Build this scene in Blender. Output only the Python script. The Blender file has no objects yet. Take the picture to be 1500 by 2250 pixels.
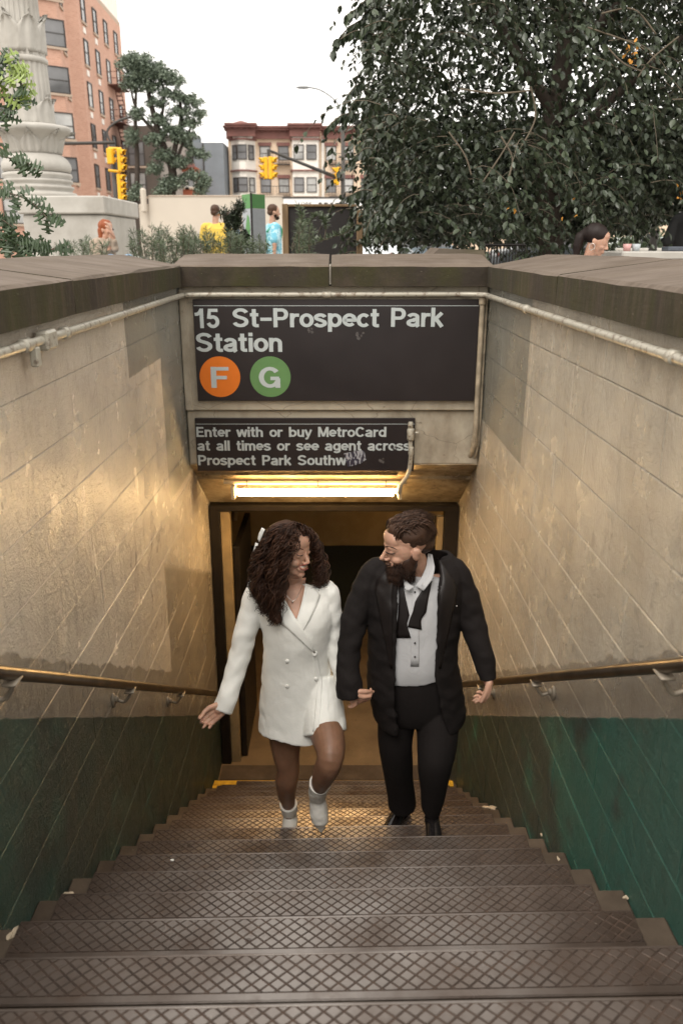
import bpy, math, random
import numpy as np
from mathutils import Vector, Matrix
random.seed(7)
rng = np.random.default_rng(7)
SC = bpy.context.scene
COL = SC.collection

# ------------------------------------------------------------------ camera
F = 1750.0; CX = 738.0; PITCH = math.radians(18.45)
cp, sp = math.cos(PITCH), math.sin(PITCH)
cam_d = bpy.data.cameras.new("camera"); cam = bpy.data.objects.new("camera", cam_d)
COL.objects.link(cam); SC.camera = cam
cam.location = (0, 0, 0); cam.rotation_euler = (math.radians(90) - PITCH, 0, 0)
cam_d.sensor_fit = 'VERTICAL'; cam_d.sensor_height = 36.0; cam_d.lens = F / 2250 * 36
cam_d.shift_x = 12 / 2250
cam_d.clip_start = 0.05; cam_d.clip_end = 1200
cam_d.dof.use_dof = True; cam_d.dof.focus_distance = 3.9; cam_d.dof.aperture_fstop = 3.2

# ------------------------------------------------------------------ world, sun, exposure
SUN_EL, SUN_AZ = math.radians(52), math.radians(205)
world = bpy.data.worlds.new("World"); SC.world = world; world.use_nodes = True
nt = world.node_tree; bg = nt.nodes['Background']
sky = nt.nodes.new('ShaderNodeTexSky'); sky.sky_type = 'NISHITA'; sky.sun_disc = False
sky.sun_elevation = SUN_EL; sky.sun_rotation = SUN_AZ; sky.dust_density = 4; sky.ozone_density = 0.6
mx = nt.nodes.new('ShaderNodeMix'); mx.data_type = 'RGBA'; mx.inputs['Factor'].default_value = 0.93
mx.inputs['B'].default_value = (10.6, 10.15, 9.5, 1)        # even overcast cloud
nt.links.new(sky.outputs['Color'], mx.inputs['A']); nt.links.new(mx.outputs['Result'], bg.inputs['Color'])
bg.inputs['Strength'].default_value = 0.15
sun_d = bpy.data.lights.new("sun", 'SUN'); sun = bpy.data.objects.new("sun", sun_d); COL.objects.link(sun)
sun_d.energy = 1.7; sun_d.angle = math.radians(35); sun_d.color = (1.0, 0.95, 0.88)
sd = Vector((math.sin(SUN_AZ) * math.cos(SUN_EL), math.cos(SUN_AZ) * math.cos(SUN_EL), math.sin(SUN_EL)))
sun.rotation_euler = sd.to_track_quat('Z', 'Y').to_euler()
SC.view_settings.view_transform = 'Standard'; SC.view_settings.look = 'None'
SC.view_settings.exposure = 0.28; SC.view_settings.gamma = 1.0; SC.view_settings.use_curve_mapping = False
SC.cycles.max_bounces = 8; SC.cycles.diffuse_bounces = 4; SC.cycles.glossy_bounces = 3
SC.cycles.sample_clamp_indirect = 4.0

# ------------------------------------------------------------------ helpers
def P(u, v, Y):
    "point that the photograph shows at (u, v), standing Y metres ahead"
    x = (u - CX) / F; y = (1125 - v) / F
    d = Vector((x, cp + y * sp, -sp + y * cp))
    return d * (Y / d.y)
def depth(p): return p.y * cp - p.z * sp
def mpx(p): return depth(p) / F            # metres per photo pixel at p

class NT:
    def __init__(s, name):
        s.m = bpy.data.materials.new(name); s.m.use_nodes = True; s.t = s.m.node_tree
        s.b = s.t.nodes['Principled BSDF']; s._pos = None
    def node(s, k, **kw):
        n = s.t.nodes.new(k)
        for a, b in kw.items(): setattr(n, a, b)
        return n
    def put(s, sock, val):
        if hasattr(val, 'is_linked') or isinstance(val, bpy.types.NodeSocket): s.t.links.new(val, sock)
        elif val is not None:
            if isinstance(val, (tuple, list)) and len(val) == 3 and sock.type == 'RGBA': val = (*val, 1)
            sock.default_value = val
    def pos(s):
        if not s._pos: s._pos = s.node('ShaderNodeNewGeometry').outputs['Position']
        return s._pos
    def obj(s): return s.node('ShaderNodeTexCoord').outputs['Object']
    def scale(s, v, sc, rot=(0, 0, 0)):
        n = s.node('ShaderNodeMapping'); s.put(n.inputs['Vector'], v); n.inputs['Scale'].default_value = sc
        n.inputs['Rotation'].default_value = rot; return n.outputs[0]
    def noise(s, sc=5, det=4, rough=.55, vec=None, dist=0):
        n = s.node('ShaderNodeTexNoise'); s.put(n.inputs['Vector'], vec or s.pos()); n.inputs['Scale'].default_value = sc
        n.inputs['Detail'].default_value = det; n.inputs['Roughness'].default_value = rough; n.inputs['Distortion'].default_value = dist
        return n.outputs['Fac']
    def voro(s, sc=5, vec=None, feat='F1', out='Distance'):
        n = s.node('ShaderNodeTexVoronoi', feature=feat); s.put(n.inputs['Vector'], vec or s.pos()); n.inputs['Scale'].default_value = sc
        return n.outputs[out]
    def ramp(s, f, a, b, lo=0., hi=1.):
        n = s.node('ShaderNodeMapRange'); s.put(n.inputs[0], f); n.inputs[1].default_value = a; n.inputs[2].default_value = b
        n.inputs[3].default_value = lo; n.inputs[4].default_value = hi; return n.outputs[0]
    def math(s, op, a, b=0.):
        n = s.node('ShaderNodeMath', operation=op); s.put(n.inputs[0], a); s.put(n.inputs[1], b); return n.outputs[0]
    def mix(s, f, a, b, mode='MIX'):
        n = s.node('ShaderNodeMix', data_type='RGBA', blend_type=mode); s.put(n.inputs['Factor'], f)
        s.put(n.inputs['A'], a); s.put(n.inputs['B'], b); return n.outputs['Result']
    def sep(s, v=None):
        n = s.node('ShaderNodeSeparateXYZ'); s.put(n.inputs[0], v or s.pos()); return n.outputs
    def bump(s, h, st=.3, dist=.01, prev=None):
        n = s.node('ShaderNodeBump'); s.put(n.inputs['Height'], h); n.inputs['Strength'].default_value = st
        n.inputs['Distance'].default_value = dist
        if prev: s.put(n.inputs['Normal'], prev)
        return n.outputs[0]
    def island(s): return s.node('ShaderNodeNewGeometry').outputs['Random Per Island']
    def rnd(s): return s.node('ShaderNodeObjectInfo').outputs['Random']
    def out(s, col=None, rough=None, nrm=None, metal=None, spec=None, **kw):
        b = s.b.inputs
        if col is not None: s.put(b['Base Color'], col)
        if rough is not None: s.put(b['Roughness'], rough)
        if nrm is not None: s.put(b['Normal'], nrm)
        if metal is not None: s.put(b['Metallic'], metal)
        if spec is not None: s.put(b['Specular IOR Level'], spec)
        for k, v in kw.items(): s.put(b[k.replace('_', ' ')], v)
        return s.m

def simple(name, col, rough=.6, var=.25, sc=20, bump=0., bsc=60, metal=0., spec=.4, **kw):
    n = NT(name); f = n.noise(sc, 4, vec=n.obj())
    dk = tuple(c * (1 - var) for c in col); lt = tuple(min(1, c * (1 + var)) for c in col)
    c = n.mix(n.ramp(f, .3, .7), dk, lt)
    nr = n.bump(n.noise(bsc, 4, vec=n.obj()), bump, .01) if bump else None
    return n.out(c, n.ramp(n.noise(sc * 2, 3, vec=n.obj()), .2, .8, rough * .85, min(1, rough * 1.15)), nr, metal, spec, **kw)

class MB:
    "collects closed shapes into one mesh"
    def __init__(s): s.v = []; s.f = []; s.mi = []; s.cur = 0
    def add(s, vs, fs):
        o = len(s.v); s.v += [tuple(p) for p in vs]; s.f += [tuple(i + o for i in f) for f in fs]; s.mi += [s.cur] * len(fs)
        return s
    def box(s, x0, x1, y0, y1, z0, z1, M=None):
        vs = [(x, y, z) for x in (x0, x1) for y in (y0, y1) for z in (z0, z1)]
        if M is not None: vs = [M @ Vector(p) for p in vs]
        return s.add(vs, [(0, 1, 3, 2), (4, 6, 7, 5), (0, 4, 5, 1), (2, 3, 7, 6), (0, 2, 6, 4), (1, 5, 7, 3)])
    def bbox(s, x0, x1, y0, y1, z0, z1, b=.004, M=None):
        "box with chamfered edges (24 verts)"
        c = Vector(((x0 + x1) / 2, (y0 + y1) / 2, (z0 + z1) / 2)); h = Vector(((x1 - x0) / 2, (y1 - y0) / 2, (z1 - z0) / 2))
        b = min(b, h.x * .9, h.y * .9, h.z * .9)
        vs = []; idx = {}
        for sx in (-1, 1):
            for sy in (-1, 1):
                for sz in (-1, 1):
                    for ax in range(3):
                        q = [sx * (h.x - b), sy * (h.y - b), sz * (h.z - b)]; q[ax] = (sx, sy, sz)[ax] * h[ax]
                        idx[(sx, sy, sz, ax)] = len(vs); vs.append(c + Vector(q))
        fs = []
        for ax in range(3):
            o = [(-1, -1), (1, -1), (1, 1), (-1, 1)]
            for sg in (-1, 1):
                f = []
                for (p, q) in o:
                    k = [0, 0, 0]; k[ax] = sg; k[(ax + 1) % 3] = p; k[(ax + 2) % 3] = q; f.append(idx[(*k, ax)])
                fs.append(f if sg > 0 else f[::-1])
        for ax in range(3):          # edges parallel to ax
            a1, a2 = (ax + 1) % 3, (ax + 2) % 3
            for p in (-1, 1):
                for q in (-1, 1):
                    def K(e, w):
                        k = [0, 0, 0]; k[ax] = e; k[a1] = p; k[a2] = q; return idx[(*k, w)]
                    f = [K(-1, a1), K(1, a1), K(1, a2), K(-1, a2)]
                    fs.append(f if p * q < 0 else f[::-1])
        for sx in (-1, 1):
            for sy in (-1, 1):
                for sz in (-1, 1):
                    f = [idx[(sx, sy, sz, a)] for a in range(3)]
                    fs.append(f if sx * sy * sz > 0 else f[::-1])
        if M is not None: vs = [M @ p for p in vs]
        return s.add(vs, fs)
    def tube(s, pts, r, n=8, caps=True, ell=None, ref=None):
        "tube along pts; r number or list; ell = list of (a, b) radii"
        pts = [Vector(p) for p in pts]; m = len(pts)
        rr = [(x, x) for x in (r if isinstance(r, (list, tuple)) else [r] * m)] if ell is None else ell
        base = len(s.v); vs = []; prev = None
        for i, p in enumerate(pts):
            t = (pts[min(i + 1, m - 1)] - pts[max(i - 1, 0)]).normalized()
            if ref is not None: a = Vector(ref)
            elif prev is not None: a = prev
            else: a = Vector((1, 0, 0)) if abs(t.x) < .8 else Vector((0, 1, 0))
            a = (a - t * a.dot(t)).normalized(); prev = a; bb = t.cross(a)
            for k in range(n):
                th = 2 * math.pi * k / n
                vs.append(p + a * math.cos(th) * rr[i][0] + bb * math.sin(th) * rr[i][1])
        fs = [(i * n + k, i * n + (k + 1) % n, (i + 1) * n + (k + 1) % n, (i + 1) * n + k) for i in range(m - 1) for k in range(n)]
        if caps: fs += [tuple(range(n))[::-1], tuple((m - 1) * n + k for k in range(n))]
        return s.add(vs, fs)
    def ball(s, c, r, M=None, nu=12, nv=8):
        if not isinstance(r, (tuple, list)): r = (r, r, r)
        vs = [Vector((0, 0, -r[2]))]; 
        for j in range(1, nv):
            ph = -math.pi / 2 + math.pi * j / nv
            for i in range(nu):
                th = 2 * math.pi * i / nu
                vs.append(Vector((r[0] * math.cos(ph) * math.cos(th), r[1] * math.cos(ph) * math.sin(th), r[2] * math.sin(ph))))
        vs.append(Vector((0, 0, r[2]))); L = len(vs) - 1
        fs = [(0, 1 + (i + 1) % nu, 1 + i) for i in range(nu)]
        for j in range(nv - 2):
            for i in range(nu):
                a = 1 + j * nu + i; b = 1 + j * nu + (i + 1) % nu; fs.append((a, b, b + nu, a + nu))
        fs += [(L, L - nu + i, L - nu + (i + 1) % nu) for i in range(nu)]
        c = Vector(c); vs = [c + p for p in vs]
        if M is not None: vs = [M @ p for p in vs]
        return s.add(vs, fs)
    def prism(s, poly, z0, z1, M=None):
        n = len(poly); vs = [Vector((p[0], p[1], z0)) for p in poly] + [Vector((p[0], p[1], z1)) for p in poly]
        if M is not None: vs = [M @ p for p in vs]
        return s.add(vs, [tuple(range(n))[::-1], tuple(range(n, 2 * n))] + [(i, (i + 1) % n, (i + 1) % n + n, i + n) for i in range(n)])
    def lathe(s, prof, c, n=32, rfun=None):
        c = Vector(c); vs = []; m = len(prof)
        for r, z in prof:
            for k in range(n):
                th = 2 * math.pi * k / n; q = r * (rfun(th, r, z) if rfun else 1)
                vs.append(c + Vector((q * math.cos(th), q * math.sin(th), z)))
        fs = [(i * n + k, i * n + (k + 1) % n, (i + 1) * n + (k + 1) % n, (i + 1) * n + k) for i in range(m - 1) for k in range(n)]
        fs += [tuple(range(n))[::-1], tuple((m - 1) * n + k for k in range(n))]
        return s.add(vs, fs)
    def mesh(s, name, mat, smooth=False):
        me = bpy.data.meshes.new(name); me.from_pydata(s.v, [], s.f)
        for m in (mat if isinstance(mat, (list, tuple)) else [mat]): me.materials.append(m)
        if s.cur: me.polygons.foreach_set('material_index', s.mi)
        if smooth: me.shade_smooth()
        me.update(); return me
    def obj(s, name, mat, parent=None, smooth=False, **props):
        return link(name, s.mesh(name, mat, smooth), parent, **props)

def link(name, me, parent=None, **props):
    o = bpy.data.objects.new(name, me); COL.objects.link(o)
    if parent is not None:
        o.parent = parent; bpy.context.view_layer.update() if False else None
        o.matrix_parent_inverse = world_mat(parent).inverted()
    tag(o, **props); return o
def world_mat(o):
    m = Matrix.Translation(o.location) @ o.rotation_euler.to_matrix().to_4x4()
    if o.parent is None: return m
    return world_mat(o.parent) @ o.matrix_parent_inverse @ m
def tag(o, label=None, category=None, group=None, kind=None):
    if label: o['label'] = label
    if category: o['category'] = category
    if group: o['group'] = group
    if kind: o['kind'] = kind
    return o
def empty(name, loc, label=None, category=None, group=None, kind=None):
    o = bpy.data.objects.new(name, None); COL.objects.link(o); o.location = loc; o.empty_display_size = .1
    return tag(o, label, category, group, kind)
def copy_tree(o, loc, label=None, parent=None):
    c = o.copy(); COL.objects.link(c)
    if parent is None: c.location = loc
    else: c.parent = parent
    if label: c['label'] = label
    for ch in list(o.children): copy_tree(ch, None, None, c)
    return c
def bez(pts, n=8):
    "Catmull-Rom through pts (tuples of any length)"
    A = np.array([[float(x) for x in p] for p in pts]); out = []
    for i in range(len(A) - 1):
        p0 = A[max(i - 1, 0)]; p1 = A[i]; p2 = A[i + 1]; p3 = A[min(i + 2, len(A) - 1)]
        for k in range(n):
            t = k / n
            out.append(.5 * ((2 * p1) + (-p0 + p2) * t + (2 * p0 - 5 * p1 + 4 * p2 - p3) * t * t + (-p0 + 3 * p1 - 3 * p2 + p3) * t ** 3))
    out.append(A[-1]); return [tuple(p) for p in out]
def remesh(mb, name, mat, vox=.004, smooth=4, parent=None, disp=None, **props):
    "one continuous surface out of overlapping closed shapes"
    me = mb.mesh(name + '_src', mat); o = bpy.data.objects.new(name, me); COL.objects.link(o)
    r = o.modifiers.new('r', 'REMESH'); r.mode = 'VOXEL'; r.voxel_size = vox; r.use_smooth_shade = True
    if smooth: q = o.modifiers.new('s', 'SMOOTH'); q.factor = .5; q.iterations = smooth
    dg = bpy.context.evaluated_depsgraph_get(); res = bpy.data.meshes.new_from_object(o.evaluated_get(dg))
    bpy.data.objects.remove(o); bpy.data.meshes.remove(me); res.name = name
    if not res.materials: res.materials.append(mat)
    if disp is not None:
        n = len(res.vertices); co = np.empty(n * 3); no = np.empty(n * 3)
        res.vertices.foreach_get('co', co); res.vertices.foreach_get('normal', no)
        co = co.reshape(-1, 3); no = no.reshape(-1, 3); co = disp(co, no); res.vertices.foreach_set('co', co.ravel()); res.update()
    res.shade_smooth()
    return link(name, res, parent, **props)
def text(s, size, name, mat, M, parent, bold=.0, sx=1.0, depth=.001, align='LEFT'):
    c = bpy.data.curves.new(name, 'FONT'); c.body = s; c.size = size; c.offset = bold; c.extrude = depth; c.align_x = align
    c.space_character = 1.0; o = bpy.data.objects.new(name, c); COL.objects.link(o)
    dg = bpy.context.evaluated_depsgraph_get(); me = bpy.data.meshes.new_from_object(o.evaluated_get(dg))
    bpy.data.objects.remove(o); me.materials.clear(); me.materials.append(mat)
    xs = [v.co.x for v in me.vertices]; w = max(xs) - min(xs); x0 = min(xs)
    if sx != 1.0 and sx > 0:     # sx = wanted width
        for v in me.vertices: v.co.x = (v.co.x - x0) * sx / w
    me.transform(M); me.name = name
    return link(name, me, parent)

# ------------------------------------------------------------------ materials of the stairwell
def wall_material(side):
    n = NT('painted_block_' + side); x, y, z = n.sep()
    nz = n.noise(6, 4)
    wob = n.math('MULTIPLY', n.math('SUBTRACT', nz, .5), .10)
    wobs = n.math('MULTIPLY', n.math('SUBTRACT', n.noise(14, 3), .5), .02)
    # green dado follows the flight
    yy = n.math('SUBTRACT', y, 2.0)
    gl = n.math('ADD', n.math('ADD', z, n.math('MULTIPLY', yy, .64)), 1.30)
    green = n.ramp(n.math('ADD', gl, wobs), -.004, .004, 1, 0)
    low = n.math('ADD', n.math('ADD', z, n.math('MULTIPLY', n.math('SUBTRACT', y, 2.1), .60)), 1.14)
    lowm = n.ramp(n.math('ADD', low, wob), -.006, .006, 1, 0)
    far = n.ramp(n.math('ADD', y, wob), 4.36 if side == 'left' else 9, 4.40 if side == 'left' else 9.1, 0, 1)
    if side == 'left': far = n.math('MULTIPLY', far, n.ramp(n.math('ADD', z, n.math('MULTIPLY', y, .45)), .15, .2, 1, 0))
    pk = 3.92 if side == 'left' else 4.12; pz = -.62 if side == 'left' else -1.11
    patch = n.math('MULTIPLY', n.ramp(n.math('ADD', y, wobs), pk, pk + .01), n.ramp(n.math('ADD', z, wobs), pz, pz + .01))
    if side == 'left': patch = n.math('MAXIMUM', patch, n.math('MULTIPLY', n.ramp(n.math('ADD', y, wob), 4.66, 4.68), n.ramp(z, -1.5, -1.48)))
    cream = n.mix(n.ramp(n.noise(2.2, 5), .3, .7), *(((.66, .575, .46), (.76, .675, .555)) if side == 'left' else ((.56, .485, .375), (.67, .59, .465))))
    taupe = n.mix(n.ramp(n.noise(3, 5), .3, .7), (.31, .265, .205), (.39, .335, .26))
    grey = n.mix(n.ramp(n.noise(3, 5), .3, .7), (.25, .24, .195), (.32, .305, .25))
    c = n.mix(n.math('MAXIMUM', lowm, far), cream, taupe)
    c = n.mix(patch, c, grey)
    near = n.ramp(n.math('ADD', y, n.math('MULTIPLY', z, .35)), 1.2 if side == 'left' else 1.45, 2.6 if side == 'left' else 2.9, -.12, .14)
    grn = n.mix(n.ramp(n.math('SUBTRACT', n.noise(1.7, 5, .62), near), .44, .54), (.010, .036, .027), (.010, .115, .082) if side == 'right' else (.010, .070, .050))
    grn = n.mix(n.ramp(n.noise(5, 5, .6), .22, .42), (.013, .013, .011), grn)
    c = n.mix(green, c, grn)
    # smears, chips and scratches
    sv = n.scale(n.pos(), (1, 9, 1.1))
    chips = n.math('MULTIPLY', n.ramp(n.noise(4.5, 5, .62, vec=sv), .695, .715), green)
    c = n.mix(n.math('MULTIPLY', chips, .7), c, (.33, .29, .21))
    sc_ = n.ramp(n.noise(3.0, 6, .8, vec=n.scale(n.pos(), (1, 1.1, 16), (math.radians(-31), 0, 0))), .685, .70)
    c = n.mix(n.math('MULTIPLY', sc_, .55), c, (.60, .52, .40))
    pk2 = n.ramp(n.noise(46, 3, .7), .735, .76)
    c = n.mix(n.math('MULTIPLY', pk2, .75), c, (.36, .32, .25))
    blk = n.math('MULTIPLY', n.ramp(n.noise(17, 4, .7, vec=n.scale(n.pos(), (1, 2.2, .8))), .735, .76), .8)
    c = n.mix(blk, c, (.05, .04, .03))
    dirt = n.ramp(n.noise(1.3, 6, .65, vec=n.scale(n.pos(), (1, 1, .5))), .46, .74, 0, .32)
    c = n.mix(dirt, c, (.12, .09, .06), 'MIX')
    rg = n.mix(green, n.ramp(n.noise(5, 4), .3, .7, .17, .30), n.ramp(n.noise(6, 4), .3, .7, .30, .5))
    b1 = n.bump(n.noise(8, 5, .65, dist=1.0), .7, .024)
    b2 = n.bump(n.noise(42, 6, .8), 1.0, .013, b1)
    b3 = n.bump(n.noise(130, 3, .8), .8, .005, b2)
    b4 = n.bump(n.noise(3.2, 5, .65, vec=n.scale(n.pos(), (1, 6, 22), (math.radians(0), 0, 0))), .22, .006, b3)
    b5 = n.bump(n.ramp(n.noise(7, 6, .8, vec=n.scale(n.pos(), (1, 3, .6))), .56, .62), .6, .005, b4)
    n.put(n.b.inputs['Coat Normal'], b5); n.put(n.b.inputs['Coat Roughness'], rg); n.put(n.b.inputs['Coat Weight'], n.mix(green, (.8, .8, .8), (.15, .15, .15)))
    return n.out(c, rg, b5, spec=.75)
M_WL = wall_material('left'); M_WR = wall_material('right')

n = NT('brownstone')
c = n.mix(n.ramp(n.noise(3, 6, .6), .3, .7), (.115, .088, .068), (.175, .14, .112))
c = n.mix(n.ramp(n.noise(4, 5, .6, vec=n.scale(n.pos(), (1, 1.0, .35))), .45, .7, 0, .55), c, (.10, .075, .05))
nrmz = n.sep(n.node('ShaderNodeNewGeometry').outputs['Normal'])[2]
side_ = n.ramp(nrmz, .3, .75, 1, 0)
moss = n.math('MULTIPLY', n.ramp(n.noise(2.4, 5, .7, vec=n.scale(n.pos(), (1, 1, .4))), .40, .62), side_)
dark_sides = n.mix(n.math('MULTIPLY', side_, .88), c, (.022, .017, .012))  # vertical faces mixed darker than the pitched top
c = n.mix(n.math('MULTIPLY', moss, .7), dark_sides, (.045, .044, .012))
c = n.mix(n.ramp(n.noise(70, 3, .7), .68, .76, 0, .5), c, (.40, .36, .28))
c = n.mix(n.ramp(n.noise(2.2, 5, .7, vec=n.scale(n.pos(), (1.2, 9, 1.2), (0, 0, .5))), .48, .62, 0, .5), c, (.075, .055, .04))
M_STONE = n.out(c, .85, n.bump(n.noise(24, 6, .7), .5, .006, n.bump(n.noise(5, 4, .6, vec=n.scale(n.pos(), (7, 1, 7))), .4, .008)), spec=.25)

n = NT('cream_plaster')
c = n.mix(n.ramp(n.noise(4, 5), .3, .7), (.36, .31, .235), (.47, .42, .33))
c = n.mix(n.ramp(n.noise(2.2, 6, .7, vec=n.scale(n.pos(), (1, 1, .5))), .46, .66, 0, .6), c, (.12, .09, .06))
crk = n.ramp(n.voro(2.6, vec=n.mix(.12, n.pos(), n.node('ShaderNodeTexNoise').outputs['Color']), feat='DISTANCE_TO_EDGE'), 0, .006, 1, 0)
c = n.mix(n.math('MULTIPLY', crk, .55), c, (.05, .035, .02))
pe = n.ramp(n.noise(9, 6, .75), .64, .66)
c = n.mix(n.math('MULTIPLY', pe, .6), c, (.17, .13, .09))
M_PLASTER = n.out(c, .6, n.bump(n.noise(60, 5, .75), .5, .004, n.bump(pe, .6, .004)), spec=.35)

n = NT('soffit_paint')
c = n.mix(n.ramp(n.noise(5, 6, .7), .35, .65), (.17, .12, .065), (.42, .35, .24))
c = n.mix(n.ramp(n.noise(12, 5, .7), .55, .62, 0, .6), c, (.10, .07, .04))
M_SOFFIT = n.out(c, .7, n.bump(n.noise(50, 5, .7), .5, .004))

n = NT('stair_concrete')
c = n.mix(n.ramp(n.noise(6, 6, .65), .3, .7), (.055, .038, .026), (.11, .082, .058))
c = n.mix(n.ramp(n.noise(40, 4, .7), .70, .75, 0, .7), c, (.42, .36, .27))
M_CONC = n.out(c, .75, n.bump(n.noise(90, 4, .7), .35, .003), spec=.3)

n = NT('cast_iron_tread')
c = n.mix(n.ramp(n.noise(3.5, 5, .6), .3, .7), (.066, .044, .032), (.125, .095, .078))
worn_sheen = n.math('MULTIPLY', n.ramp(n.math('ABSOLUTE', n.math('ADD', n.sep()[0], .05)), .15, .85, 1, 0), n.ramp(n.noise(4, 5), .3, .6))  # paler tread middle: foot wear, plus sky sheen put into the colour
c = n.mix(n.math('MULTIPLY', worn_sheen, .62), c, (.32, .295, .275))
gum = n.ramp(n.voro(5.5), .05, .065, .75, 0)
c = n.mix(gum, c, (.06, .042, .035))
c = n.mix(n.ramp(n.noise(9, 5, .7), .55, .75, 0, .55), c, (.085, .05, .032))
c = n.mix(n.ramp(n.noise(60, 3, .7), .72, .78, 0, .6), c, (.35, .30, .23))
M_IRON = n.out(c, n.ramp(n.noise(5, 4), .3, .7, .26, .42), n.bump(n.noise(120, 4, .7), .25, .002), .45, .5)
n = NT('rusty_groove')
M_RUST = n.out(n.mix(n.ramp(n.noise(20, 4), .3, .7), (.030, .018, .012), (.075, .045, .03)), .8)

M_PIPE = NT('painted_pipe'); n = M_PIPE
c = n.mix(n.ramp(n.noise(30, 5, .7), .52, .62, 0, .8), (.42, .39, .32), (.13, .085, .055))
M_PIPE = n.out(c, .38, n.bump(n.noise(60, 4), .3, .003), .15)
M_PIPE_DARK = simple('dim_conduit_paint', (.34, .28, .20), .5, .35, 14)
M_BRASS = NT('worn_bronze_rail'); n = M_BRASS
M_BRASS = n.out(n.mix(n.ramp(n.noise(8, 4, vec=n.scale(n.pos(), (1, 1, 1))), .35, .65), (.085, .062, .042), (.16, .12, .08)), .36, n.bump(n.noise(150, 3), .1, .001), .85)
M_SIGN = simple('black_sign_enamel', (.022, .017, .017), .33, .15, 3, .04, 15, spec=.35)
M_SIGNTXT = simple('pale_grey_lettering', (.42, .455, .45), .5, .03)
M_ORANGE = simple('orange_enamel', (.64, .155, .012), .45, .04)
M_GREENDISC = simple('green_enamel', (.105, .215, .075), .45, .05)
M_BLACKMETAL = simple('black_painted_steel', (.012, .009, .007), .45, .3, 12, .1)
M_TANFRAME = simple('tan_painted_frame', (.27, .20, .11), .5, .2, 8)
M_YELLOW = simple('yellow_safety_paint', (.62, .36, .03), .6, .2, 30)
M_FLOOR = NT('dirty_corridor_floor'); n = M_FLOOR
c = n.mix(n.ramp(n.noise(3, 6, .65), .3, .7), (.13, .085, .045), (.23, .16, .09))
c = n.mix(n.ramp(n.noise(16, 4, .6), .66, .69, 0, .6), c, (.05, .03, .02))
M_FLOOR = n.out(c, .5, n.bump(n.noise(40, 4), .2, .003))
M_CWALL = NT('corridor_wall_paint'); n = M_CWALL
z = n.sep()[2]
c = n.mix(n.ramp(n.math('ADD', z, n.math('MULTIPLY', n.noise(3, 3), .02)), -3.29, -3.28), (.012, .017, .013), n.mix(n.ramp(n.noise(3, 5), .35, .65), (.33, .235, .11), (.45, .34, .18)))
M_CWALL = n.out(c, .45, n.bump(n.noise(8, 5, .7), .5, .01))
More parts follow.
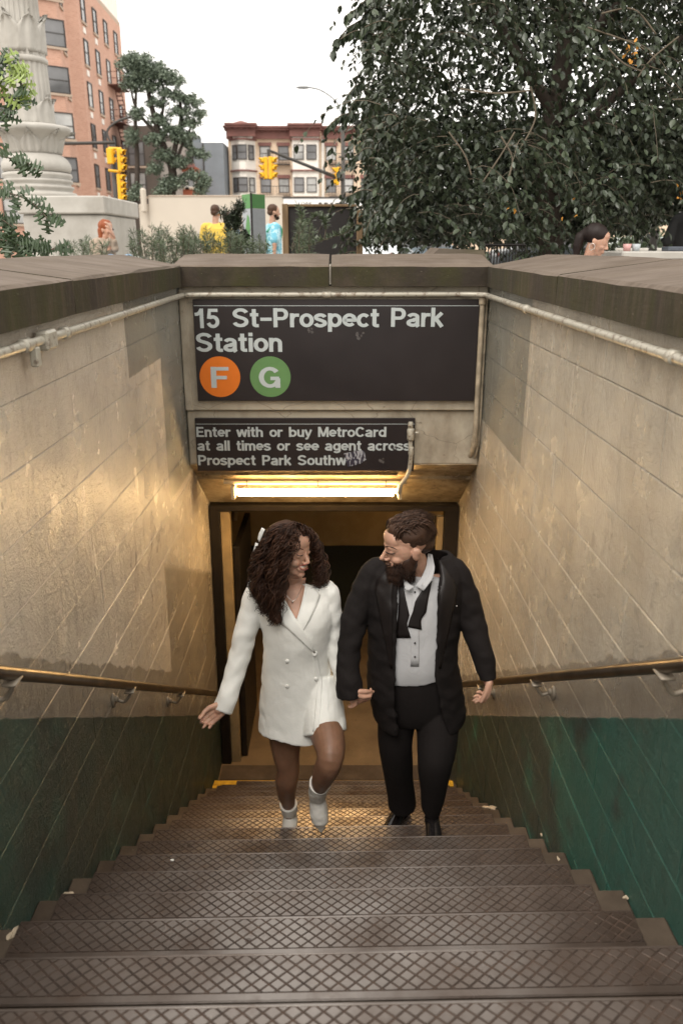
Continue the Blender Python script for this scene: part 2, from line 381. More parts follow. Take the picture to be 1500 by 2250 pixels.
# ------------------------------------------------------------------ lettering: heavy grotesque letters drawn as strokes
def _arc(cx, cy, rx, ry, a0, a1, n=14):
    return [(cx + rx * math.cos(math.radians(a0 + (a1 - a0) * i / n)), cy + ry * math.sin(math.radians(a0 + (a1 - a0) * i / n))) for i in range(n + 1)]
_o = lambda cx=.33: _arc(cx, .365, .235, .28, 0, 360, 28)
GLY = {
 '1': (.62, [[(.40, 0), (.40, 1)], [(.06, .70), (.20, .72), (.32, .80), (.38, .93)]]),
 '5': (.68, [[(.60, .91), (.19, .91), (.14, .48), (.14, .48)], _arc(.34, .33, .235, .245, 128, -165, 18)]),
 'S': (.80, [_arc(.39, .715, .27, .195, 15, 175, 14) + _arc(.42, .71, .30, .19, 185, 250, 5) + _arc(.36, .29, .29, .20, 65, -60, 10)[:] + _arc(.38, .285, .28, .20, -65, -168, 10)]),
 't': (.44, [[(.20, .95), (.20, .22)] + _arc(.30, .18, .10, .10, 180, 265, 6) + [(.41, .085)], [(.02, .655), (.40, .655)]]),
 '-': (.62, [[(.05, .42), (.57, .42)]]),
 'P': (.76, [[(.12, 0), (.12, 1)], [(.12, .905), (.38, .905)] + _arc(.42, .68, .20, .225, 90, -90, 12) + [(.12, .455)]]),
 'r': (.46, [[(.12, 0), (.12, .73)], [(.12, .36)] + _arc(.33, .42, .20, .215, 170, 100, 6) + [(.45, .63)]]),
 'o': (.66, [_o()]),
 's': (.62, [_arc(.30, .51, .205, .135, 10, 170, 10) + _arc(.31, .515, .21, .12, 185, 250, 4) + _arc(.30, .215, .215, .13, 60, -60, 8) + _arc(.30, .215, .215, .14, -70, -170, 8)]),
 'p': (.69, [[(.12, -.24), (.12, .73)], _arc(.355, .365, .225, .275, 180, -180, 28)]),
 'b': (.69, [[(.12, 0), (.12, 1)], _arc(.355, .365, .225, .275, 180, -180, 28)]),
 'd': (.69, [[(.57, 0), (.57, 1)], _arc(.335, .365, .225, .275, 0, 360, 28)]),
 'e': (.65, [[(.09, .37), (.56, .37)] + _arc(.325, .38, .235, .265, 0, 318, 22)]),
 'c': (.62, [_arc(.33, .365, .235, .28, 42, 318, 20)]),
 'k': (.64, [[(.12, 0), (.12, 1)], [(.53, .73), (.13, .30)], [(.26, .42), (.55, 0)]]),
 'a': (.65, [_arc(.30, .50, .20, .145, 165, 10, 10) + [(.50, .45), (.50, .12), (.53, .03), (.62, 0.03)][:3] + [(.55, .0)], _arc(.29, .21, .205, .13, 60, 355, 16), [(.49, .42), (.30, .37)]]),
 'i': (.26, [[(.13, 0), (.13, .73)], [(.13, .82), (.13, 1)]]),
 'l': (.26, [[(.13, 0), (.13, 1)]]),
 'n': (.66, [[(.12, 0), (.12, .73)], [(.12, .38)] + _arc(.325, .44, .195, .205, 170, 0, 12) + [(.52, 0)]]),
 'h': (.66, [[(.12, 0), (.12, 1)], [(.12, .38)] + _arc(.325, .44, .195, .205, 170, 0, 12) + [(.52, 0)]]),
 'm': (.96, [[(.12, 0), (.12, .73)], [(.12, .40)] + _arc(.30, .46, .175, .185, 170, 0, 10) + [(.475, 0)], [(.475, .40)] + _arc(.65, .46, .175, .185, 170, 0, 10) + [(.825, 0)]]),
 'u': (.66, [[(.12, .73), (.12, .29)] + _arc(.31, .29, .19, .205, 180, 350, 12), [(.52, .73), (.52, 0)]]),
 'E': (.70, [[(.12, 0), (.12, 1)], [(.12, .91), (.64, .91)], [(.12, .51), (.60, .51)], [(.12, .09), (.66, .09)]]),
 'F': (.66, [[(.12, 0), (.12, 1)], [(.12, .91), (.64, .91)], [(.12, .49), (.57, .49)]]),
 'w': (.90, [[(.07, .73), (.245, .0)], [(.245, .05), (.45, .73)], [(.45, .73), (.655, .05)], [(.655, .0), (.83, .73)]]),
 'y': (.60, [[(.06, .73), (.30, .05)], [(.54, .73), (.27, -.08)] + _arc(.16, -.05, .10, .115, -10, -90, 5) + [(.05, -.165)]]),
 'M': (.94, [[(.12, 0), (.12, 1)], [(.15, .98), (.47, .06)], [(.47, .06), (.79, .98)], [(.82, 1), (.82, 0)]]),
 'C': (.84, [_arc(.42, .5, .31, .415, 38, 322, 26)]),
 'G': (.88, [_arc(.42, .5, .315, .415, 38, 338, 28), [(.44, .45), (.76, .45)], [(.71, .45), (.71, 0)]]),
 'g': (.69, [_arc(.335, .365, .225, .275, 0, 360, 26), [(.57, .73), (.57, -.02)] + _arc(.335, -.03, .225, .135, 0, -160, 12)]),
 'O': (.90, [_arc(.44, .5, .33, .415, 0, 360, 30)]),
 'A': (.84, [[(.07, 0), (.39, 1)], [(.41, 1), (.74, 0)], [(.20, .27), (.60, .27)]]),
 'K': (.80, [[(.12, 0), (.12, 1)], [(.66, 1), (.14, .38)], [(.30, .56), (.70, 0)]]),
 'L': (.62, [[(.12, 0), (.12, 1)], [(.12, .09), (.58, .09)]]),
}
def glyph_mesh(ch, mat, tk=.185, dep=.004):
    mb = MB(); lay = 0
    for st in GLY[ch][1]:
        st = [st[0]] + [b for a, b in zip(st, st[1:]) if abs(a[0] - b[0]) + abs(a[1] - b[1]) > 1e-4]
        closed = abs(st[0][0] - st[-1][0]) + abs(st[0][1] - st[-1][1]) < 1e-3 and len(st) > 4
        pts = [Vector((x, z)) for x, z in (st[:-1] if closed else st)]; m = len(pts); vs = []
        horiz = .90
        for i, p in enumerate(pts):
            a = pts[(i - 1) % m] if (i > 0 or closed) else None; b = pts[(i + 1) % m] if (i < m - 1 or closed) else None
            d1 = (p - a).normalized() if a is not None else None; d2 = (b - p).normalized() if b is not None else None
            if d1 is None: d1 = d2
            if d2 is None: d2 = d1
            n1 = Vector((-d1.y, d1.x)); n2 = Vector((-d2.y, d2.x)); nn = (n1 + n2)
            nn = nn.normalized() if nn.length > .3 else n1
            k = min(1.25, 1 / max(.5, nn.dot(n1))); w = tk / 2 * k * (1 if abs(nn.x) > .7 else horiz)
            for sgn in (1, -1):
                q = p + nn * w * sgn; vs.append(Vector((q.x, -dep - lay * .0012, q.y)))
        segs = m if closed else m - 1
        top = list(vs); bot = [Vector((p.x, 0, p.z)) for p in vs]
        fs = []
        for i in range(segs):
            a0, a1 = 2 * i, 2 * i + 1; b0, b1 = 2 * ((i + 1) % m), 2 * ((i + 1) % m) + 1; o = 2 * m
            fs += [(a0, a1, b1, b0), (a0, b0, b0 + o, a0 + o), (b1, a1, a1 + o, b1 + o)]
        if not closed:
            o = 2 * m; fs += [(1, 0, o, o + 1), (2 * m - 2, 2 * m - 1, o + 2 * m - 1, o + 2 * m - 2)]
        mb.add(top + bot, fs); lay += 1
    return mb.mesh('letter', mat)
_gm = {}
def write(s, x0, z0, x1, z1, Y, mat, par, space=.42, name='letter', tk=.185):
    "letters s from x0 to x1, capitals between z0 and z1, standing on the plane at Y"
    adv = [(space if c == ' ' else GLY[c][0]) for c in s]
    tot = sum(adv) - .05; h = z1 - z0; sx = (x1 - x0) / tot; x = x0 - .02 * sx
    for c, a in zip(s, adv):
        if c != ' ':
            key = (c, mat.name, tk)
            if key not in _gm: _gm[key] = glyph_mesh(c, mat, tk)
            o = link(name, _gm[key], None); o.location = (x, Y, z0); o.scale = (sx, .25, h)
            o.parent = par; o.matrix_parent_inverse = world_mat(par).inverted()
        x += a * sx
# ------------------------------------------------------------------ stairwell shell
T, R_ = .3036, .1898
def nose(n): return 1.867 + T * n, -(1.911 + R_ * n)          # Y, Z of nosing n
WX0, WX1 = -1.016, .984                                         # inner faces of the side walls
CT, CB = -.110, -.242                                           # coping face top and bottom
YS = 5.32                                                       # sign wall
GROUND = -1.06

def side_wall(side):
    L = side == 'left'; xf = WX0 if L else WX1; sg = -1 if L else 1
    w = empty('stairwell_wall', (xf + sg * .3, 2.5, -2), 'painted block wall with ' + ('left handrail, teal paint only at its near edge' if L else 'right handrail, bright teal patches in its green dado'), 'wall')
    mat = M_WL if L else M_WR
    xa, xb = sorted((xf + sg * .05, xf + sg * .36))
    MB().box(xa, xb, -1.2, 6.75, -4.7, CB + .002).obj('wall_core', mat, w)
    r = random.Random(3 if L else 5); h = .2165; z1 = CB - .004; k = 0; made = 0
    cache = {}
    while z1 > -4.6:
        z0 = max(z1 - h, -4.6); y = -1.1 - r.random() * .5
        while y < 6.74:
            ln = r.choice([.74, .98, 1.32]) if not L else r.choice([1.6, 2.2, 2.9])
            y1 = min(y + ln, 6.74)
            stair_z = -(1.911 + R_ * ((y1 - 1.867) / T)) if y1 > 1.0 else -1.6
            if z1 > stair_z - .45 and (y1 > .1 or z1 > -1.2):
                key = (round(y1 - y, 3), round(z1 - z0, 3))
                if key not in cache:
                    g = .0013 if not L else .0008
                    cache[key] = MB().bbox(-.028, .028, -key[0] / 2 + g, key[0] / 2 - g, -key[1] / 2 + g, key[1] / 2 - g, .0036 if not L else .0024).mesh('block', mat)
                o = link('block', cache[key], None)
                o.location = (xf + sg * (.028 + r.random() * .0022), (y + y1) / 2, (z0 + z1) / 2)
                o.rotation_euler = (0, math.radians(r.uniform(-.25, .25)), math.radians(r.uniform(-.12, .12)))
                o.parent = w; o.matrix_parent_inverse = world_mat(w).inverted(); made += 1
            y = y1
        z1 = z0; k += 1
    # brownstone coping, pitched towards the pit
    xi, xo = (WX0 + .045, WX0 - .45) if L else (WX1 - .035, WX1 + .47)
    joints = [-1.2, .85, 3.08, YS - .07] if L else [-1.2, 1.45, 3.58, YS - .07]
    for a, b in zip(joints[:-1], joints[1:]):
        coping(xi, xo, a + .003, b - .003, w, along='y', last=(b == joints[-1]))
    return w
def coping(xi, xo, a, b, parent, along='y', last=False):
    prof = [(xi, CB), (xi, CT - .012), (xi + (xo - xi) * .03, CT), (xo - (xo - xi) * .03, CT + .062), (xo, CT + .05), (xo, CB)]
    mb = MB(); n = 9; vs = []; m = len(prof)
    for i in range(n):
        t = a + (b - a) * i / (n - 1); e = .006 if i in (0, n - 1) else 0
        for j, (x, z) in enumerate(prof):
            tt = t
            if last and i == n - 1: tt = t + abs(x - xi) * 1.0       # mitred corner
            q = rng.normal(0, .0012)
            sgx = (1 if xo > xi else -1)
            dx = sgx * e if j in (0, 1) else 0
            zz = z - (e if j in (2, 3, 4) else 0)
            vs.append((x + dx + q, tt, zz + q) if along == 'y' else (tt, x + q + dx, zz + q))
    fs = [(i * m + j, i * m + (j + 1) % m, (i + 1) * m + (j + 1) % m, (i + 1) * m + j) for i in range(n - 1) for j in range(m)]
    fs += [tuple(range(m)), tuple((n - 1) * m + j for j in range(m))[::-1]]
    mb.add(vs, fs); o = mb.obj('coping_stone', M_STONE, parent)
    me = o.data; import bmesh as _b
    bm = _b.new(); bm.from_mesh(me); _b.ops.recalc_face_normals(bm, faces=bm.faces); bm.to_mesh(me); bm.free()
    return o
WL = side_wall('left'); WR = side_wall('right')

# the wall over the doorway, carrying the signs
sw = empty('sign_wall', (0, YS, -1), 'cream plaster wall over the stairway door, under two brownstone coping stones', 'wall')
MB().bbox(WX0 + .003, WX1 - .003, YS, YS + .30, -1.052, CB + .002, .006).obj('upper_panel', M_PLASTER, sw)
MB().bbox(WX0 + .003, WX1 - .003, YS + .028, YS + .30, -1.435, -1.056, .008).obj('lower_panel', M_PLASTER, sw)
MB().bbox(WX0 + .003, WX0 + .055, YS - .012, YS - .001, -1.05, -.262, .004).obj('edge_strip', M_PLASTER, sw)
for a, b in ((WX0 - .02, -.045), (-.030, WX1 + .012)):
    coping(YS - .065, YS + .42, a, b, sw, along='x')
MB().bbox(-.043, -.032, YS - .045, YS + .40, CB + .01, CT - .002, .002).obj('mortar_joint', simple('pale_mortar', (.42, .38, .32), .9), sw)
# sloping soffit behind the sign wall, built of two boards and a lip
def sof(yz0, yz1, x0, x1, name, th=.05, mat=M_SOFFIT):
    (y0, z0), (y1, z1) = yz0, yz1
    d = Vector((0, y1 - y0, z1 - z0)).normalized(); nn = Vector((0, -d.z, d.y)) * th
    vs = []
    for x in (x0, x1):
        for p in (Vector((x, y0, z0)), Vector((x, y1, z1))): vs += [p, p + nn]
    mb = MB(); mb.add(vs, [(0, 2, 3, 1), (4, 5, 7, 6), (0, 4, 6, 2), (1, 3, 7, 5), (0, 1, 5, 4), (2, 6, 7, 3)])
    return mb.obj(name, mat, sw)
sof((YS + .03, -1.438), (YS + .30, -1.60), WX0 + .004, WX1 - .004, 'soffit_board')
sof((YS + .285, -1.615), (6.08, -1.945), WX0 + .004, WX1 - .004, 'soffit_board')
sof((YS + .20, -1.562), (YS + .235, -1.586), WX0 + .05, .44, 'soffit_bead', .02)
MB().box(WX0 + .002, WX1 - .002, YS + .05, 6.75, -1.43, -1.2).obj('upper_fill', M_SOFFIT, sw)

# ------------------------------------------------------------------ stairs
stairs = empty('stairs', (0, 3, -3), kind='structure')
def tilt(n): return .0145 if n <= 7 else .0145 * max(0, (12 - n) / 5)
for n_ in range(-4, 13):
    y1, z = nose(n_); y0 = y1 - T; k = tilt(n_)
    Mt = Matrix.Translation((0, 0, z)) @ Matrix.Rotation(-k, 4, 'Y') @ Matrix.Rotation(k * .9, 4, 'Z')
    Mt = Matrix.Translation((-.016, y1, z)) @ Matrix.Rotation(-k, 4, 'Y') @ Matrix.Rotation(k * .6, 4, 'Z')
    st = MB().bbox(-1.0 + .001, 1.0 - .001, -T - .03, 0, -.26, 0, .008, Mt).obj('step', M_CONC, stairs)
    l = -.915 + random.uniform(-.012, .012); r = .902 + random.uniform(-.012, .012)
    pt = .009; dep = .124
    pl = MB(); pl.bbox(l, r, -dep, .014, .0015, pt, .002, Mt)
    pl.bbox(l + .001, r - .001, .004, .0135, -.03, .001, .002, Mt)
    pm = pl.obj('tread_plate', [M_IRON, M_RUST], st)
    pm.data.polygons[0].material_index = 0
    for pg in pm.data.polygons:
        if pg.normal.z > .9: pg.material_index = 1
    rel = MB(); z0 = pt - .0004
    wx, wy = .0425, .0355; h = .0021
    rel.bbox(l + .002, r - .002, -dep + .002, -dep + .021, z0, z0 + h, .0012, Mt)
    rel.bbox(l + .002, r - .002, .006, .0125, z0, z0 + h, .0012, Mt)
    ya, yb = -dep + .0235, .0045
    nx = int((r - l) / wx); j = 0
    rows = int((yb - ya) / (wy / 2)) + 1
    for j in range(-1, rows + 1):
        cy = ya + j * wy / 2 + .004
        for i in range(nx + 1):
            cx = l + .012 + (i + (.5 if j % 2 else 0)) * wx
            a, b_ = wx / 2 - .0026, wy / 2 - .0022
            top = [(cx, cy - b_), (cx + a, cy), (cx, cy + b_), (cx - a, cy)]
            # clip to the patterned field
            def clip(poly, ax, lim, s):
                out = []
                for q in range(len(poly)):
                    p, w = poly[q], poly[(q + 1) % len(poly)]; ip = s * (p[ax] - lim) <= 0; iw = s * (w[ax] - lim) <= 0
                    if ip: out.append(p)
                    if ip != iw:
                        t = (lim - p[ax]) / (w[ax] - p[ax]); out.append((p[0] + (w[0] - p[0]) * t, p[1] + (w[1] - p[1]) * t))
                return out
            for ax, lim, s in ((1, yb, 1), (1, ya, -1), (0, r - .004, 1), (0, l + .004, -1)):
                if top: top = clip(top, ax, lim, s)
            if len(top) < 3: continue
            c0 = (sum(p[0] for p in top) / len(top), sum(p[1] for p in top) / len(top)); m = len(top)
            ins = [(p[0] + (c0[0] - p[0]) * .13, p[1] + (c0[1] - p[1]) * .13) for p in top]
            vs = [Mt @ Vector((p[0], p[1], z0)) for p in top] + [Mt @ Vector((p[0], p[1], z0 + h)) for p in ins]
            rel.add(vs, [tuple(range(m, 2 * m))] + [(q, (q + 1) % m, (q + 1) % m + m, q + m) for q in range(m)])
    rel.obj('diamond_relief', M_IRON, pm, kind='stuff')
y12, z12 = nose(12); z13 = z12 - R_
MB().box(-4.5, 4.5, y12 + .001, 9.2, z13 - .3, z13).obj('corridor_floor', M_FLOOR, kind='structure')
MB().box(WX0 + .01, WX1 - .01, 5.80, 6.0, z13 + .001, z13 + .006).obj('door_saddle', M_CONC, kind='structure')
# yellow paint marks on the last nosing
yp = MB()
Mt = Matrix.Translation((-.016, y12, z12))
yp.bbox(-.985, -.80, -.035, .017, .0005, .0125, .002, Mt); yp.bbox(-.99, -.93, -.07, -.03, .0005, .005, .002, Mt)
yp.bbox(.885, .975, -.055, .016, .0005, .0125, .002, Mt); yp.bbox(-.80, -.40, .013, .0175, .002, .0125, .001, Mt)
yp.obj('yellow_paint', M_YELLOW, stairs)
# scraps lying on the steps
def scrap(u, v, n, w, h, col, name, label):
    y1, z = nose(n); p = P(u, v, 1); k = (z + .014) / p.z; p = p * k
    mb = MB(); r = random.Random(u); pts = []
    for i in range(9):
        a = i * 2 * math.pi / 9; q = r.uniform(.6, 1.1); pts.append((p.x + w * q * math.cos(a), p.y + h * q * math.sin(a)))
    mb.prism(pts, p.z - .0035, p.z)
    tag(mb.obj(name, simple(name + '_paint', col, .8, .15, 40)), label, 'litter')
scrap(379, 1889, 3, .009, .005, (.8, .8, .78), 'paper_scrap', 'tiny white paper scrap lying on a middle tread')
def flake(pu, pv, n, w, h, seed):
    y1, z = nose(n); k = tilt(n); p = P(pu, pv, 1); p = p * (z / p.z); p.z = z + k * p.x + .0035
    mb = MB(); r = random.Random(seed)
    for c_ in range(3):
        cx = p.x + r.uniform(-.5, .5) * w; cy = p.y + r.uniform(-.5, .5) * h; ww = w * r.uniform(.35, .7); hh = h * r.uniform(.35, .7)
        pts = [(cx + ww * r.uniform(.5, 1.1) * math.cos(i * .7), cy + hh * r.uniform(.5, 1.1) * math.sin(i * .7)) for i in range(9)]
        mb.prism(pts, p.z - .004, p.z + .0004 * c_)
    mb.obj('bare_patch', M_FLAKE, stairs)
M_FLAKE = simple('cream_paint_spill', (.52, .42, .30), .7, .2, 40)
flake(1075, 1780, 7, .05, .03, 1); flake(1030, 1778, 7, .015, .01, 2); flake(148, 1965, 1, .03, .05, 3)
flake(30, 2042, 0, .02, .03, 5); flake(1372, 1980, 1, .012, .012, 6); flake(1225, 1893, 3, .008, .02, 7); flake(1190, 1843, 4, .012, .02, 8)

# ------------------------------------------------------------------ handrails
def rail(side):
    L = side == 'left'; x = WX0 + .085 if L else WX1 - .085
    f = (lambda y: -1.105 - .628 * (y - 1.93)) if L else (lambda y: -1.045 - .612 * (y - 1.86))
    o = empty('handrail', (x, 2, f(2)), 'round bronze handrail on ' + ('left' if L else 'right') + ' stairwell wall, ' + ("ends behind woman's cuff" if L else "passes behind man's hand"), 'handrail', 'handrails along the stairs')
    ye = 5.62 if L else 5.3
    MB().tube([(x, y, f(y)) for y in (-1.0, 1, 2, 3, 4, ye)] + [(x + (-.03 if L else .03), ye + .05, f(ye) - .03)], .0205, 20).obj('rail_tube', M_BRASS, o, True)
    s = -1 if L else 1
    for y in ((.95, 2.02, 3.17, 4.2) if L else (.75, 1.93, 3.16, 4.35)):
        z = f(y); b = MB(); xw = WX0 if L else WX1
        b.bbox(x - .022, x + .022, y - .03, y + .03, z - .031, z - .020, .004)
        b.tube(bez([(x, y, z - .025), (x + s * .004, y, z - .05), (x + s * .030, y, z - .085), (x + s * .058, y, z - .078), (xw - s * .012, y, z - .07)], 4), [.007] * 3 + [.0075] * 14, 10)
        b.ball((xw - s * .004, y, z - .078), (.012, .024, .036), None, 14, 10)
        b.ball((xw - s * .018, y, z - .072), (.012, .015, .017), None, 12, 8)
        b.obj('bracket', M_PIPE_BR, o, True)
M_PIPE_BR = simple('grey_painted_bracket', (.26, .22, .17), .45, .3, 20, .2, metal=.3)
rail('left'); rail('right')

# ------------------------------------------------------------------ conduits
def conduit(name, pts, r, mat, label, fittings=(), clamps=(), grp=None):
    o = empty(name, pts[0], label, 'pipe', grp)
    MB().tube(bez(pts, 6), r, 12).obj('tube', mat, o, True)
    for c, rad, ln, ax in fittings:
        a = Vector(ax).normalized(); c = Vector(c)
        MB().tube([c - a * ln, c - a * ln * .8, c + a * ln * .8, c + a * ln], [rad * .8, rad, rad, rad * .8], 14).obj('coupling', mat, o, True)
    for c, sx in clamps:
        MB().bbox(c[0] - .006, c[0] + .02, c[1] - .018, c[1] + .018, c[2] - .075, c[2] - .012, .004).obj('clamp', mat, o)
    return o
zc = -.298; xl, xr = WX0 + .032, WX1 - .030
cl = conduit('conduit', [(xl, -1, zc + .004), (xl, 2, zc), (xl, 4, zc), (xl, YS - .16, zc), (xl + .05, YS - .055, zc + .002), (xl + .22, YS - .035, zc + .004), (-.2, YS - .033, zc + .004),
        (.6, YS - .033, zc + .006), (xr - .14, YS - .036, zc + .006), (xr - .01, YS - .1, zc + .004), (xr, YS - .3, zc + .002), (xr, 3, zc), (xr, 1.5, zc), (xr, -1, zc)], .0165, M_PIPE,
        'chipped cream conduit running under the coping round three walls', [((xl, 2.56, zc), .023, .03, (0, 1, 0)), ((xl, 2.95, zc), .023, .02, (0, 1, 0)),
        ((-.06, YS - .033, zc + .004), .021, .03, (1, 0, 0)), ((xr, 2.28, zc), .022, .02, (0, 1, 0)), ((xr, 4.1, zc), .022, .03, (0, 1, 0))], [((xl, 2.62, zc), 1)])
MB().bbox(xl - .02, xl + .026, 2.70, 2.80, zc - .035, zc + .03, .008).obj('junction_box', M_PIPE, cl)
xv = WX1 - .045
cv = conduit('conduit', [(xv, YS - .045, zc), (xv, YS - .045, -.6), (xv, YS - .045, -1.0), (xv, YS - .04, -1.22), (xv - .01, YS + .02, -1.36), (xv - .04, YS + .22, -1.53), (xv - .09, YS + .42, -1.66),
        (xv - .16, YS + .50, -1.72), (xv - .30, YS + .51, -1.725), (xv - .50, YS + .50, -1.725)], .0165, M_PIPE_DARK, 'conduit dropping beside the station sign and bending towards the lamp',
        [((xv, YS - .045, zc - .03), .024, .03, (0, 0, 1)), ((xv, YS - .02, -1.27), .023, .03, (0, .3, -1))])
MB().tube(bez([(xv + .032, YS - .02, zc), (xv + .032, YS - .02, -.8), (xv + .032, YS - .02, -1.2), (xv + .02, YS + .02, -1.38), (xv - .01, YS + .2, -1.52)], 6), .008, 8).obj('cable', M_PIPE_DARK, cv, True)
xe = .505
ce = conduit('conduit', [(xe, YS - .01, -1.13), (xe + .003, YS - .012, -1.28), (xe + .008, YS - .012, -1.38), (xe - .005, YS + .01, -1.50), (xe - .05, YS + .05, -1.59), (xe - .06, YS + .08, -1.66)], .0155, M_PIPE,
        'short conduit with valve beside the lower sign, feeding the lamp', [((xe, YS - .01, -1.15), .017, .022, (0, 0, 1)), ((xe + .002, YS - .012, -1.215), .0255, .042, (0, 0, 1)), ((xe + .008, YS - .012, -1.33), .019, .03, (0, 0, 1)), ((xe + .045, YS - .005, -1.205), .009, .012, (1, 0, 0))])

# ------------------------------------------------------------------ signs
def sign(u0, v0, u1, v1, Y, name, label):
    a = P(u0, v0, Y); b = P(u1, v1, Y)
    o = empty(name, ((a.x + b.x) / 2, Y, b.z), label, 'sign')
    MB().bbox(a.x, b.x, Y, Y + .022, b.z, a.z, .002).obj('panel', M_SIGN, o)
    return o, a.x, b.x, a.z, b.z
YG = YS - .028
s1, xa, xb, zt, zb = sign(423, 658, 1041, 881, YG, 'station_sign', 'large black station name sign reading 15 St-Prospect Park Station')
def XZ(u, v, Y): p = P(u, v, Y); return p.x, p.z
def line(s, u0, u1, vb, vtop, Y, par, bold=.045, name='lettering'):
    "text whose capitals span vtop..vb and whose ink spans u0..u1"
    x0, z0 = XZ(u0, vb, Y); x1, _ = XZ(u1, vb, Y); _, z1 = XZ(u0, vtop, Y)
    write(s, x0, z0, x1, z1, Y - .0002, M_SIGNTXT, par, .50)
line('15', 428, 482, 721, 678, YG, s1); line('St-Prospect', 512, 832, 719, 677, YG, s1); line('Park', 858, 973, 718, 676, YG, s1)
line('Station', 432, 621, 773, 731, YG, s1)
MB().box(xa + .005, xb - .003, YG - .0012, YG + .003, zt - .041, zt - .0375).obj('rule_line', M_SIGNTXT, s1)
for (u, v, ch, m, w) in ((483.5, 828, 'F', M_ORANGE, 36), (594, 828, 'G', M_GREENDISC, 48)):
    x, z = XZ(u, v, YG); r = 46 * .00292
    d = MB().tube([(x, YG + .002, z), (x, YG - .0012, z)], r, 64).obj('route_disc', m, s1)
    x0, z0 = XZ(u - w / 2 - (1 if ch == 'F' else 0), 852, YG); x1, z1 = XZ(u + w / 2, 806, YG)
    write(ch, x0, z0, x1, z1, YG - .0014, M_SIGNTXT, d)
M_SMUDGE = simple('faint_sticker_residue', (.075, .065, .062), .6, .4, 60)
def smudge(u, v, w, par, Y, seed):
    x, z = XZ(u, v, Y); r = random.Random(seed); mb = MB()
    for k in range(5):
        cx = x + r.uniform(-w, w) * .6; cz = z + r.uniform(-w, w) * .5; q = w * r.uniform(.2, .5)
        pts = [(cx + q * r.uniform(.4, 1.1) * math.cos(i), -(cz + q * r.uniform(.4, 1.1) * math.sin(i))) for i in range(6)]
        mb.prism(pts, 0, .0006 + .0002 * k, Matrix.Translation((0, Y - .0004, 0)) @ Matrix.Rotation(math.radians(90), 4, 'X') @ Matrix.Scale(-1, 4, (0, 1, 0)) @ Matrix.Scale(1, 4))
    mb.obj('sticker_residue', M_SMUDGE, par)
smudge(682, 727, .03, s1, YG, 1); smudge(790, 738, .04, s1, YG, 2)
YH = YS + .002
s2, xa, xb, zt, zb = sign(428, 919, 908, 1035, YH, 'metrocard_sign', 'smaller black sign above the lamp, three lines about fare entry')
line('Enter with or buy MetroCard', 432, 848, 960, 938, YH, s2, .028)
line('at all times or see agent across', 435, 901, 990, 968, YH, s2, .028)
line('Prospect Park Southw', 436, 760, 1022, 1000, YH, s2, .028)
MB().box(xa + .004, xb - .003, YH - .0012, YH + .003, zt - .0415, zt - .0385).obj('rule_line', M_SIGNTXT, s2)
# torn patterned sticker
n = NT('sticker_print'); f = n.voro(60, vec=n.scale(n.pos(), (1, 1, 1.6)), feat='DISTANCE_TO_EDGE')
f2 = n.noise(70, 1, vec=n.scale(n.pos(), (1, 1, .4), (0, .7, 0)))
M_STK = n.out(n.mix(n.ramp(f2, .49, .51), (.03, .025, .04), (.30, .30, .32)), .5)
x, z = XZ(779, 1007, YH)
MB().prism([(-.075, .035), (.005, .052), (.062, .058), (.080, -.008), (.035, -.038), (-.045, -.062), (-.060, -.015)], 0, .0015,
           Matrix.Translation((x, YH - .0022, z)) @ Matrix.Rotation(math.radians(90), 4, 'X')).obj('sticker', M_STK, s2)
smudge(838, 1012, .03, s2, YH, 3); smudge(865, 985, .02, s2, YH, 4)

# ------------------------------------------------------------------ fluorescent lamp
LAMPC = (1.0, .63, .26)
n = NT('lit_fluorescent_tube'); em = n.node('ShaderNodeEmission'); em.inputs[0].default_value = (*LAMPC, 1); em.inputs[1].default_value = 92
n.t.links.new(em.outputs[0], n.t.nodes['Material Output'].inputs[0]); M_TUBE = n.m
M_FIX = simple('yellowed_fixture_enamel', (.50, .42, .28), .5, .2, 12)
yl = YS + .18; ll = empty('fluorescent_lamp', (-.13, yl, -1.60), 'two-tube fluorescent lamp glowing under the soffit', 'lamp')
x0, x1 = -.735, .455
MB().bbox(x0 - .07, x1 + .05, yl - .04, yl + .02, -1.615, -1.585, .006).obj('housing', M_FIX, ll)
MB().tube([(x0 + .02, yl - .05, -1.660), (x1 - .005, yl - .05, -1.660)], .0165, 14).obj('tube', M_TUBE, ll, True)
MB().tube([(x0 + .03, yl + .03, -1.710), (x1 - .04, yl + .03, -1.710)], .0125, 14).obj('tube', M_TUBE, ll, True)
for xx in (x0, x1): MB().bbox(xx - .012, xx + .014, yl - .075, yl + .05, -1.72, -1.618, .004).obj('end_cap', M_FIX, ll)
for xx in (x0 + .1, -.13, x1 - .1): MB().tube([(xx, yl - .05, -1.58), (xx, yl - .05, -1.646)], .003, 6).obj('clip', M_BLACKMETAL, ll)

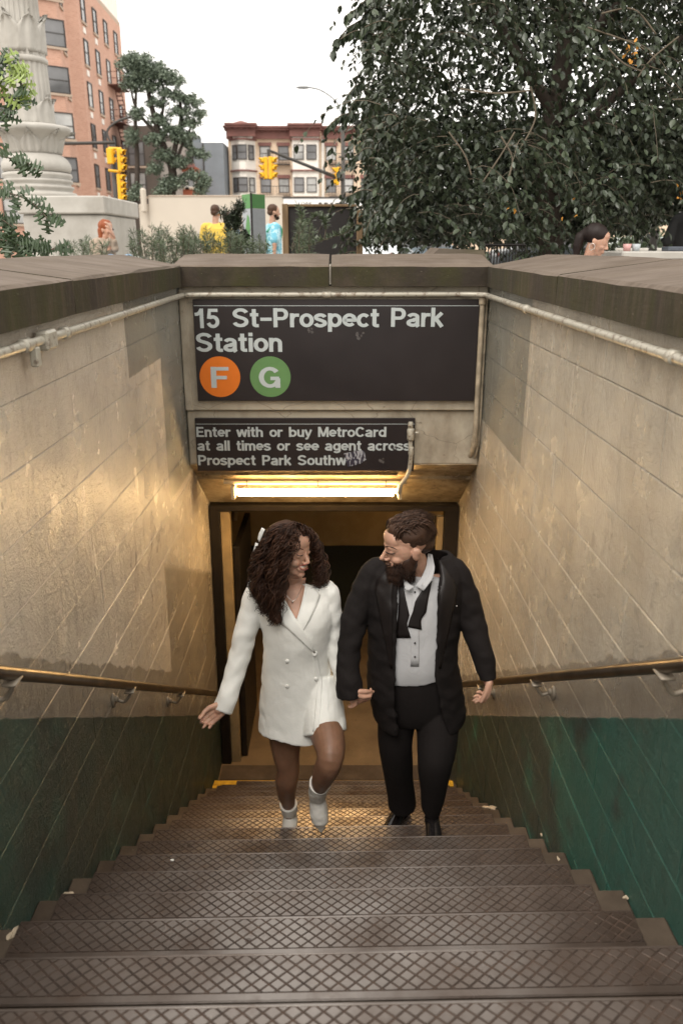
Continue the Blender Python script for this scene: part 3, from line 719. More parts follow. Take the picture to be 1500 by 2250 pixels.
# ------------------------------------------------------------------ doorway and corridor
YD = 6.07; zf = z13
d = empty('doorway', (0, YD, zf), 'black steel door frame with tan inner post at foot of stairs', 'door frame')
MB().bbox(WX0 + .004, WX0 + .085, YD - .05, YD + .05, zf, -1.96, .004).obj('post', M_BLACKMETAL, d)
MB().bbox(WX1 - .115, WX1 - .004, YD - .05, YD + .05, zf, -1.96, .004).obj('post', M_BLACKMETAL, d)
MB().bbox(WX0 + .004, WX1 - .004, YD - .052, YD + .052, -2.005, -1.955, .006).obj('header', M_BLACKMETAL, d)
MB().bbox(WX0 + .087, WX0 + .165, YD - .02, YD + .05, zf, -2.007, .004).obj('inner_post', M_TANFRAME, d)
MB().bbox(WX1 - .17, WX1 - .118, YD - .01, YD + .05, zf, -2.062, .004).obj('inner_post', M_TANFRAME, d)
for i in range(14): MB().tube([(.62 + i * .018, YD + .02, -2.062), (.62 + i * .018, YD + .02, -2.13)], .005, 6).obj('gate_bar', M_BLACKMETAL, d)
# open door leaf folded against the left, with its push bar
dl = empty('open_door', (WX0 + .2, YD + .3, zf), 'dark door folded open on the left with a bronze latch', 'door')
MB().bbox(WX0 + .168, WX0 + .22, YD + .06, YD + .95, zf + .01, -2.35, .004).obj('leaf', M_BLACKMETAL, dl)
MB().tube(bez([(WX0 + .235, YD + .10, -3.02), (WX0 + .31, YD + .08, -2.99), (WX0 + .33, YD + .08, -2.93), (WX0 + .27, YD + .1, -2.93), (WX0 + .235, YD + .12, -2.97)], 5), .016, 10).obj('latch', simple('gold_brass', (.42, .26, .08), .25, .2, 10, metal=1), dl, True)
MB().bbox(WX0 + .225, WX0 + .33, YD + .055, YD + .075, -3.16, -3.10, .003).obj('latch_plate', M_YELLOW, dl)
cb = MB(); cb.box(-4.5, 4.5, 8.65, 8.95, zf - .1, -1.5)
cb.obj('corridor_back_wall', M_CWALL, kind='structure')
MB().box(-4.5, WX0 - .37, 6.08, 6.3, zf - .1, -1.5).obj('corridor_front_wall', M_CWALL, kind='structure')
MB().box(WX1 + .37, 4.5, 6.08, 6.3, zf - .1, -1.5).obj('corridor_front_wall', M_CWALL, kind='structure')
MB().box(-4.5, 4.5, 6.14, 8.64, -1.90, -1.5).obj('corridor_ceiling', M_CWALL, kind='structure')
MB().box(-4.8, -4.51, 6.1, 8.9, zf - .1, -1.5).obj('corridor_end_wall', M_CWALL, kind='structure')
MB().box(4.51, 4.8, 6.1, 8.9, zf - .1, -1.5).obj('corridor_end_wall', M_CWALL, kind='structure')
MB().tube(bez([(-1.15, 8.55, -2.95), (-1.12, 8.55, -2.72), (-1.0, 8.55, -2.60), (-.4, 8.55, -2.57), (.3, 8.55, -2.57)], 6), .03, 10).obj('wall_pipe', M_PIPE_DARK, None, True, label='painted pipe bending along the back wall of the corridor', category='pipe')
# unseen lamp added on the ceiling to brighten the corridor
cl2 = empty('added_corridor_lamp', (1.4, 7.4, -1.94), 'unseen fluorescent lamp added on the corridor ceiling to brighten the back wall', 'lamp')
MB().bbox(.8, 2.0, 7.33, 7.47, -1.93, -1.90, .004).obj('housing', M_FIX, cl2)
M_TUBE2 = M_TUBE.copy(); M_TUBE2.name = 'dim_added_tube'; [setattr(q.inputs[1], 'default_value', 26) for q in M_TUBE2.node_tree.nodes if q.type == 'EMISSION']
MB().tube([(.82, 7.4, -1.955), (1.98, 7.4, -1.955)], .016, 12).obj('tube', M_TUBE2, cl2, True)
# ------------------------------------------------------------------ ground, street, wall backs
M_PAVE = NT('hex_paving'); n = M_PAVE
M_PAVE = n.out(n.mix(n.ramp(n.noise(2, 5), .3, .7), (.22, .20, .17), (.32, .29, .25)), .85, n.bump(n.voro(2.5, feat='DISTANCE_TO_EDGE'), .2, .01))
M_ASPH = simple('asphalt', (.06, .058, .055), .9, .2, 3)
M_SOIL = simple('planter_soil', (.05, .035, .02), .95, .3, 8, .4)
xo0, xo1, yo = WX0 - .36, WX1 + .36, YS + .42
gr = MB()
for (a, b, c, d_) in ((-300, xo0, -60, 400), (xo1, 300, -60, 400), (xo0, xo1, yo - .05, 400), (xo0, xo1, -60, -1.2)):
    gr.add([(a, c, GROUND), (b, c, GROUND), (b, d_, GROUND), (a, d_, GROUND)], [(0, 1, 2, 3)])
gr.obj('ground', M_PAVE, kind='structure')
MB().box(-300, 300, 27, 45, GROUND - .1, GROUND + .004).obj('road', M_ASPH, kind='structure')
MB().bbox(-300, 300, 45, 45.3, GROUND - .1, GROUND + .14, .02).obj('kerb', M_PAVE, kind='structure')
MB().box(-300, 300, 45.3, 52, GROUND - .1, GROUND + .13).obj('pavement', M_PAVE, kind='structure')
MB().box(-2.6, .9, 5.8, 8.2, GROUND - .02, GROUND + .02).obj('planter_bed', M_SOIL, kind='structure')

def XY(u, Y, v=430):
    p = P(u, v, Y); return p.x
# ------------------------------------------------------------------ granite column monument
n = NT('pale_granite')
c = n.mix(n.ramp(n.noise(3, 6, .6), .3, .7), (.37, .35, .315), (.49, .47, .43))
c = n.mix(n.ramp(n.noise(1.5, 6, .7, vec=n.scale(n.pos(), (1, 1, .4))), .5, .75, 0, .6), c, (.28, .25, .21))
M_GRAN = n.out(c, .8, n.bump(n.noise(30, 5), .2, .004))
YC = 14.0; pc = P(88, 430, YC); cx_, zb_ = pc.x, pc.z
col = empty('granite_column', (cx_, YC, GROUND), 'tall carved granite column with acanthus bowl on its square pedestal', 'column')
rb = 78 * mpx(pc)
def zz(v): return P(88, v, YC).z
prof = [(rb * 1.02, zz(437)), (rb * 1.04, zz(431)), (rb * 1.0, zz(425)), (rb * .90, zz(423)), (rb * .90, zz(419)), (rb * .95, zz(416)), (rb * .95, zz(411)), (rb * .88, zz(409)), (rb * .88, zz(405)), (rb * .93, zz(402)),
        (rb * .93, zz(397)), (rb * .87, zz(395)), (rb * .94, zz(389)), (rb * .92, zz(383)), (rb * .86, zz(381))]
MB().lathe(prof, (cx_, YC, 0), 48).obj('base_mouldings', M_GRAN, col, True)
prof = [(rb * .88, zz(380)), (rb * .93, zz(372)), (rb * .92, zz(362)), (rb * .84, zz(350)), (rb * .72, zz(342)), (rb * .68, zz(341))]
MB().lathe(prof, (cx_, YC, 0), 48).obj('torus', M_GRAN, col, True)
def scal(th, r, z): return 1 + .05 * abs(math.cos(4 * th + .4)) * (1 if z > zz(305) else .3)
prof = [(rb * .66, zz(341)), (rb * .67, zz(325)), (rb * .74, zz(308)), (rb * .86, zz(298)), (rb * .96, zz(293)), (rb * 1.0, zz(286)), (rb * .95, zz(279)), (rb * .80, zz(277)), (rb * .58, zz(275))]
bowl = MB().lathe(prof, (cx_, YC, 0), 96, scal).obj('bowl', M_GRAN, col, True)
# acanthus leaves: ribbed, curling blades standing on the bell
def acanthus(z0, z1, r0, r1, wid, phi, lip, parent=col):
    mb = MB(); nu, nv = 13, 12; h = z1 - z0; vs = []
    for side in (0, 1):
        for j in range(nv):
            t = j / (nv - 1); w = wid * (math.sin(math.pi * min(1, .28 + t * .80)) ** .7) * (1 + .10 * abs(math.sin(t * 14)))
            for i in range(nu):
                s_ = -1 + 2 * i / (nu - 1)
                rr = r0 + (r1 - r0) * t + .035 + lip * max(0, t - .72) ** 1.2 * 3 + .022 * math.cos(s_ * 10) * (1 - .3 * t) - side * .05 - .03 * s_ * s_
                th = phi + s_ * w / rr
                zt = z0 + h * t - max(0, t - .85) * h * .5 - .16 * h * abs(s_) ** 2 * t
                vs.append((cx_ + rr * math.sin(th), YC - rr * math.cos(th), zt))
    fs = []
    for j in range(nv - 1):
        for i in range(nu - 1):
            a = j * nu + i; fs.append((a, a + 1, a + nu + 1, a + nu)); b = a + nu * nv; fs.append((b, b + nu, b + nu + 1, b + 1))
    N_ = nu * nv
    for i in range(nu - 1):
        a = (nv - 1) * nu + i; fs.append((a, a + 1, a + 1 + N_, a + N_)); fs.append((i + 1, i, i + N_, i + 1 + N_))
    for j in range(nv - 1):
        a = j * nu; fs.append((a + nu, a, a + N_, a + nu + N_)); a = j * nu + nu - 1; fs.append((a, a + nu, a + nu + N_, a + N_))
    mb.add(vs, fs); return mb.obj('acanthus_leaf', M_GRAN, parent, True)
for k in range(8): acanthus(zz(340), zz(284), rb * .62, rb * .82, .17, k * math.pi / 4 + .2, .22)
for k in range(6): acanthus(zz(277), zz(206), rb * .56, rb * .56, .26, k * math.pi / 3 + .1, .10)
for k in range(6): acanthus(zz(120), zz(22), rb * .50, rb * .52, .26, k * math.pi / 3 - .35, .10)
def flut(th, r, z): return 1 - .045 * (math.cos(th * 24) < -.1)
def taper(v): return rb * (.60 - (280 - v) * .00035)
prof = [(taper(278), zz(278)), (taper(200), zz(200)), (taper(140), zz(142))]
MB().lathe(prof, (cx_, YC, 0), 144, flut).obj('shaft', M_GRAN, col)
MB().lathe([(taper(140) * 1.0, zz(142)), (taper(140) * 1.07, zz(139)), (taper(140) * 1.07, zz(131)), (taper(130), zz(128))], (cx_, YC, 0), 48).obj('collar', M_GRAN, col, True)
MB().lathe([(taper(130) * .99, zz(128)), (taper(0) * .97, zz(20)), (taper(0) * .94, zz(-600))], (cx_, YC, 0), 144, flut).obj('shaft', M_GRAN, col)
# pedestal
xl_, xr_ = XY(38, YC - .9, 460), XY(232, YC - .9, 460)
za, zb2, zc2 = zz(437), zz(486), GROUND
MB().bbox(xl_, xr_, YC - .9, YC + 1.3, P(0, 470, YC - .9).z, za + .0, .02).obj('pedestal_cap', M_GRAN, col)
MB().bbox(xl_ + .05, xr_ - .04, YC - .84, YC + 1.2, GROUND, P(0, 471, YC - .9).z, .02).obj('pedestal_block', M_GRAN, col)
MB().bbox(xl_ - .4, xr_ + .25, YC - 1.25, YC + 1.5, GROUND, GROUND + .42, .02).obj('plinth', M_GRAN, col)
# rounded granite block
p = P(293, 530, 12.3)
b = MB(); prof = [(-.34, 0), (.34, 0), (.34, .62), (.26, .80), (.12, .90), (0, .92), (-.12, .90), (-.26, .80), (-.34, .62)]
b.prism([(q[0], q[1]) for q in prof], -.3, .3, Matrix.Translation((p.x, p.y, GROUND)) @ Matrix.Rotation(math.radians(90), 4, 'X'))
tag(b.obj('granite_bollard', M_GRAN), 'round-topped granite block beside the seated red-haired woman', 'bollard')

# ------------------------------------------------------------------ brick apartment tower
def brick_mat(name, c1, c2, scale=1.0):
    n = NT(name); x, y, z = n.sep()
    cb = n.node('ShaderNodeCombineXYZ'); n.put(cb.inputs[0], n.math('ADD', x, y)); n.put(cb.inputs[1], z)
    bt = n.node('ShaderNodeTexBrick'); n.put(bt.inputs['Vector'], cb.outputs[0]); bt.inputs['Scale'].default_value = scale
    bt.inputs['Brick Width'].default_value = .4; bt.inputs['Row Height'].default_value = .14; bt.inputs['Mortar Size'].default_value = .012
    n.put(bt.inputs['Color1'], c1); n.put(bt.inputs['Color2'], c2); n.put(bt.inputs['Mortar'], tuple(min(1, c * 1.3) for c in c1))
    c = n.mix(n.ramp(n.noise(.35, 5), .35, .7, 0, .35), bt.outputs['Color'], tuple(c * .65 for c in c1))
    return n.out(c, .9)
M_BRICK = brick_mat('salmon_brick', (.53, .31, .23), (.60, .37, .28))
M_TANB = brick_mat('buff_brick', (.72, .56, .42), (.80, .63, .48))
M_GLASS = simple('dim_window_glass', (.16, .16, .165), .12, .5, .25, spec=.8)
M_CURT = simple('curtained_window_glass', (.42, .42, .41), .25, .4, .5, spec=.6)
M_WFRAME = simple('dark_window_frame', (.05, .042, .038), .5)
M_WHITEP = simple('white_painted_trim', (.82, .78, .72), .6, .08, 2)
M_BROWNP = simple('maroon_cornice_paint', (.22, .10, .085), .6, .2, 1)
M_SILL = simple('stone_sill', (.46, .36, .28), .8)
def window(mb_parent, o, dx, nrm, u, z, w, h, frame=M_WFRAME, glass=None, surround=None, rails=1, sill=True):
    "window on a wall: o origin, dx unit along wall, nrm outward"
    up = Vector((0, 0, 1)); M = Matrix((dx, -nrm, up)).transposed().to_4x4(); M.translation = Vector(o) + dx * u + up * z
    f = MB(); t = .07
    f.box(-w / 2, -w / 2 + t, -.10, .03, 0, h, M); f.box(w / 2 - t, w / 2, -.10, .03, 0, h, M)
    f.box(-w / 2 + t, w / 2 - t, -.10, .03, h - t, h, M); f.box(-w / 2 + t, w / 2 - t, -.10, .03, 0, t, M)
    if rails: f.box(-w / 2 + t, w / 2 - t, -.07, -.02, h * .48, h * .48 + t * .8, M)
    fo = f.obj('window', frame, mb_parent)
    MB().box(-w / 2 + t * .8, w / 2 - t * .8, -.035, -.015, t * .8, h - t * .8, M).obj('pane', glass or random.choice([M_GLASS, M_GLASS, M_CURT]), fo)
    if sill: MB().box(-w / 2 - .1, w / 2 + .1, -.12, -.002, -.16, -.002, M).obj('sill', M_SILL, fo)
    if surround: MB().box(-w / 2 - .12, w / 2 + .12, -.14, -.003, h + .002, h + .32, M).obj('lintel', surround, fo)
apt = empty('apartment_building', (-26, 72, GROUND), 'tall salmon brick apartment building with fire escapes, left of the tree', 'building')
def ptop(u, Y): return XY(u, Y)
plan = [(ptop(-60, 60), 60), (ptop(164, 64.5), 64.5), (ptop(181, 68), 68), (ptop(207, 69), 69), (ptop(292, 84), 84)]
top = P(262, 60, 84).z; top2 = top + 5
poly = [(a, b) for a, b in plan] + [(plan[-1][0] - 18, 95), (plan[0][0] - 4, 95)]
MB().prism(poly, GROUND, top).obj('wall', M_BRICK, apt)
MB().prism([(a * 1.0, b) for a, b in poly], top + .002, top + .35).obj('parapet', M_SILL, apt)
def face(i):
    a = Vector((*plan[i], 0)); b = Vector((*plan[i + 1], 0)); d_ = (b - a); L_ = d_.length; d_.normalize()
    return a, d_, Vector((d_.y, -d_.x, 0)), L_
storey = 2.98
def z_at(v, Y): return P(250, v, Y).z
for i, (cols, w, h) in enumerate(((( .40, .70, .93,), 1.9, 1.75), ((.5,), 1.0, 1.7), ((), 1, 1), ((.10, .34, .58, .83), 1.25, 1.8))):
    a, d_, nr, L_ = face(i)
    for c_ in cols:
        for k in range(9):
            z = top - 2.75 - k * storey
            if z < 1.5 - 1: continue
            window(apt, a, d_, nr, c_ * L_, z, w, h)
            if i == 3 and c_ in (.10, .34) and k < 6:
                M = Matrix((d_, -nr, Vector((0, 0, 1)))).transposed().to_4x4(); M.translation = a + d_ * c_ * L_ + Vector((0, 0, z - .75))
                MB().box(-.35, .35, -.05, -.002, 0, .42, M).obj('air_conditioner_sleeve', M_WHITEP, apt)
a, d_, nr, L_ = face(3)
M = Matrix((d_, -nr, Vector((0, 0, 1)))).transposed().to_4x4()
for k in range(1, 7):
    z = top - 2.9 - k * storey; fe = MB(); M2 = M.copy(); M2.translation = a + d_ * L_ * .66 + Vector((0, 0, z))
    x0_, x1_ = -1.9, 1.9
    fe.box(x0_, x1_, -1.1, -.02, -.06, 0, M2)
    for zz_ in (.45, .95):
        fe.box(x0_, x1_, -1.1, -1.06, zz_, zz_ + .04, M2); fe.box(x0_, x0_ + .04, -1.1, -.02, zz_, zz_ + .04, M2); fe.box(x1_ - .04, x1_, -1.1, -.02, zz_, zz_ + .04, M2)
    for q in range(14): fe.box(x0_ + q * .38, x0_ + q * .38 + .03, -1.1, -1.07, 0, .95, M2)
    for q in range(10):
        t = q / 9; fe.box(-.6 + t * 2.2, -.2 + t * 2.2, -.8, -.3, -t * 2.9, -t * 2.9 + .04, M2)
    fe.tube([M2 @ Vector((-.6, -.8, 0)), M2 @ Vector((1.8, -.8, -2.9))], .04, 4); fe.tube([M2 @ Vector((-.6, -.3, 0)), M2 @ Vector((1.8, -.3, -2.9))], .04, 4)
    fe.obj('fire_escape', simple('rusty_fire_escape', (.14, .06, .045), .8) if k == 1 else bpy.data.materials['rusty_fire_escape'], apt)
MB().box(-24, -20.5, 80, 86, top + .36, top + 3.2).obj('rooftop_room', M_WHITEP, apt)

# ------------------------------------------------------------------ three storey row house
YR = 86.0
row = empty('row_house', (XY(640, YR), YR, GROUND), 'three-storey buff brick row house with white bay windows and maroon cornice', 'building')
def RX(u): return XY(u, YR, 360)
def RZ(v): return P(640, v, YR).z
xL, xR = RX(503), RX(860)
MB().box(xL, xR, YR, YR + 14, GROUND, RZ(286)).obj('wall', M_TANB, row)
def cornice(x0, x1, y, dz=0):
    m = MB(); m.box(x0, x1, y - .25, y + .1, RZ(304) + dz, RZ(288) + dz); m.box(x0 - .12, x1 + .12, y - .75, y + .1, RZ(288) + dz + .002, RZ(283) + dz)
    m.box(x0 - .2, x1 + .2, y - .95, y + .1, RZ(283) + dz + .002, RZ(279) + dz); m.box(x0, x1, y - .35, y + .1, RZ(306) + dz, RZ(304) + dz - .002)
    x = x0 + .2
    while x < x1: m.box(x, x + .14, y - .6, y - .25, RZ(291) + dz, RZ(288) + dz - .004); x += .55
    return m.obj('cornice', M_BROWNP, row)
cornice(RX(500), RX(640) - .02, YR); cornice(RX(706) + .02, xR, YR); 
def bay(x0, x1, dep, slant, wins):
    z0, z1 = RZ(432), RZ(299); b = MB()
    pl = [(x0, YR + .05), (x0 + slant, YR - dep), (x1 - slant, YR - dep), (x1, YR + .05)]
    b.prism(pl, z0, RZ(300)); bo = b.obj('bay_window', M_WHITEP, row)
    for v in (310, 378):
        pl2 = [(x0 - .15, YR + .04), (x0 + slant - .1, YR - dep - .22), (x1 - slant + .1, YR - dep - .22), (x1 + .15, YR + .04)]
        MB().prism(pl2, RZ(v), RZ(v - 3.2)).obj('moulding', M_BROWNP, bo)
    for k, v in enumerate((353, 424)):
        zz_ = RZ(v); h = RZ(v - 33) - zz_
        for (t, w) in wins:
            window(row, Vector((x0, YR - dep, 0)), Vector((1, 0, 0)), Vector((0, -1, 0)), t * (x1 - x0), zz_, w, h, sill=False)
        if slant > .5:
            for sgn in (0, 1):
                A = Vector((pl[0] + (0,)) if not sgn else (pl[2] + (0,))); B = Vector((pl[1] + (0,)) if not sgn else (pl[3] + (0,)))
                dd = (B - A); LL = dd.length; dd.normalize()
                window(row, A, dd, Vector((dd.y, -dd.x, 0)), LL * .52, zz_, .75, h, sill=False)
    cornice(x0 - .1, x1 + .1, YR - dep, .12)
    return bo
bay(RX(508), RX(563), 1.1, .95, ((.5, .95),)); bay(RX(641), RX(702), .9, .12, ((.27, 1.0), (.72, 1.0)))
b = MB(); c0 = RX(533); zt_ = RZ(281); b.add([(c0 - 1.7, YR - 1.4, zt_), (c0 + 1.7, YR - 1.4, zt_), (c0 + 1.7, YR + 1, zt_), (c0 - 1.7, YR + 1, zt_), (c0, YR - .2, RZ(265))], [(0, 1, 4), (1, 2, 4), (2, 3, 4), (3, 0, 4), (3, 2, 1, 0)])
b.obj('turret_roof', M_BROWNP, row)
for v in (353, 424):
    z_ = RZ(v); h = RZ(v - 32) - z_
    for u in (583, 623, 727, 765, 805, 840):
        window(row, Vector((0, YR, 0)), Vector((1, 0, 0)), Vector((0, -1, 0)), RX(u), z_, 1.05, h, surround=M_BROWNP)
    for x_ in (RX(578), RX(722)):
        m = MB()
        for q in range(9): m.box(x_ + q * .33, x_ + q * .33 + .03, YR - .8, YR - .77, z_ - .35, z_ + .55)
        m.box(x_, x_ + 2.7, YR - .82, YR - .02, z_ - .42, z_ - .35); m.box(x_, x_ + 2.7, YR - .8, YR - .76, z_ + .55, z_ + .6)
        m.obj('balcony_rail', M_WFRAME, row)
MB().tube([(RX(709), YR - .1, RZ(300)), (RX(709), YR - .1, RZ(436))], .16, 8).obj('drainpipe', M_WHITEP, row)
# grey building, red brick house, brown-grey house
gb = empty('grey_house', (XY(466, 84), 84, GROUND), 'plain blue-grey windowless house with chimney beside the row house', 'building')
MB().box(XY(434, 84), xL - .1, 83, 97, GROUND, P(466, 313, 83).z).obj('wall', simple('blue_grey_stucco', (.21, .235, .26), .9, .1, 1), gb)
MB().box(XY(434, 84) - .05, XY(445, 84), 83.3, 85, P(0, 313, 83).z, P(0, 296, 83).z).obj('chimney', bpy.data.materials['blue_grey_stucco'], gb)
MB().tube([(XY(451, 82.9), 82.9, P(0, 315, 83).z), (XY(451, 82.9), 82.9, 0)], .06, 6).obj('drainpipe', M_WFRAME, gb)
M_BR2 = brick_mat('red_brick', (.33, .095, .05), (.40, .13, .075))
rbk = empty('red_brick_house', (XY(415, 80), 80, GROUND), 'small red brick house between the tree and the grey house', 'building')
MB().box(XY(380, 80), XY(433, 80), 79.4, 88, GROUND, P(0, 366, 80).z).obj('wall', M_BR2, rbk)
MB().box(XY(379, 80), XY(434, 80), 79.1, 79.39, P(0, 370, 80).z, P(0, 362, 80).z).obj('cornice', M_BROWNP, rbk)
window(rbk, Vector((0, 79.4, 0)), Vector((1, 0, 0)), Vector((0, -1, 0)), XY(405, 80), P(0, 413, 80).z, 1.0, 1.3, frame=M_WHITEP)
window(rbk, Vector((0, 79.4, 0)), Vector((1, 0, 0)), Vector((0, -1, 0)), XY(424, 80), P(0, 413, 80).z, .9, 1.3, frame=M_WHITEP)
dh = empty('brown_grey_house', (XY(330, 76), 76, GROUND), 'brown-grey house half hidden behind the tall tree', 'building')
M_DH = simple('brown_grey_render', (.12, .10, .085), .9, .15, .6)
MB().box(XY(284, 76), XY(350, 76), 76, 86, GROUND, P(0, 276, 76).z).obj('wall', M_DH, dh)
MB().box(XY(350, 76) + .01, XY(388, 76), 77, 86, GROUND, P(0, 308, 76).z).obj('side_wing', simple('pale_render', (.36, .33, .30), .9, .1, .6), dh)
for v in (345, 412):
    window(dh, Vector((0, 76, 0)), Vector((1, 0, 0)), Vector((0, -1, 0)), XY(307, 76), P(0, v + 20, 76).z, 1.4, 2.0)
# low cream wall and shop
M_CREAMW = simple('cream_wall_paint', (.54, .48, .405), .9, .04, .6)
cw = empty('street_wall', (XY(450, 54), 54, GROUND), 'long cream rendered wall with a taller end pier behind the shrubs', 'wall')
MB().box(XY(326, 54), XY(622, 54), 54, 54.4, GROUND, P(0, 429, 54).z).obj('wall_panel', M_CREAMW, cw)
MB().box(XY(302, 54), XY(326, 54) - .01, 54.2, 54.4, GROUND, P(0, 448, 54).z).obj('wall_panel', M_CREAMW, cw)
MB().bbox(XY(311, 53.9), XY(322, 53.9), 53.5, 53.98, P(0, 468, 54).z, P(0, 414, 54).z, .1).obj('pier', M_CREAMW, cw)
MB().box(XY(326, 54), XY(622, 54), 53.95, 53.998, P(0, 431.5, 54).z, P(0, 430, 54).z).obj('coping', M_SILL, cw)
shop = empty('corner_shop', (XY(700, 54), 54, GROUND), 'low corner shop with a white fascia lettered OAK', 'shop')
MB().box(XY(622, 54) + .02, XY(900, 54), 54, 66, GROUND, P(0, 437, 54).z).obj('wall', M_WHITEP, shop)
MB().box(XY(620, 54) + .02, XY(905, 54), 53.7, 53.99, P(0, 436, 54).z, P(0, 433, 54).z).obj('roof_edge', M_WFRAME, shop)
MB().box(XY(622, 54) + .02, XY(903, 54), 53.75, 53.99, P(0, 452, 54).z, P(0, 436.5, 54).z).obj('fascia', simple('white_fascia', (.80, .80, .80), .6, .02), shop)
MB().box(XY(640, 54), XY(740, 54), 53.90, 53.995, GROUND + .5, P(0, 456, 54).z).obj('shop_window', M_GLASS, shop)
write('OAK', XY(661, 53.74, 445), P(0, 450, 53.74).z, XY(686, 53.74, 445), P(0, 443.5, 53.74).z, 53.745, M_WFRAME, shop, name='letter', tk=.12)
fl = MB(); r = random.Random(4); x = XY(700, 53.74, 445); 
for q in range(6):
    w_ = r.uniform(.14, .34); fl.box(x, x + w_, 53.70, 53.742, P(0, 450, 53.74).z, P(0, 445.5 + r.uniform(-.6, 1), 53.74).z); x += w_ + .16
fl.obj('worn_lettering', M_WFRAME, shop, kind='stuff')

# ------------------------------------------------------------------ street furniture
M_YEL = simple('traffic_yellow', (.78, .42, .015), .45, .05, 5)
M_POLE = simple('dark_green_grey_pole', (.055, .05, .045), .5, .2, 4)
M_LENS = simple('unlit_lens', (.10, .02, .01), .3)
def signal(x, y, z, ry, par, n=3, s=1.0, name='signal_head'):
    "signal head: housing, visors and lenses; z = top"
    M = Matrix.Translation((x, y, z)) @ Matrix.Rotation(ry, 4, 'Z') @ Matrix.Scale(s, 4)
    b = MB(); b.bbox(-.17, .17, -.10, .10, -n * .36, 0, .03, M); hd = b.obj(name, M_YEL, par)
    for k in range(n):
        zc_ = -.18 - k * .36; v = MB(); vs = []
        m = 14
        for L_ in (0, 1):
            for q in range(m + 1):
                a = math.radians(-35 + 250 * q / m)
                vs.append(M @ Vector((.155 * math.cos(a), -.10 - L_ * .24 * (1 if 20 < math.degrees(a) < 160 else .6), zc_ + .155 * math.sin(a))))
        vi = [p + (M.to_3x3() @ Vector((0, 0, 0))) for p in vs]
        v.add(vs, [(q, q + 1, q + m + 2, q + m + 1) for q in range(m)]); o = v.obj('visor', M_YEL, hd, True)
        sm = o.modifiers.new('t', 'SOLIDIFY'); sm.thickness = .012
        MB().tube([M @ Vector((0, -.101, zc_)), M @ Vector((0, -.115, zc_))], .13 * s, 16).obj('lens', M_LENS, hd)
    return hd
# left signal pole
YT = 31.0
tl = empty('traffic_signal_pole', (XY(262, YT), YT, GROUND), 'traffic signal pole before the brick building, yellow heads and long mast arm', 'traffic light')
px0 = P(262, 500, YT).x; ptop_ = P(250, 318, YT)
MB().tube([(px0, YT, GROUND), (px0, YT, P(0, 318, YT).z)], .11, 12).obj('pole', M_POLE, tl, True)
q = P(262, 318, YT)
MB().tube(bez([(px0 + .1, YT, P(0, 313, YT).z), (px0 - .9, YT - .2, P(0, 316, YT).z), (px0 - 2.2, YT - .8, P(0, 322, YT).z), (px0 - 4.2, YT - 1.5, P(0, 330, YT).z)], 4), .055, 8).obj('mast_arm', M_POLE, tl, True)
lx = P(275, 255, YT)
MB().tube(bez([(px0, YT, P(0, 320, YT).z), (px0 - .15, YT, P(0, 290, YT).z), (px0 + .2, YT, P(0, 268, YT).z), (px0 + .75, YT, P(0, 256, YT).z)], 5), .04, 8).obj('lamp_arm', M_POLE, tl, True)
k = depth(Vector((px0, YT, 2))) / F
signal(P(247, 328, YT).x, YT - .35, P(0, 328, YT).z, 2.6, tl, 2, .72)
signal(P(269, 330, YT).x, YT - .35, P(0, 330, YT).z, 1.15, tl, 3, .68)
signal(P(263, 384, YT).x + .08, YT - .3, P(0, 384, YT).z, 1.2, tl, 2, .68); signal(P(265, 414, YT).x + .08, YT - .3, P(0, 413, YT).z, 1.2, tl, 2, .66)
MB().tube([(P(244, 328, YT).x, YT - .3, P(0, 328, YT).z), (P(272, 331, YT).x, YT - .3, P(0, 329, YT).z)], .05, 6).obj('bracket', M_YEL, tl)
MB().tube([(P(244, 376, YT).x, YT - .3, P(0, 376, YT).z), (P(270, 380, YT).x, YT - .3, P(0, 379, YT).z)], .05, 6).obj('bracket', M_YEL, tl)
signal(P(241, 487, YT).x, YT - .35, P(0, 482, YT).z, .3, tl, 1, .7)
# right signal pole with cobra head lamp
YT = 33.0; k = depth(P(752, 350, YT)) / F
tr = empty('traffic_signal_pole', (XY(752, YT), YT, GROUND), 'traffic signal pole before the row house, curved lamp arm above a slanting mast', 'traffic light')
px1 = P(753, 430, YT).x
MB().tube([(px1, YT, GROUND), (px1, YT, P(0, 270, YT).z)], [.10, .07], 12).obj('pole', M_POLE, tr, True)
MB().tube(bez([(px1, YT, P(0, 272, YT).z), (px1 - .06, YT, P(0, 250, YT).z), (px1 - .28, YT, P(0, 222, YT).z), (px1 - .8, YT, P(0, 199, YT).z), (px1 - 1.25, YT, P(0, 192, YT).z)], 6), .03, 8).obj('lamp_arm', simple('galvanised_arm', (.30, .31, .32), .5), tr, True)
lh = MB(); lh.ball((px1 - 1.48, YT, P(0, 192, YT).z), (.27, .12, .055), None, 12, 8); lh.obj('lamp_head', bpy.data.materials['galvanised_arm'], tr, True)
e0 = P(753, 395, YT); e1 = P(590, 330, YT - 2.5)
MB().tube([(px1, YT, e0.z), tuple(e1)], [.075, .045], 8).obj('mast_arm', M_POLE, tr, True)
MB().tube([(e1.x, e1.y, e1.z + .03), (e1.x, e1.y, P(0, 346, YT - 2.5).z)], .06, 8).obj('hanger', M_POLE, tr)
signal(P(583, 346, YT - 2.5).x, YT - 2.6, P(0, 346, YT - 2.5).z, -1.2, tr, 3, .66); signal(P(596, 346, YT - 2.5).x, YT - 2.6, P(0, 345, YT - 2.5).z, 1.2, tr, 3, .68)
signal(P(740, 371, YT).x, YT - .25, P(0, 369, YT).z, -1.25, tr, 3, .58)
MB().tube([(P(738, 370, YT).x, YT - .2, P(0, 370, YT).z), (px1, YT, P(0, 370, YT).z)], .035, 6).obj('bracket', M_YEL, tr)
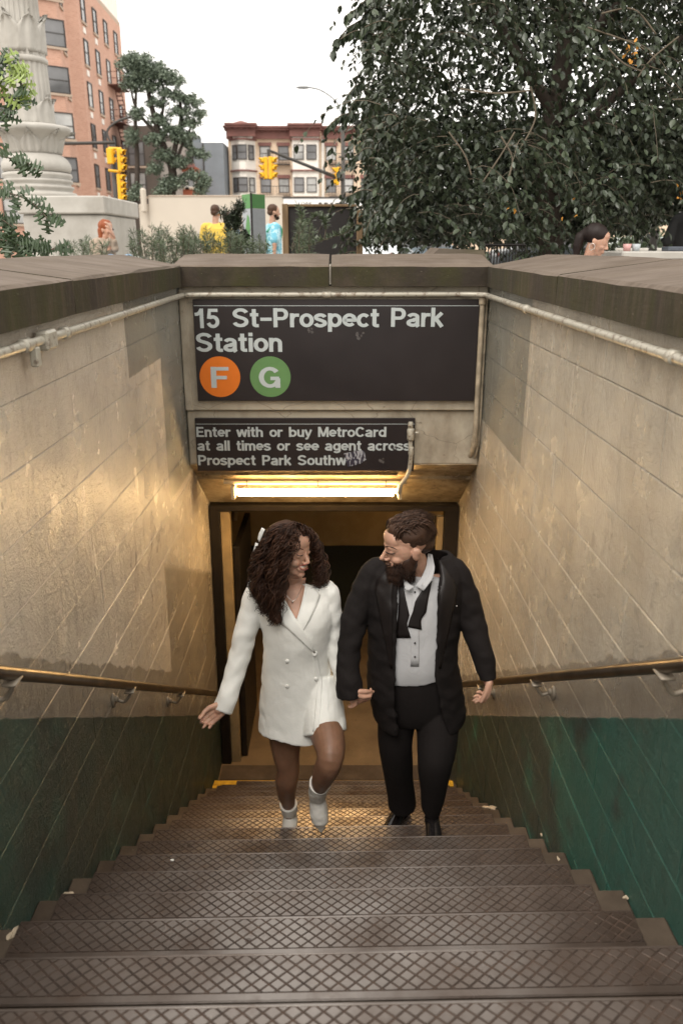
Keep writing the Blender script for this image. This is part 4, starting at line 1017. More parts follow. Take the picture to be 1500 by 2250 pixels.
MB().tube([(px1 - .15, YT, P(0, 345, YT).z), (px1 + .5, YT, P(0, 344, YT).z)], .04, 6).obj('bracket', M_POLE, tr)
write('', 0, 0, 1, 1, 0, M_WFRAME, tr) if False else None

# map totem
YK = 11.0
tt = empty('map_totem', (XY(557, YK), YK, GROUND), 'two-faced green-topped park map totem with a black corner post', 'sign')
x0, x1, xm = P(533, 480, YK).x, P(583, 480, YK).x, P(553, 480, YK - .2).x
zt_, zm = P(0, 428, YK).z, P(0, 459, YK).z
M_G1 = simple('park_green', (.10, .26, .09), .5, .04); M_G2 = simple('pale_grey_panel', (.36, .385, .41), .5, .05)
for (xa_, xb_) in ((x0, xm - .012), (xm + .012, x1)):
    ya_, yb_ = (YK, YK - .2) if xa_ == x0 else (YK - .2, YK - .02)
    for (z0_, z1_, m_, nm) in ((zm, zt_, M_G1, 'header_panel'), (GROUND, zm - .003, M_G2, 'map_panel')):
        pl = [(xa_, ya_), (xb_, yb_), (xb_, yb_ + .05), (xa_, ya_ + .05)]
        MB().prism(pl, z0_, z1_).obj(nm, m_, tt)
MB().bbox(xm - .012, xm + .012, YK - .215, YK - .13, GROUND, zt_ + .01, .003).obj('post', M_BLACKMETAL, tt)
mpn = MB(); zq = P(0, 475, YK).z
shape = [(x0 + .06, P(0, 530, YK).z), (x0 + .105, P(0, 528, YK).z), (x0 + .115, P(0, 500, YK).z), (x0 + .10, P(0, 478, YK).z), (x0 + .075, P(0, 472, YK).z), (x0 + .045, P(0, 500, YK).z)]
sl = -(.2) / (xm - .012 - x0)
mpn.add([(a, YK + sl * (a - x0) - .006, b_) for a, b_ in shape] + [(a, YK + sl * (a - x0) - .001, b_) for a, b_ in shape], [tuple(range(6)), tuple(range(6, 12))[::-1]] + [(i, (i + 1) % 6, (i + 1) % 6 + 6, i + 6) for i in range(6)])
mpn.obj('map_print', M_G1, tt)
tx = MB()
for q in range(14):
    zq = P(0, 466 + q * 5.3, YK).z; xa_ = xm + .03; xb_ = x1 - .03 - (q % 3) * .02
    f_ = lambda a: YK - .2 + .18 * (a - xm) / (x1 - xm) - .004
    tx.add([(xa_, f_(xa_), zq), (xb_, f_(xb_), zq), (xb_, f_(xb_), zq + .006), (xa_, f_(xa_), zq + .006)], [(0, 1, 2, 3)])
tx.obj('text_lines', simple('faint_print', (.30, .32, .34), .6), tt, kind='stuff')

# notice board
YB = 9.2
nb = empty('notice_board', (XY(708, YB), YB, GROUND), 'large black notice board in a brown timber frame on two posts', 'notice board')
M_TIMB = NT('weathered_timber'); n = M_TIMB
M_TIMB = n.out(n.mix(n.ramp(n.noise(6, 5, .6, vec=n.scale(n.pos(), (6, 6, .6))), .3, .7), (.12, .075, .035), (.24, .155, .08)), .75)
x0, x1 = P(621, 500, YB).x, P(797, 500, YB).x; zt_ = P(0, 448, YB).z
MB().bbox(x0, x0 + .066, YB - .05, YB + .05, GROUND, zt_, .006).obj('post', M_TIMB, nb)
MB().bbox(x1 - .068, x1, YB - .05, YB + .05, GROUND, zt_ - .06, .006).obj('post', M_TIMB, nb)
MB().bbox(x0 + .067, x1 - .069, YB - .04, YB + .04, zt_ - .03, zt_ - .004, .004).obj('top_rail', M_TIMB, nb)
MB().bbox(x0 + .067, x1 - .069, YB - .01, YB + .02, GROUND + .25, zt_ - .031, .003).obj('board', simple('black_board', (.018, .014, .013), .6, .1), nb)
# ------------------------------------------------------------------ foliage
def leaf_mat(name, c, c2, tr=.25):
    n = NT(name); r = n.island(); cc = n.mix(r, c, c2)
    cc = n.mix(n.ramp(n.noise(.8, 3), .35, .65, 0, .4), cc, tuple(x * .55 for x in c))
    return n.out(cc, .36, spec=.5, Transmission_Weight=0.0, Subsurface_Weight=0.0)
M_LEAF = leaf_mat('dark_green_leaf', (.022, .032, .018), (.060, .080, .042)); M_LEAF2 = leaf_mat('feathery_green', (.06, .085, .045), (.15, .19, .10))
M_LEAF3 = leaf_mat('hazy_distant_leaf', (.11, .145, .105), (.20, .25, .175)); M_OAK = leaf_mat('oak_leaf_green', (.03, .055, .022), (.08, .13, .045)); M_OAKY = leaf_mat('young_oak_leaf', (.20, .28, .06), (.34, .42, .10))  # distant leaves are paler, with haze put into their colour
M_BARK = simple('grey_brown_bark', (.055, .042, .033), .9, .3, 10, .4); M_TWIG = simple('pale_twig', (.13, .105, .075), .85, .2, 20)
LEAFV = [(0, 0, 0), (.30, .24, .06), (.62, .27, .03), (1.02, 0, -.16), (.62, -.27, .03), (.30, -.24, .06), (.46, 0, -.04)]
LEAFF = [(0, 6, 1), (1, 6, 2), (2, 6, 3), (3, 6, 4), (4, 6, 5), (5, 6, 0)]
def leaves_mesh(name, mat, pos, dirs, sizes, r, V=LEAFV, Fc=LEAFF, parent=None, kind='stuff', flop=.5):
    pos = np.array(pos); d = np.array(dirs); d /= np.linalg.norm(d, axis=1)[:, None]; n_ = len(pos)
    up = r.normal(size=(n_, 3)) * flop + np.array((0, 0, 1.)); s = np.cross(d, up); s /= np.linalg.norm(s, axis=1)[:, None] + 1e-9; u = np.cross(s, d)
    V = np.array(V); sz = np.array(sizes)[:, None]
    vs = (pos[:, None, :] + (V[None, :, 0, None] * d[:, None, :] + V[None, :, 1, None] * s[:, None, :] + V[None, :, 2, None] * u[:, None, :]) * sz[:, :, None]).reshape(-1, 3)
    k = len(V); fs = np.array(Fc); F_ = (fs[None] + (np.arange(n_) * k)[:, None, None]).reshape(-1, fs.shape[1])
    me = bpy.data.meshes.new(name); me.vertices.add(len(vs)); me.vertices.foreach_set('co', vs.ravel())
    me.loops.add(F_.size); me.loops.foreach_set('vertex_index', F_.ravel().astype(np.int32)); me.polygons.add(len(F_))
    me.polygons.foreach_set('loop_start', (np.arange(len(F_)) * fs.shape[1]).astype(np.int32)); me.materials.append(mat); me.update(calc_edges=True); me.validate()
    return link(name, me, parent, kind=kind)

# big weeping tree on the right, behind the coping
r = np.random.default_rng(21)
bt = empty('broadleaf_tree', (2.3, 8.9, GROUND), 'large dark leafy tree drooping over the right side of the stairwell', 'tree')
tb = MB(); tb.tube(bez([(2.3, 8.9, GROUND), (2.25, 8.8, .0), (2.1, 8.7, .9), (2.15, 8.5, 1.8), (1.9, 8.3, 3.2), (2.0, 8.2, 4.8)], 5), [.15 - .004 * i for i in range(26)], 10)
tb.obj('trunk', M_BARK, bt, True)
limbs = []
for q in ([(2.1, 8.7, .7), (2.6, 8.5, 1.3), (3.4, 8.1, 2.0), (4.6, 7.8, 2.9)], [(2.15, 8.6, 1.2), (1.5, 8.3, 1.9), (.9, 8.0, 2.7), (.2, 7.6, 3.2)], [(2.1, 8.6, 1.6), (2.7, 8.0, 2.3), (3.2, 7.3, 3.4)],
          [(2.1, 8.5, 2.0), (1.6, 7.8, 2.6), (1.2, 7.2, 3.0), (.8, 6.9, 3.1)], [(2.1, 8.7, 1.0), (2.9, 9.2, 1.7), (4.4, 9.8, 2.2), (6, 10, 2.8)], [(2.0, 8.4, 2.6), (3.0, 7.6, 3.2), (4.2, 7.0, 3.4)]):
    b = MB(); k = bez(q, 6); b.tube(k, [.06 * (1 - .75 * i / len(k)) for i in range(len(k))], 8); b.obj('limb', M_BARK, bt, True); limbs += k
pos = []; dr = []; sz = []; tw = MB(); ntw = 0
def crown_ok(x, y, z):
    p = Vector((x, y, z)); u = CX + F * x / depth(p); ang = math.atan2(-z, y); v = 1125 + F * math.tan(ang - PITCH)
    lim = 772 + 22 * math.sin(v * .021) + 14 * math.sin(v * .067 + 1)
    if v < 170: lim = 790 + (40 - v) * .1 + 18 * math.sin(v * .05)
    if u < lim: return 0, u, v
    low = 560 if u < 1240 else 560 - (u - 1240) * .34
    if v > low + 18 * math.sin(u * .05): return 0, u, v
    return 1, u, v
cnt = 0
while cnt < 4300:
    y = r.uniform(6.5, 10.6); x = r.uniform(.05, 5.4) * y / 8; z = r.uniform(-.35, 3.3)
    L_ = r.uniform(.35, .85); th = r.normal(0, 1.1) + (math.pi if x < 1 else 0) * .6; out = Vector((math.cos(th), math.sin(th) * .7, 0))
    ok, u, v = crown_ok(x, y, z)
    if not ok: continue
    # sky gaps
    g = math.sin(u * .031 + 1.3) * math.sin(v * .045 + .6) + .6 * math.sin(u * .07 + v * .05)
    if v < 290 and g > .85 and r.uniform() < .85: continue
    if ((u - 1130) / 150) ** 2 + ((v - 150) / 75) ** 2 < 1 and r.uniform() < .62: continue
    if v < 330 and r.uniform() < .12: continue
    cnt += 1; p = Vector((x, y, z)); pts = [p]; d = (out * .9 + Vector((0, 0, r.uniform(.1, .5)))).normalized(); ns = 7
    for s_ in range(ns):
        d = (d + Vector((r.normal(0, .10), r.normal(0, .10), -.26))).normalized(); p = p + d * L_ / ns; pts.append(p)
    o2, _, _ = crown_ok(*pts[-1])
    if not o2 and r.uniform() < .75: cnt -= 1; continue
    if ntw < 900 or u < 830: tw.tube(pts, [.0035 - .0003 * q for q in range(len(pts))], 3); ntw += 1
    for s_ in range(1, ns + 1):
        a = pts[s_ - 1]; b = pts[s_]; dd = (b - a).normalized(); sd_ = dd.cross(Vector((0, 0, 1))).normalized()
        for side in (-1, 1):
            if r.uniform() < .1: continue
            pos.append(tuple(a.lerp(b, r.uniform(0, 1)))); q = dd * .7 + sd_ * side * .8 + Vector((0, 0, -.45)) + Vector(r.normal(size=3)) * .25; dr.append(tuple(q)); sz.append(r.uniform(.045, .076))
# a few sprays reaching left against the sky
for (u0, v0, u1, v1, Y) in ((800, 40, 730, 112, 6.9), (820, 75, 745, 88, 6.9), (830, 20, 760, 35, 7.0), (800, 180, 752, 235, 7.0), (790, 250, 716, 282, 7.0), (800, 215, 760, 262, 7.1), (840, 430, 762, 432, 6.8), (830, 465, 800, 520, 6.8), (840, 0, 790, 12, 7), (830, 330, 775, 350, 7), (880, 60, 800, 60, 7), (860, 30, 800, 30, 7.1)):
    k = bez([tuple(P(u0, v0, Y + .2)), tuple(P((u0 + u1) / 2, (v0 + v1) / 2 - 14, Y + .1)), tuple(P(u1, v1, Y))], 9)
    tw.tube(k, .0035, 4)
    for i, q in enumerate(k[:-1]):
        dd = (Vector(k[i + 1]) - Vector(q)).normalized()
        for side in (-1, 1): pos.append(q); dr.append(tuple(dd * .6 + Vector((0, 0, -.9)) + Vector(r.normal(size=3)) * .3)); sz.append(r.uniform(.065, .09))
leaves_mesh('crown', M_LEAF, pos, dr, sz, r, parent=bt)
tw.obj('twigs', M_TWIG, bt, kind='stuff')
for (a, b, c) in (((1010, 195), (1090, 205), (1170, 198)), ((1165, 190), (1175, 260), (1140, 330)), ((985, 290), (1020, 340), (1035, 385)), ((1290, 60), (1400, 100), (1450, 140)), ((1320, 30), (1390, 20), (1440, 75)), ((1400, 170), (1430, 130), (1490, 80)), ((1330, 100), (1370, 140), (1420, 160)), ((1060, 400), (1100, 340), (1130, 290)), ((1100, 300), (1125, 350), (1110, 410))):
    b_ = MB(); b_.tube(bez([tuple(P(q[0], q[1], 6.6)) for q in (a, b, c)], 6), .0065, 5); b_.obj('bare_twig', M_TWIG, bt, True)
# dusky inner mass: leaves deeper in, denser, so that little daylight passes
pos = []; dr = []; sz = []
while len(pos) < 30000:
    y = r.uniform(8.6, 11.6); x = r.uniform(.0, 5.8) * y / 8; z = r.uniform(-.5, 3.6); ok, u, v = crown_ok(x, y, z)
    if not ok or u < 800 or (v < 260 and r.uniform() < .75) or v > 530: continue
    pos.append((x, y, z)); dr.append(tuple(r.normal(size=3) + np.array((0, 0, -.6)))); sz.append(r.uniform(.07, .12))
leaves_mesh('inner_foliage', M_LEAF, pos, dr, sz, r, parent=bt)
M_FLOW = simple('orange_blossom', (.55, .25, .04), .6, .2, 20)
for (u, v, n_) in ((1385, 118, 5), (1120, 462, 1), (1245, 468, 1), (1492, 430, 2)):
    c0 = P(u, v, 6.6); ps = [tuple(c0 + Vector(r.normal(size=3)) * .035) for _ in range(n_ * 3)]
    leaves_mesh('blossom', M_FLOW, ps, [tuple(r.normal(size=3)) for _ in ps], [.03] * len(ps), r, parent=bt, kind=None) if False else leaves_mesh('blossom', M_FLOW, ps, [tuple(r.normal(size=3)) for _ in ps], [.035] * len(ps), r, parent=bt)

# tree beyond the street, left of centre: layered pads of foliage on tall forking stems
ft_ = empty('street_tree', (XY(345, 60), 60, GROUND), 'tall spreading tree against the sky between brick tower and grey house', 'tree')
tk = MB()
def px(u, v, Y=60): return tuple(P(u, v, Y))
for q, r0 in (([(372, 452), (380, 380), (352, 300), (330, 220), (322, 170)], .34), ([(376, 420), (384, 330), (398, 260), (392, 200)], .24), ([(380, 380), (400, 320), (425, 270)], .16), ([(300, 452), (302, 360), (298, 260), (300, 190)], .22), ([(350, 300), (300, 240), (285, 170)], .14), ([(345, 290), (360, 230), (355, 170)], .14)):
    k = bez([px(u, v) for u, v in q], 5); tk.tube(k, [r0 * (1 - .7 * i / len(k)) for i in range(len(k))], 7)
tk.obj('trunk', M_BARK, ft_, True)
pads = [(285, 140, 30, 16), (300, 130, 34, 14), (325, 150, 40, 16), (358, 165, 34, 14), (385, 178, 22, 12), (290, 185, 26, 14), (330, 190, 30, 12), (372, 205, 26, 10), (345, 225, 26, 10), (405, 215, 26, 10), (425, 225, 22, 10), (438, 250, 16, 10), (395, 245, 28, 12), (350, 262, 26, 12), (418, 270, 24, 12), (375, 285, 26, 14),
        (405, 300, 30, 14), (340, 305, 24, 14), (300, 250, 18, 14), (290, 300, 16, 20), (430, 335, 20, 10), (448, 342, 14, 8), (360, 340, 24, 16), (395, 355, 26, 14), (340, 370, 18, 14), (380, 400, 30, 16), (425, 385, 26, 12), (445, 405, 18, 12), (360, 420, 24, 14), (300, 420, 14, 16), (440, 420, 14, 10), (455, 395, 10, 8), (292, 430, 12, 14), (310, 165, 40, 18)]
pos = []; dr = []; sz = []
for (u, v, a, b) in pads:
    for k in range(int(a * b * 3.4)):
        q = r.normal(size=3); q /= np.linalg.norm(q); q *= 1.18 * r.uniform() ** .75; Y = 60 + q[1] * 1.2
        pos.append(px(u + q[0] * a, v + q[2] * b + 3 * math.sin(q[0] * 6), Y)); dr.append(tuple(r.normal(size=3) * np.array((1, 1, .5)))); sz.append(r.uniform(.11, .22))
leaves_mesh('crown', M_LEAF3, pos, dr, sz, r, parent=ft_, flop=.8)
# far trees behind the red house and right of the row house
for (u, v, a, b, Y, lb) in ((408, 335, 30, 40, 92, 'pale green tree behind the small red brick house'), (850, 300, 60, 60, 56, 'yellow-green tree half hidden behind the dark leafy tree'), (1330, 470, 170, 45, 60, 'row of trees far behind the right coping'), (915, 470, 70, 40, 58, 'bushy tree behind the parked cars')):
    o = empty('background_tree', (P(u, v, Y).x, Y, GROUND), lb, 'tree'); pos = []; dr = []; sz = []
    for k in range(2600):
        q = r.normal(size=3); q /= np.linalg.norm(q); q *= r.uniform() ** .3; w = 1 + .18 * math.sin(q[0] * 7 + u) + .12 * math.sin(q[2] * 9)
        pos.append(px(u + q[0] * a * w, v + q[2] * b * w, Y + q[1] * 3)); dr.append(tuple(r.normal(size=3))); sz.append(r.uniform(.3, .55))
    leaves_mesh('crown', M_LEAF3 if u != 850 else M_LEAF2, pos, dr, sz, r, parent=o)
    b_ = MB(); b_.tube([(P(u, v, Y).x, Y, GROUND), (P(u, v, Y).x, Y, P(u, v, Y).z)], .2, 7); b_.obj('trunk', M_BARK, o)

# feathery shrubs behind the back coping
def shrub(name, u, Y, vt, wpx, n_st, label, mat=M_LEAF2, lean=0.0, nl=.030, dens=1.0):
    base = Vector((P(u, 545, Y).x, Y, GROUND)); o = empty(name, base, label, 'shrub'); st = MB(); pos = []; dr = []; sz = []
    for k in range(n_st):
        tu = u + r.uniform(-1, 1) * wpx; tv = vt + abs(tu - u) / wpx * 14 + abs(r.normal(0, 26)); t = P(tu + lean * r.uniform(0, 1), min(tv, 538), Y + r.uniform(-.35, .35))
        b0 = base + Vector((r.normal(0, .06) + (t.x - base.x) * .35, r.normal(0, .08), 0)); mid = b0.lerp(t, .6) + Vector((-(t.x - b0.x) * .15, 0, .04))
        k2 = bez([tuple(b0), tuple(mid), tuple(t)], 14); st.tube(k2, [.006 * (1 - .8 * i / len(k2)) for i in range(len(k2))], 4)
        for i in range(9, len(k2)):
            a = Vector(k2[i]); 
            for j in range(3):
                dd = Vector((r.normal(), r.normal() * .7, r.uniform(.2, 1.0))).normalized(); L_ = r.uniform(.05, .13) * (1.25 - i / len(k2)); e = a + dd * L_
                for m in range(int(6 * dens)):
                    q = a.lerp(e, r.uniform(0, 1)); pos.append(tuple(q)); dr.append(tuple(dd + Vector(r.normal(size=3)) * .45)); sz.append(nl * r.uniform(.7, 1.3))
    st.obj('stems', M_TWIG, o, kind='stuff')
    leaves_mesh('foliage', mat, pos, dr, sz, r, V=[(0, .05, 0), (0, -.05, 0), (1, -.03, .02), (1, .03, -.02)], Fc=[(0, 1, 2, 3)], parent=o)
shrub('feathery_shrub', 325, 7.2, 492, 36, 22, 'feathery shrub beside the granite bollard')
shrub('feathery_shrub', 385, 7.0, 488, 40, 26, 'tall thin-tipped feathery shrub before the cream wall')
shrub('feathery_shrub', 440, 7.1, 502, 38, 24, 'feathery shrub in front of the yellow shirt')
shrub('feathery_shrub', 505, 7.1, 506, 34, 22, 'feathery shrub between the yellow shirt and the totem')
shrub('feathery_shrub', 560, 7.2, 516, 34, 16, 'thin feathery shrub at the foot of the map totem')
shrub('feathery_shrub', 664, 7.0, 478, 30, 12, 'wiry shrub against the black notice board', lean=10)
shrub('feathery_shrub', 185, 7.0, 522, 60, 14, 'low wispy plants at the foot of the column pedestal')
b0 = bpy.data.objects[-1] if False else None
# long arching shoot across the board
aw = empty('arching_shoot', (P(660, 548, 6.9).x, 6.9, GROUND), 'long arching leafy shoot crossing the black notice board', 'plant'); st = MB(); pos = []; dr = []; sz = []
for q in (((648, 552), (690, 535), (730, 521), (758, 512), (775, 494)), ((640, 552), (668, 500), (690, 478), (697, 474)), ((712, 525), (716, 500), (712, 485), (706, 478)), ((640, 545), (660, 490), (662, 470), (655, 452))):
    k = bez([tuple(P(u, v, 6.9)) for u, v in q], 10); st.tube(k, .004, 5)
    for i, a in enumerate(k[8:-1]):
        for m in range(7): pos.append(a); dr.append(tuple(Vector((r.normal(), r.normal(), r.uniform(0, 1.4))))); sz.append(r.uniform(.03, .06))
st.obj('stem', M_TWIG, aw, True); leaves_mesh('needle_leaves', M_LEAF2, pos, dr, sz, r, V=[(0, .06, 0), (0, -.06, 0), (1, -.03, .02), (1, .03, -.02)], Fc=[(0, 1, 2, 3)], parent=aw)
# dark conifer-like bush between the yellow shirt and totem
cb_ = empty('evergreen_bush', (P(512, 540, 8.3).x, 8.3, GROUND), 'dark irregular evergreen with upswept branches left of the totem', 'shrub'); pos = []; dr = []; sz = []; st = MB()
for q in (((505, 552), (500, 500), (490, 465)), ((505, 530), (515, 490), (510, 470)), ((500, 500), (515, 468), (528, 446)), ((505, 490), (520, 475), (530, 455)), ((510, 520), (520, 495), (526, 486)), ((512, 552), (535, 530), (540, 515)), ((520, 552), (530, 525), (533, 512))):
    k = bez([tuple(P(u, v, 8.3)) for u, v in q], 12); st.tube(k, .012, 5)
    for a in k:
        for m in range(15): pos.append(tuple(Vector(a) + Vector(r.normal(size=3)) * .022)); dr.append(tuple(r.normal(size=3) + np.array((.3, 0, .6)))); sz.append(r.uniform(.03, .05))
st.obj('stem', M_BARK, cb_, True); leaves_mesh('foliage', M_LEAF, pos, dr, sz, r, V=[(0, .12, 0), (0, -.12, 0), (1, -.06, .02), (1, .06, -.02)], Fc=[(0, 1, 2, 3)], parent=cb_)

# pin oak sprays at the left edge, each leaf a lobed blade
def oak_poly():
    R = [(0, .02), (.12, .03), (.16, .20), (.24, .06), (.34, .10), (.40, .36), (.46, .30), (.50, .07), (.62, .10), (.68, .34), (.76, .28), (.76, .08), (.86, .09), (.90, .18), (1.02, 0)]
    return R + [(x, -y) for x, y in R[::-1][1:]]
def oak_mesh(mat, bend):
    R = oak_poly(); mb = MB(); n_ = len(R); vs = [(x, y, bend * x * x * -1 + abs(y) * .25) for x, y in R]; mid = [(x, 0, bend * x * x * -1) for x in (0.02, .15, .25, .4, .5, .65, .78, .9)]
    h = (n_ + 1) // 2; mb.v = vs + [(a, b, c - .006) for a, b, c in vs]
    for i in range(1, h - 1):
        j = n_ - i
        if i + 1 < h: mb.f += [(i, i + 1, (j - 1) % n_, j % n_)]
    mb.f += [(0, 1, n_ - 1)]
    mb.f += [tuple(q + n_ for q in f[::-1]) for f in mb.f]
    mb.f += [(i, i + n_, (i + 1) % n_ + n_, (i + 1) % n_) for i in range(n_)]
    mb.mi = [0] * len(mb.f); return mb.mesh('leaf', mat)
OM = [oak_mesh(M_OAK, b) for b in (.1, .25, -.1)]; OY = oak_mesh(M_OAKY, .15)
ok_ = empty('pin_oak', (P(-60, 560, 5.2).x, 5.2, GROUND), 'young pin oak whose lobed leaves reach in from the left edge', 'tree')
M_ = MB(); M_.tube(bez([(P(-70, 560, 5.2).x, 5.2, GROUND), (P(-60, 400, 5.2).x, 5.2, P(0, 400, 5.2).z), (P(-50, 150, 5.2).x, 5.2, P(0, 150, 5.2).z)], 6), .025, 7); M_.obj('trunk', M_BARK, ok_, True)
rr_ = random.Random(9)
def spray(path, Y, n_, size, young=0.):
    k = bez([tuple(P(u, v, Y)) for u, v in path], 10); b = MB(); b.tube(k, .0035, 5); b.obj('branch', M_TWIG, ok_, True)
    for i in range(n_):
        t = rr_.uniform(.15, 1); a = Vector(k[min(int(t * (len(k) - 1)), len(k) - 1)]); g = (Vector(k[-1]) - Vector(k[0])).normalized()
        d = (g * .6 + Vector((rr_.uniform(-1, 1), rr_.uniform(-.7, .7), rr_.uniform(-.9, .8)))).normalized(); s_ = d.cross(Vector((rr_.uniform(-.5, .5), -1, .3))).normalized(); u_ = s_.cross(d)
        o = link('leaf', OY if rr_.random() < young else rr_.choice(OM), None); q = size * rr_.uniform(.75, 1.2)
        o.matrix_world = Matrix.Translation(a) @ Matrix((d, s_, u_)).transposed().to_4x4() @ Matrix.Scale(q, 4); o.parent = ok_; o.matrix_parent_inverse = world_mat(ok_).inverted()
spray([(-50, 170), (0, 175), (35, 165), (50, 190)], 5.0, 22, .095, .5); spray([(-50, 200), (10, 215), (40, 205), (55, 215)], 5.0, 22, .095, .25); spray([(-40, 130), (5, 128), (30, 150)], 5.1, 10, .09, .7)
spray([(-50, 250), (0, 240), (15, 260)], 5.0, 10, .10); spray([(-40, 330), (10, 345), (50, 352), (78, 372)], 4.9, 12, .095); spray([(-40, 430), (20, 425), (70, 445), (105, 480)], 4.8, 20, .105)
spray([(-40, 470), (0, 480), (30, 500)], 4.9, 14, .10); spray([(-40, 520), (20, 530), (60, 545), (120, 548)], 4.9, 24, .10); spray([(-40, 500), (0, 520), (45, 535)], 5.0, 26, .11); spray([(90, 560), (120, 545), (140, 540)], 5.1, 6, .09)
# ------------------------------------------------------------------ people
def skin_mat(name, c):
    n = NT(name); f = n.noise(18, 4, vec=n.obj())
    cc = n.mix(n.ramp(f, .35, .65), tuple(x * .88 for x in c), tuple(min(1, x * 1.1) for x in c))
    return n.out(cc, .45, n.bump(n.noise(180, 3, vec=n.obj()), .12, .001), spec=.4, Subsurface_Weight=.12, Subsurface_Scale=.01)
M_SKW = skin_mat('warm_skin', (.52, .30, .21)); M_SKM = skin_mat('fair_skin', (.47, .27, .19)); M_LEG = skin_mat('shaded_leg_skin', (.22, .115, .07))  # leg skin is darker, with shade put into its colour
def cloth(name, c, r=.75, wv=260, st=.25, sheen=.2):
    n = NT(name); v = n.obj()
    w = n.noise(wv, 2, vec=v); cc = n.mix(n.ramp(n.noise(7, 4, vec=v), .3, .7), tuple(x * .9 for x in c), tuple(min(1, x * 1.06) for x in c))
    return n.out(cc, r, n.bump(w, st, .001, n.bump(n.noise(16, 4, .6, vec=v, dist=.8), .25, .012)), spec=.25, Sheen_Weight=sheen)
M_WDRESS = cloth('white_crepe', (.78, .775, .73), .6); M_BSUIT = cloth('black_wool', (.0095, .007, .0065), .85, sheen=.0)
M_SATIN = simple('black_satin', (.0095, .0065, .006), .5, .1, 10, .05); M_SHIRT = cloth('white_shirt_cotton', (.50, .50, .51), .7)
M_BOOT = simple('white_leather', (.72, .70, .65), .38, .05, 10, .2, 30); M_BSHOE = simple('black_patent_leather', (.012, .01, .01), .12, .1)
def hair_mat(name, c):
    n = NT(name); r = n.island(); cc = n.mix(r, tuple(x * .6 for x in c), tuple(x * 2.3 for x in c))
    return n.out(cc, .5, spec=.22)
M_HW = hair_mat('dark_brown_curls', (.026, .0115, .0065)); M_HM = hair_mat('brown_hair', (.036, .019, .012)); M_BEARD = hair_mat('brown_beard', (.022, .011, .007))
M_EYE = simple('eye_white', (.6, .58, .55), .2); M_LASH = simple('dark_lashes', (.02, .012, .01), .6); M_LIP = simple('rose_lips', (.33, .10, .085), .35); M_TEETH = simple('teeth', (.75, .72, .66), .25)
M_SILVER = simple('silver_metal', (.7, .68, .64), .2, metal=1)

def rings(spec, nseg=28):
    "spec rows (u, v, Y, half-width px, depth ratio): lofted closed form"
    rows = bez([(u, v, Y, a, k) for (u, v, Y, a, k) in spec], 5); pts = []; ell = []
    for (u, v, Y, a, k) in rows:
        p = P(u, v, Y); w = a * mpx(p); pts.append(p); ell.append((w, w * k))
    return pts, ell
def loft(mb, spec, n=28, ref=(1, 0, 0)):
    pts, ell = rings(spec); mb.tube(pts, None, n, True, ell, ref); return mb
def limb(mb, spec, n=16, end=True):
    rows = bez(spec, 5); pts = [P(*r[:3]) for r in rows]; rr = [r[3] * mpx(p) for r, p in zip(rows, pts)]
    mb.tube(pts, rr, n); mb.ball(pts[0], rr[0] * .98, None, n, 8); 
    if end: mb.ball(pts[-1], rr[-1] * .98, None, n, 8)
    return mb
def caps(mb, pts, rr, n=10):
    pts = [Vector(p) for p in pts]; mb.tube(pts, list(rr), n)
    for p, r in zip(pts, rr): mb.ball(p, r * .995, None, n, 6)
def fold(amp, freq=14., seed=0, stretch=(1, 1, .35), diag=(0, 0, 0)):
    r = np.random.default_rng(seed); K = [(r.normal(size=3) * np.array(stretch) * freq + np.array(diag), r.uniform(0, 6.28), r.uniform(.4, 1)) for _ in range(9)]
    def f(co, no):
        s = sum(w * np.sin(co @ k + p + 1.3 * np.sin(co @ k[[2, 0, 1]] * .6)) for k, p, w in K) / 4
        s = np.sign(s) * np.abs(s) ** 1.2
        return co + no * (s * amp)[:, None]
    return f
def hand(mb, W, fwd, palm, side, curl=(.5, .7, .5), s=1.0, thumb=.6, spread=.08, tcurl=.4):
    "W wrist point; fwd to the fingers; palm = palm normal; side = towards the thumb"
    W = Vector(W); f = Vector(fwd).normalized(); pn = Vector(palm); pn = (pn - f * pn.dot(f)).normalized()
    sd_ = f.cross(pn); sd_ = sd_ if sd_.dot(Vector(side)) > 0 else -sd_
    pal = .092 * s
    for i, (o, L_) in enumerate(((.030, .072), (.010, .080), (-.011, .074), (-.031, .058))):
        base = W + f * (pal - abs(o) * .25 * s) + sd_ * o * s
        caps(mb, [W + sd_ * o * .6 * s + f * .012 * s, W + f * pal * .55 + sd_ * o * .9 * s - pn * .003, base], [.0155 * s, .0135 * s, .0105 * s])
        d = (f + sd_ * o * spread / .03).normalized(); p = base; pts = [p]; ang = 0
        for seg, (fr, c_) in enumerate(zip((.46, .30, .24), curl)):
            ang = c_ * (1 + .12 * i)
            rm = Matrix.Rotation(ang, 3, d.cross(pn)); d = (rm @ d).normalized()
            p = p + d * L_ * fr * s; pts.append(p)
        caps(mb, pts, [.0102 * s, .0094 * s, .0085 * s, .0072 * s])
    b = W + f * .022 * s + sd_ * .022 * s
    d = (f * math.cos(thumb) + sd_ * math.sin(thumb) + pn * .25).normalized(); p1 = b + d * .042 * s
    d2 = (Matrix.Rotation(tcurl, 3, d.cross(-sd_ + pn * .6)) @ d).normalized(); p2 = p1 + d2 * .030 * s
    d3 = (Matrix.Rotation(tcurl, 3, d.cross(-sd_ + pn * .6)) @ d2).normalized(); p3 = p2 + d3 * .024 * s
    caps(mb, [b, p1, p2, p3], [.0175 * s, .0125 * s, .0112 * s, .0088 * s])
    mb.ball(W + f * .03 * s, (.022 * s, .022 * s, .022 * s))
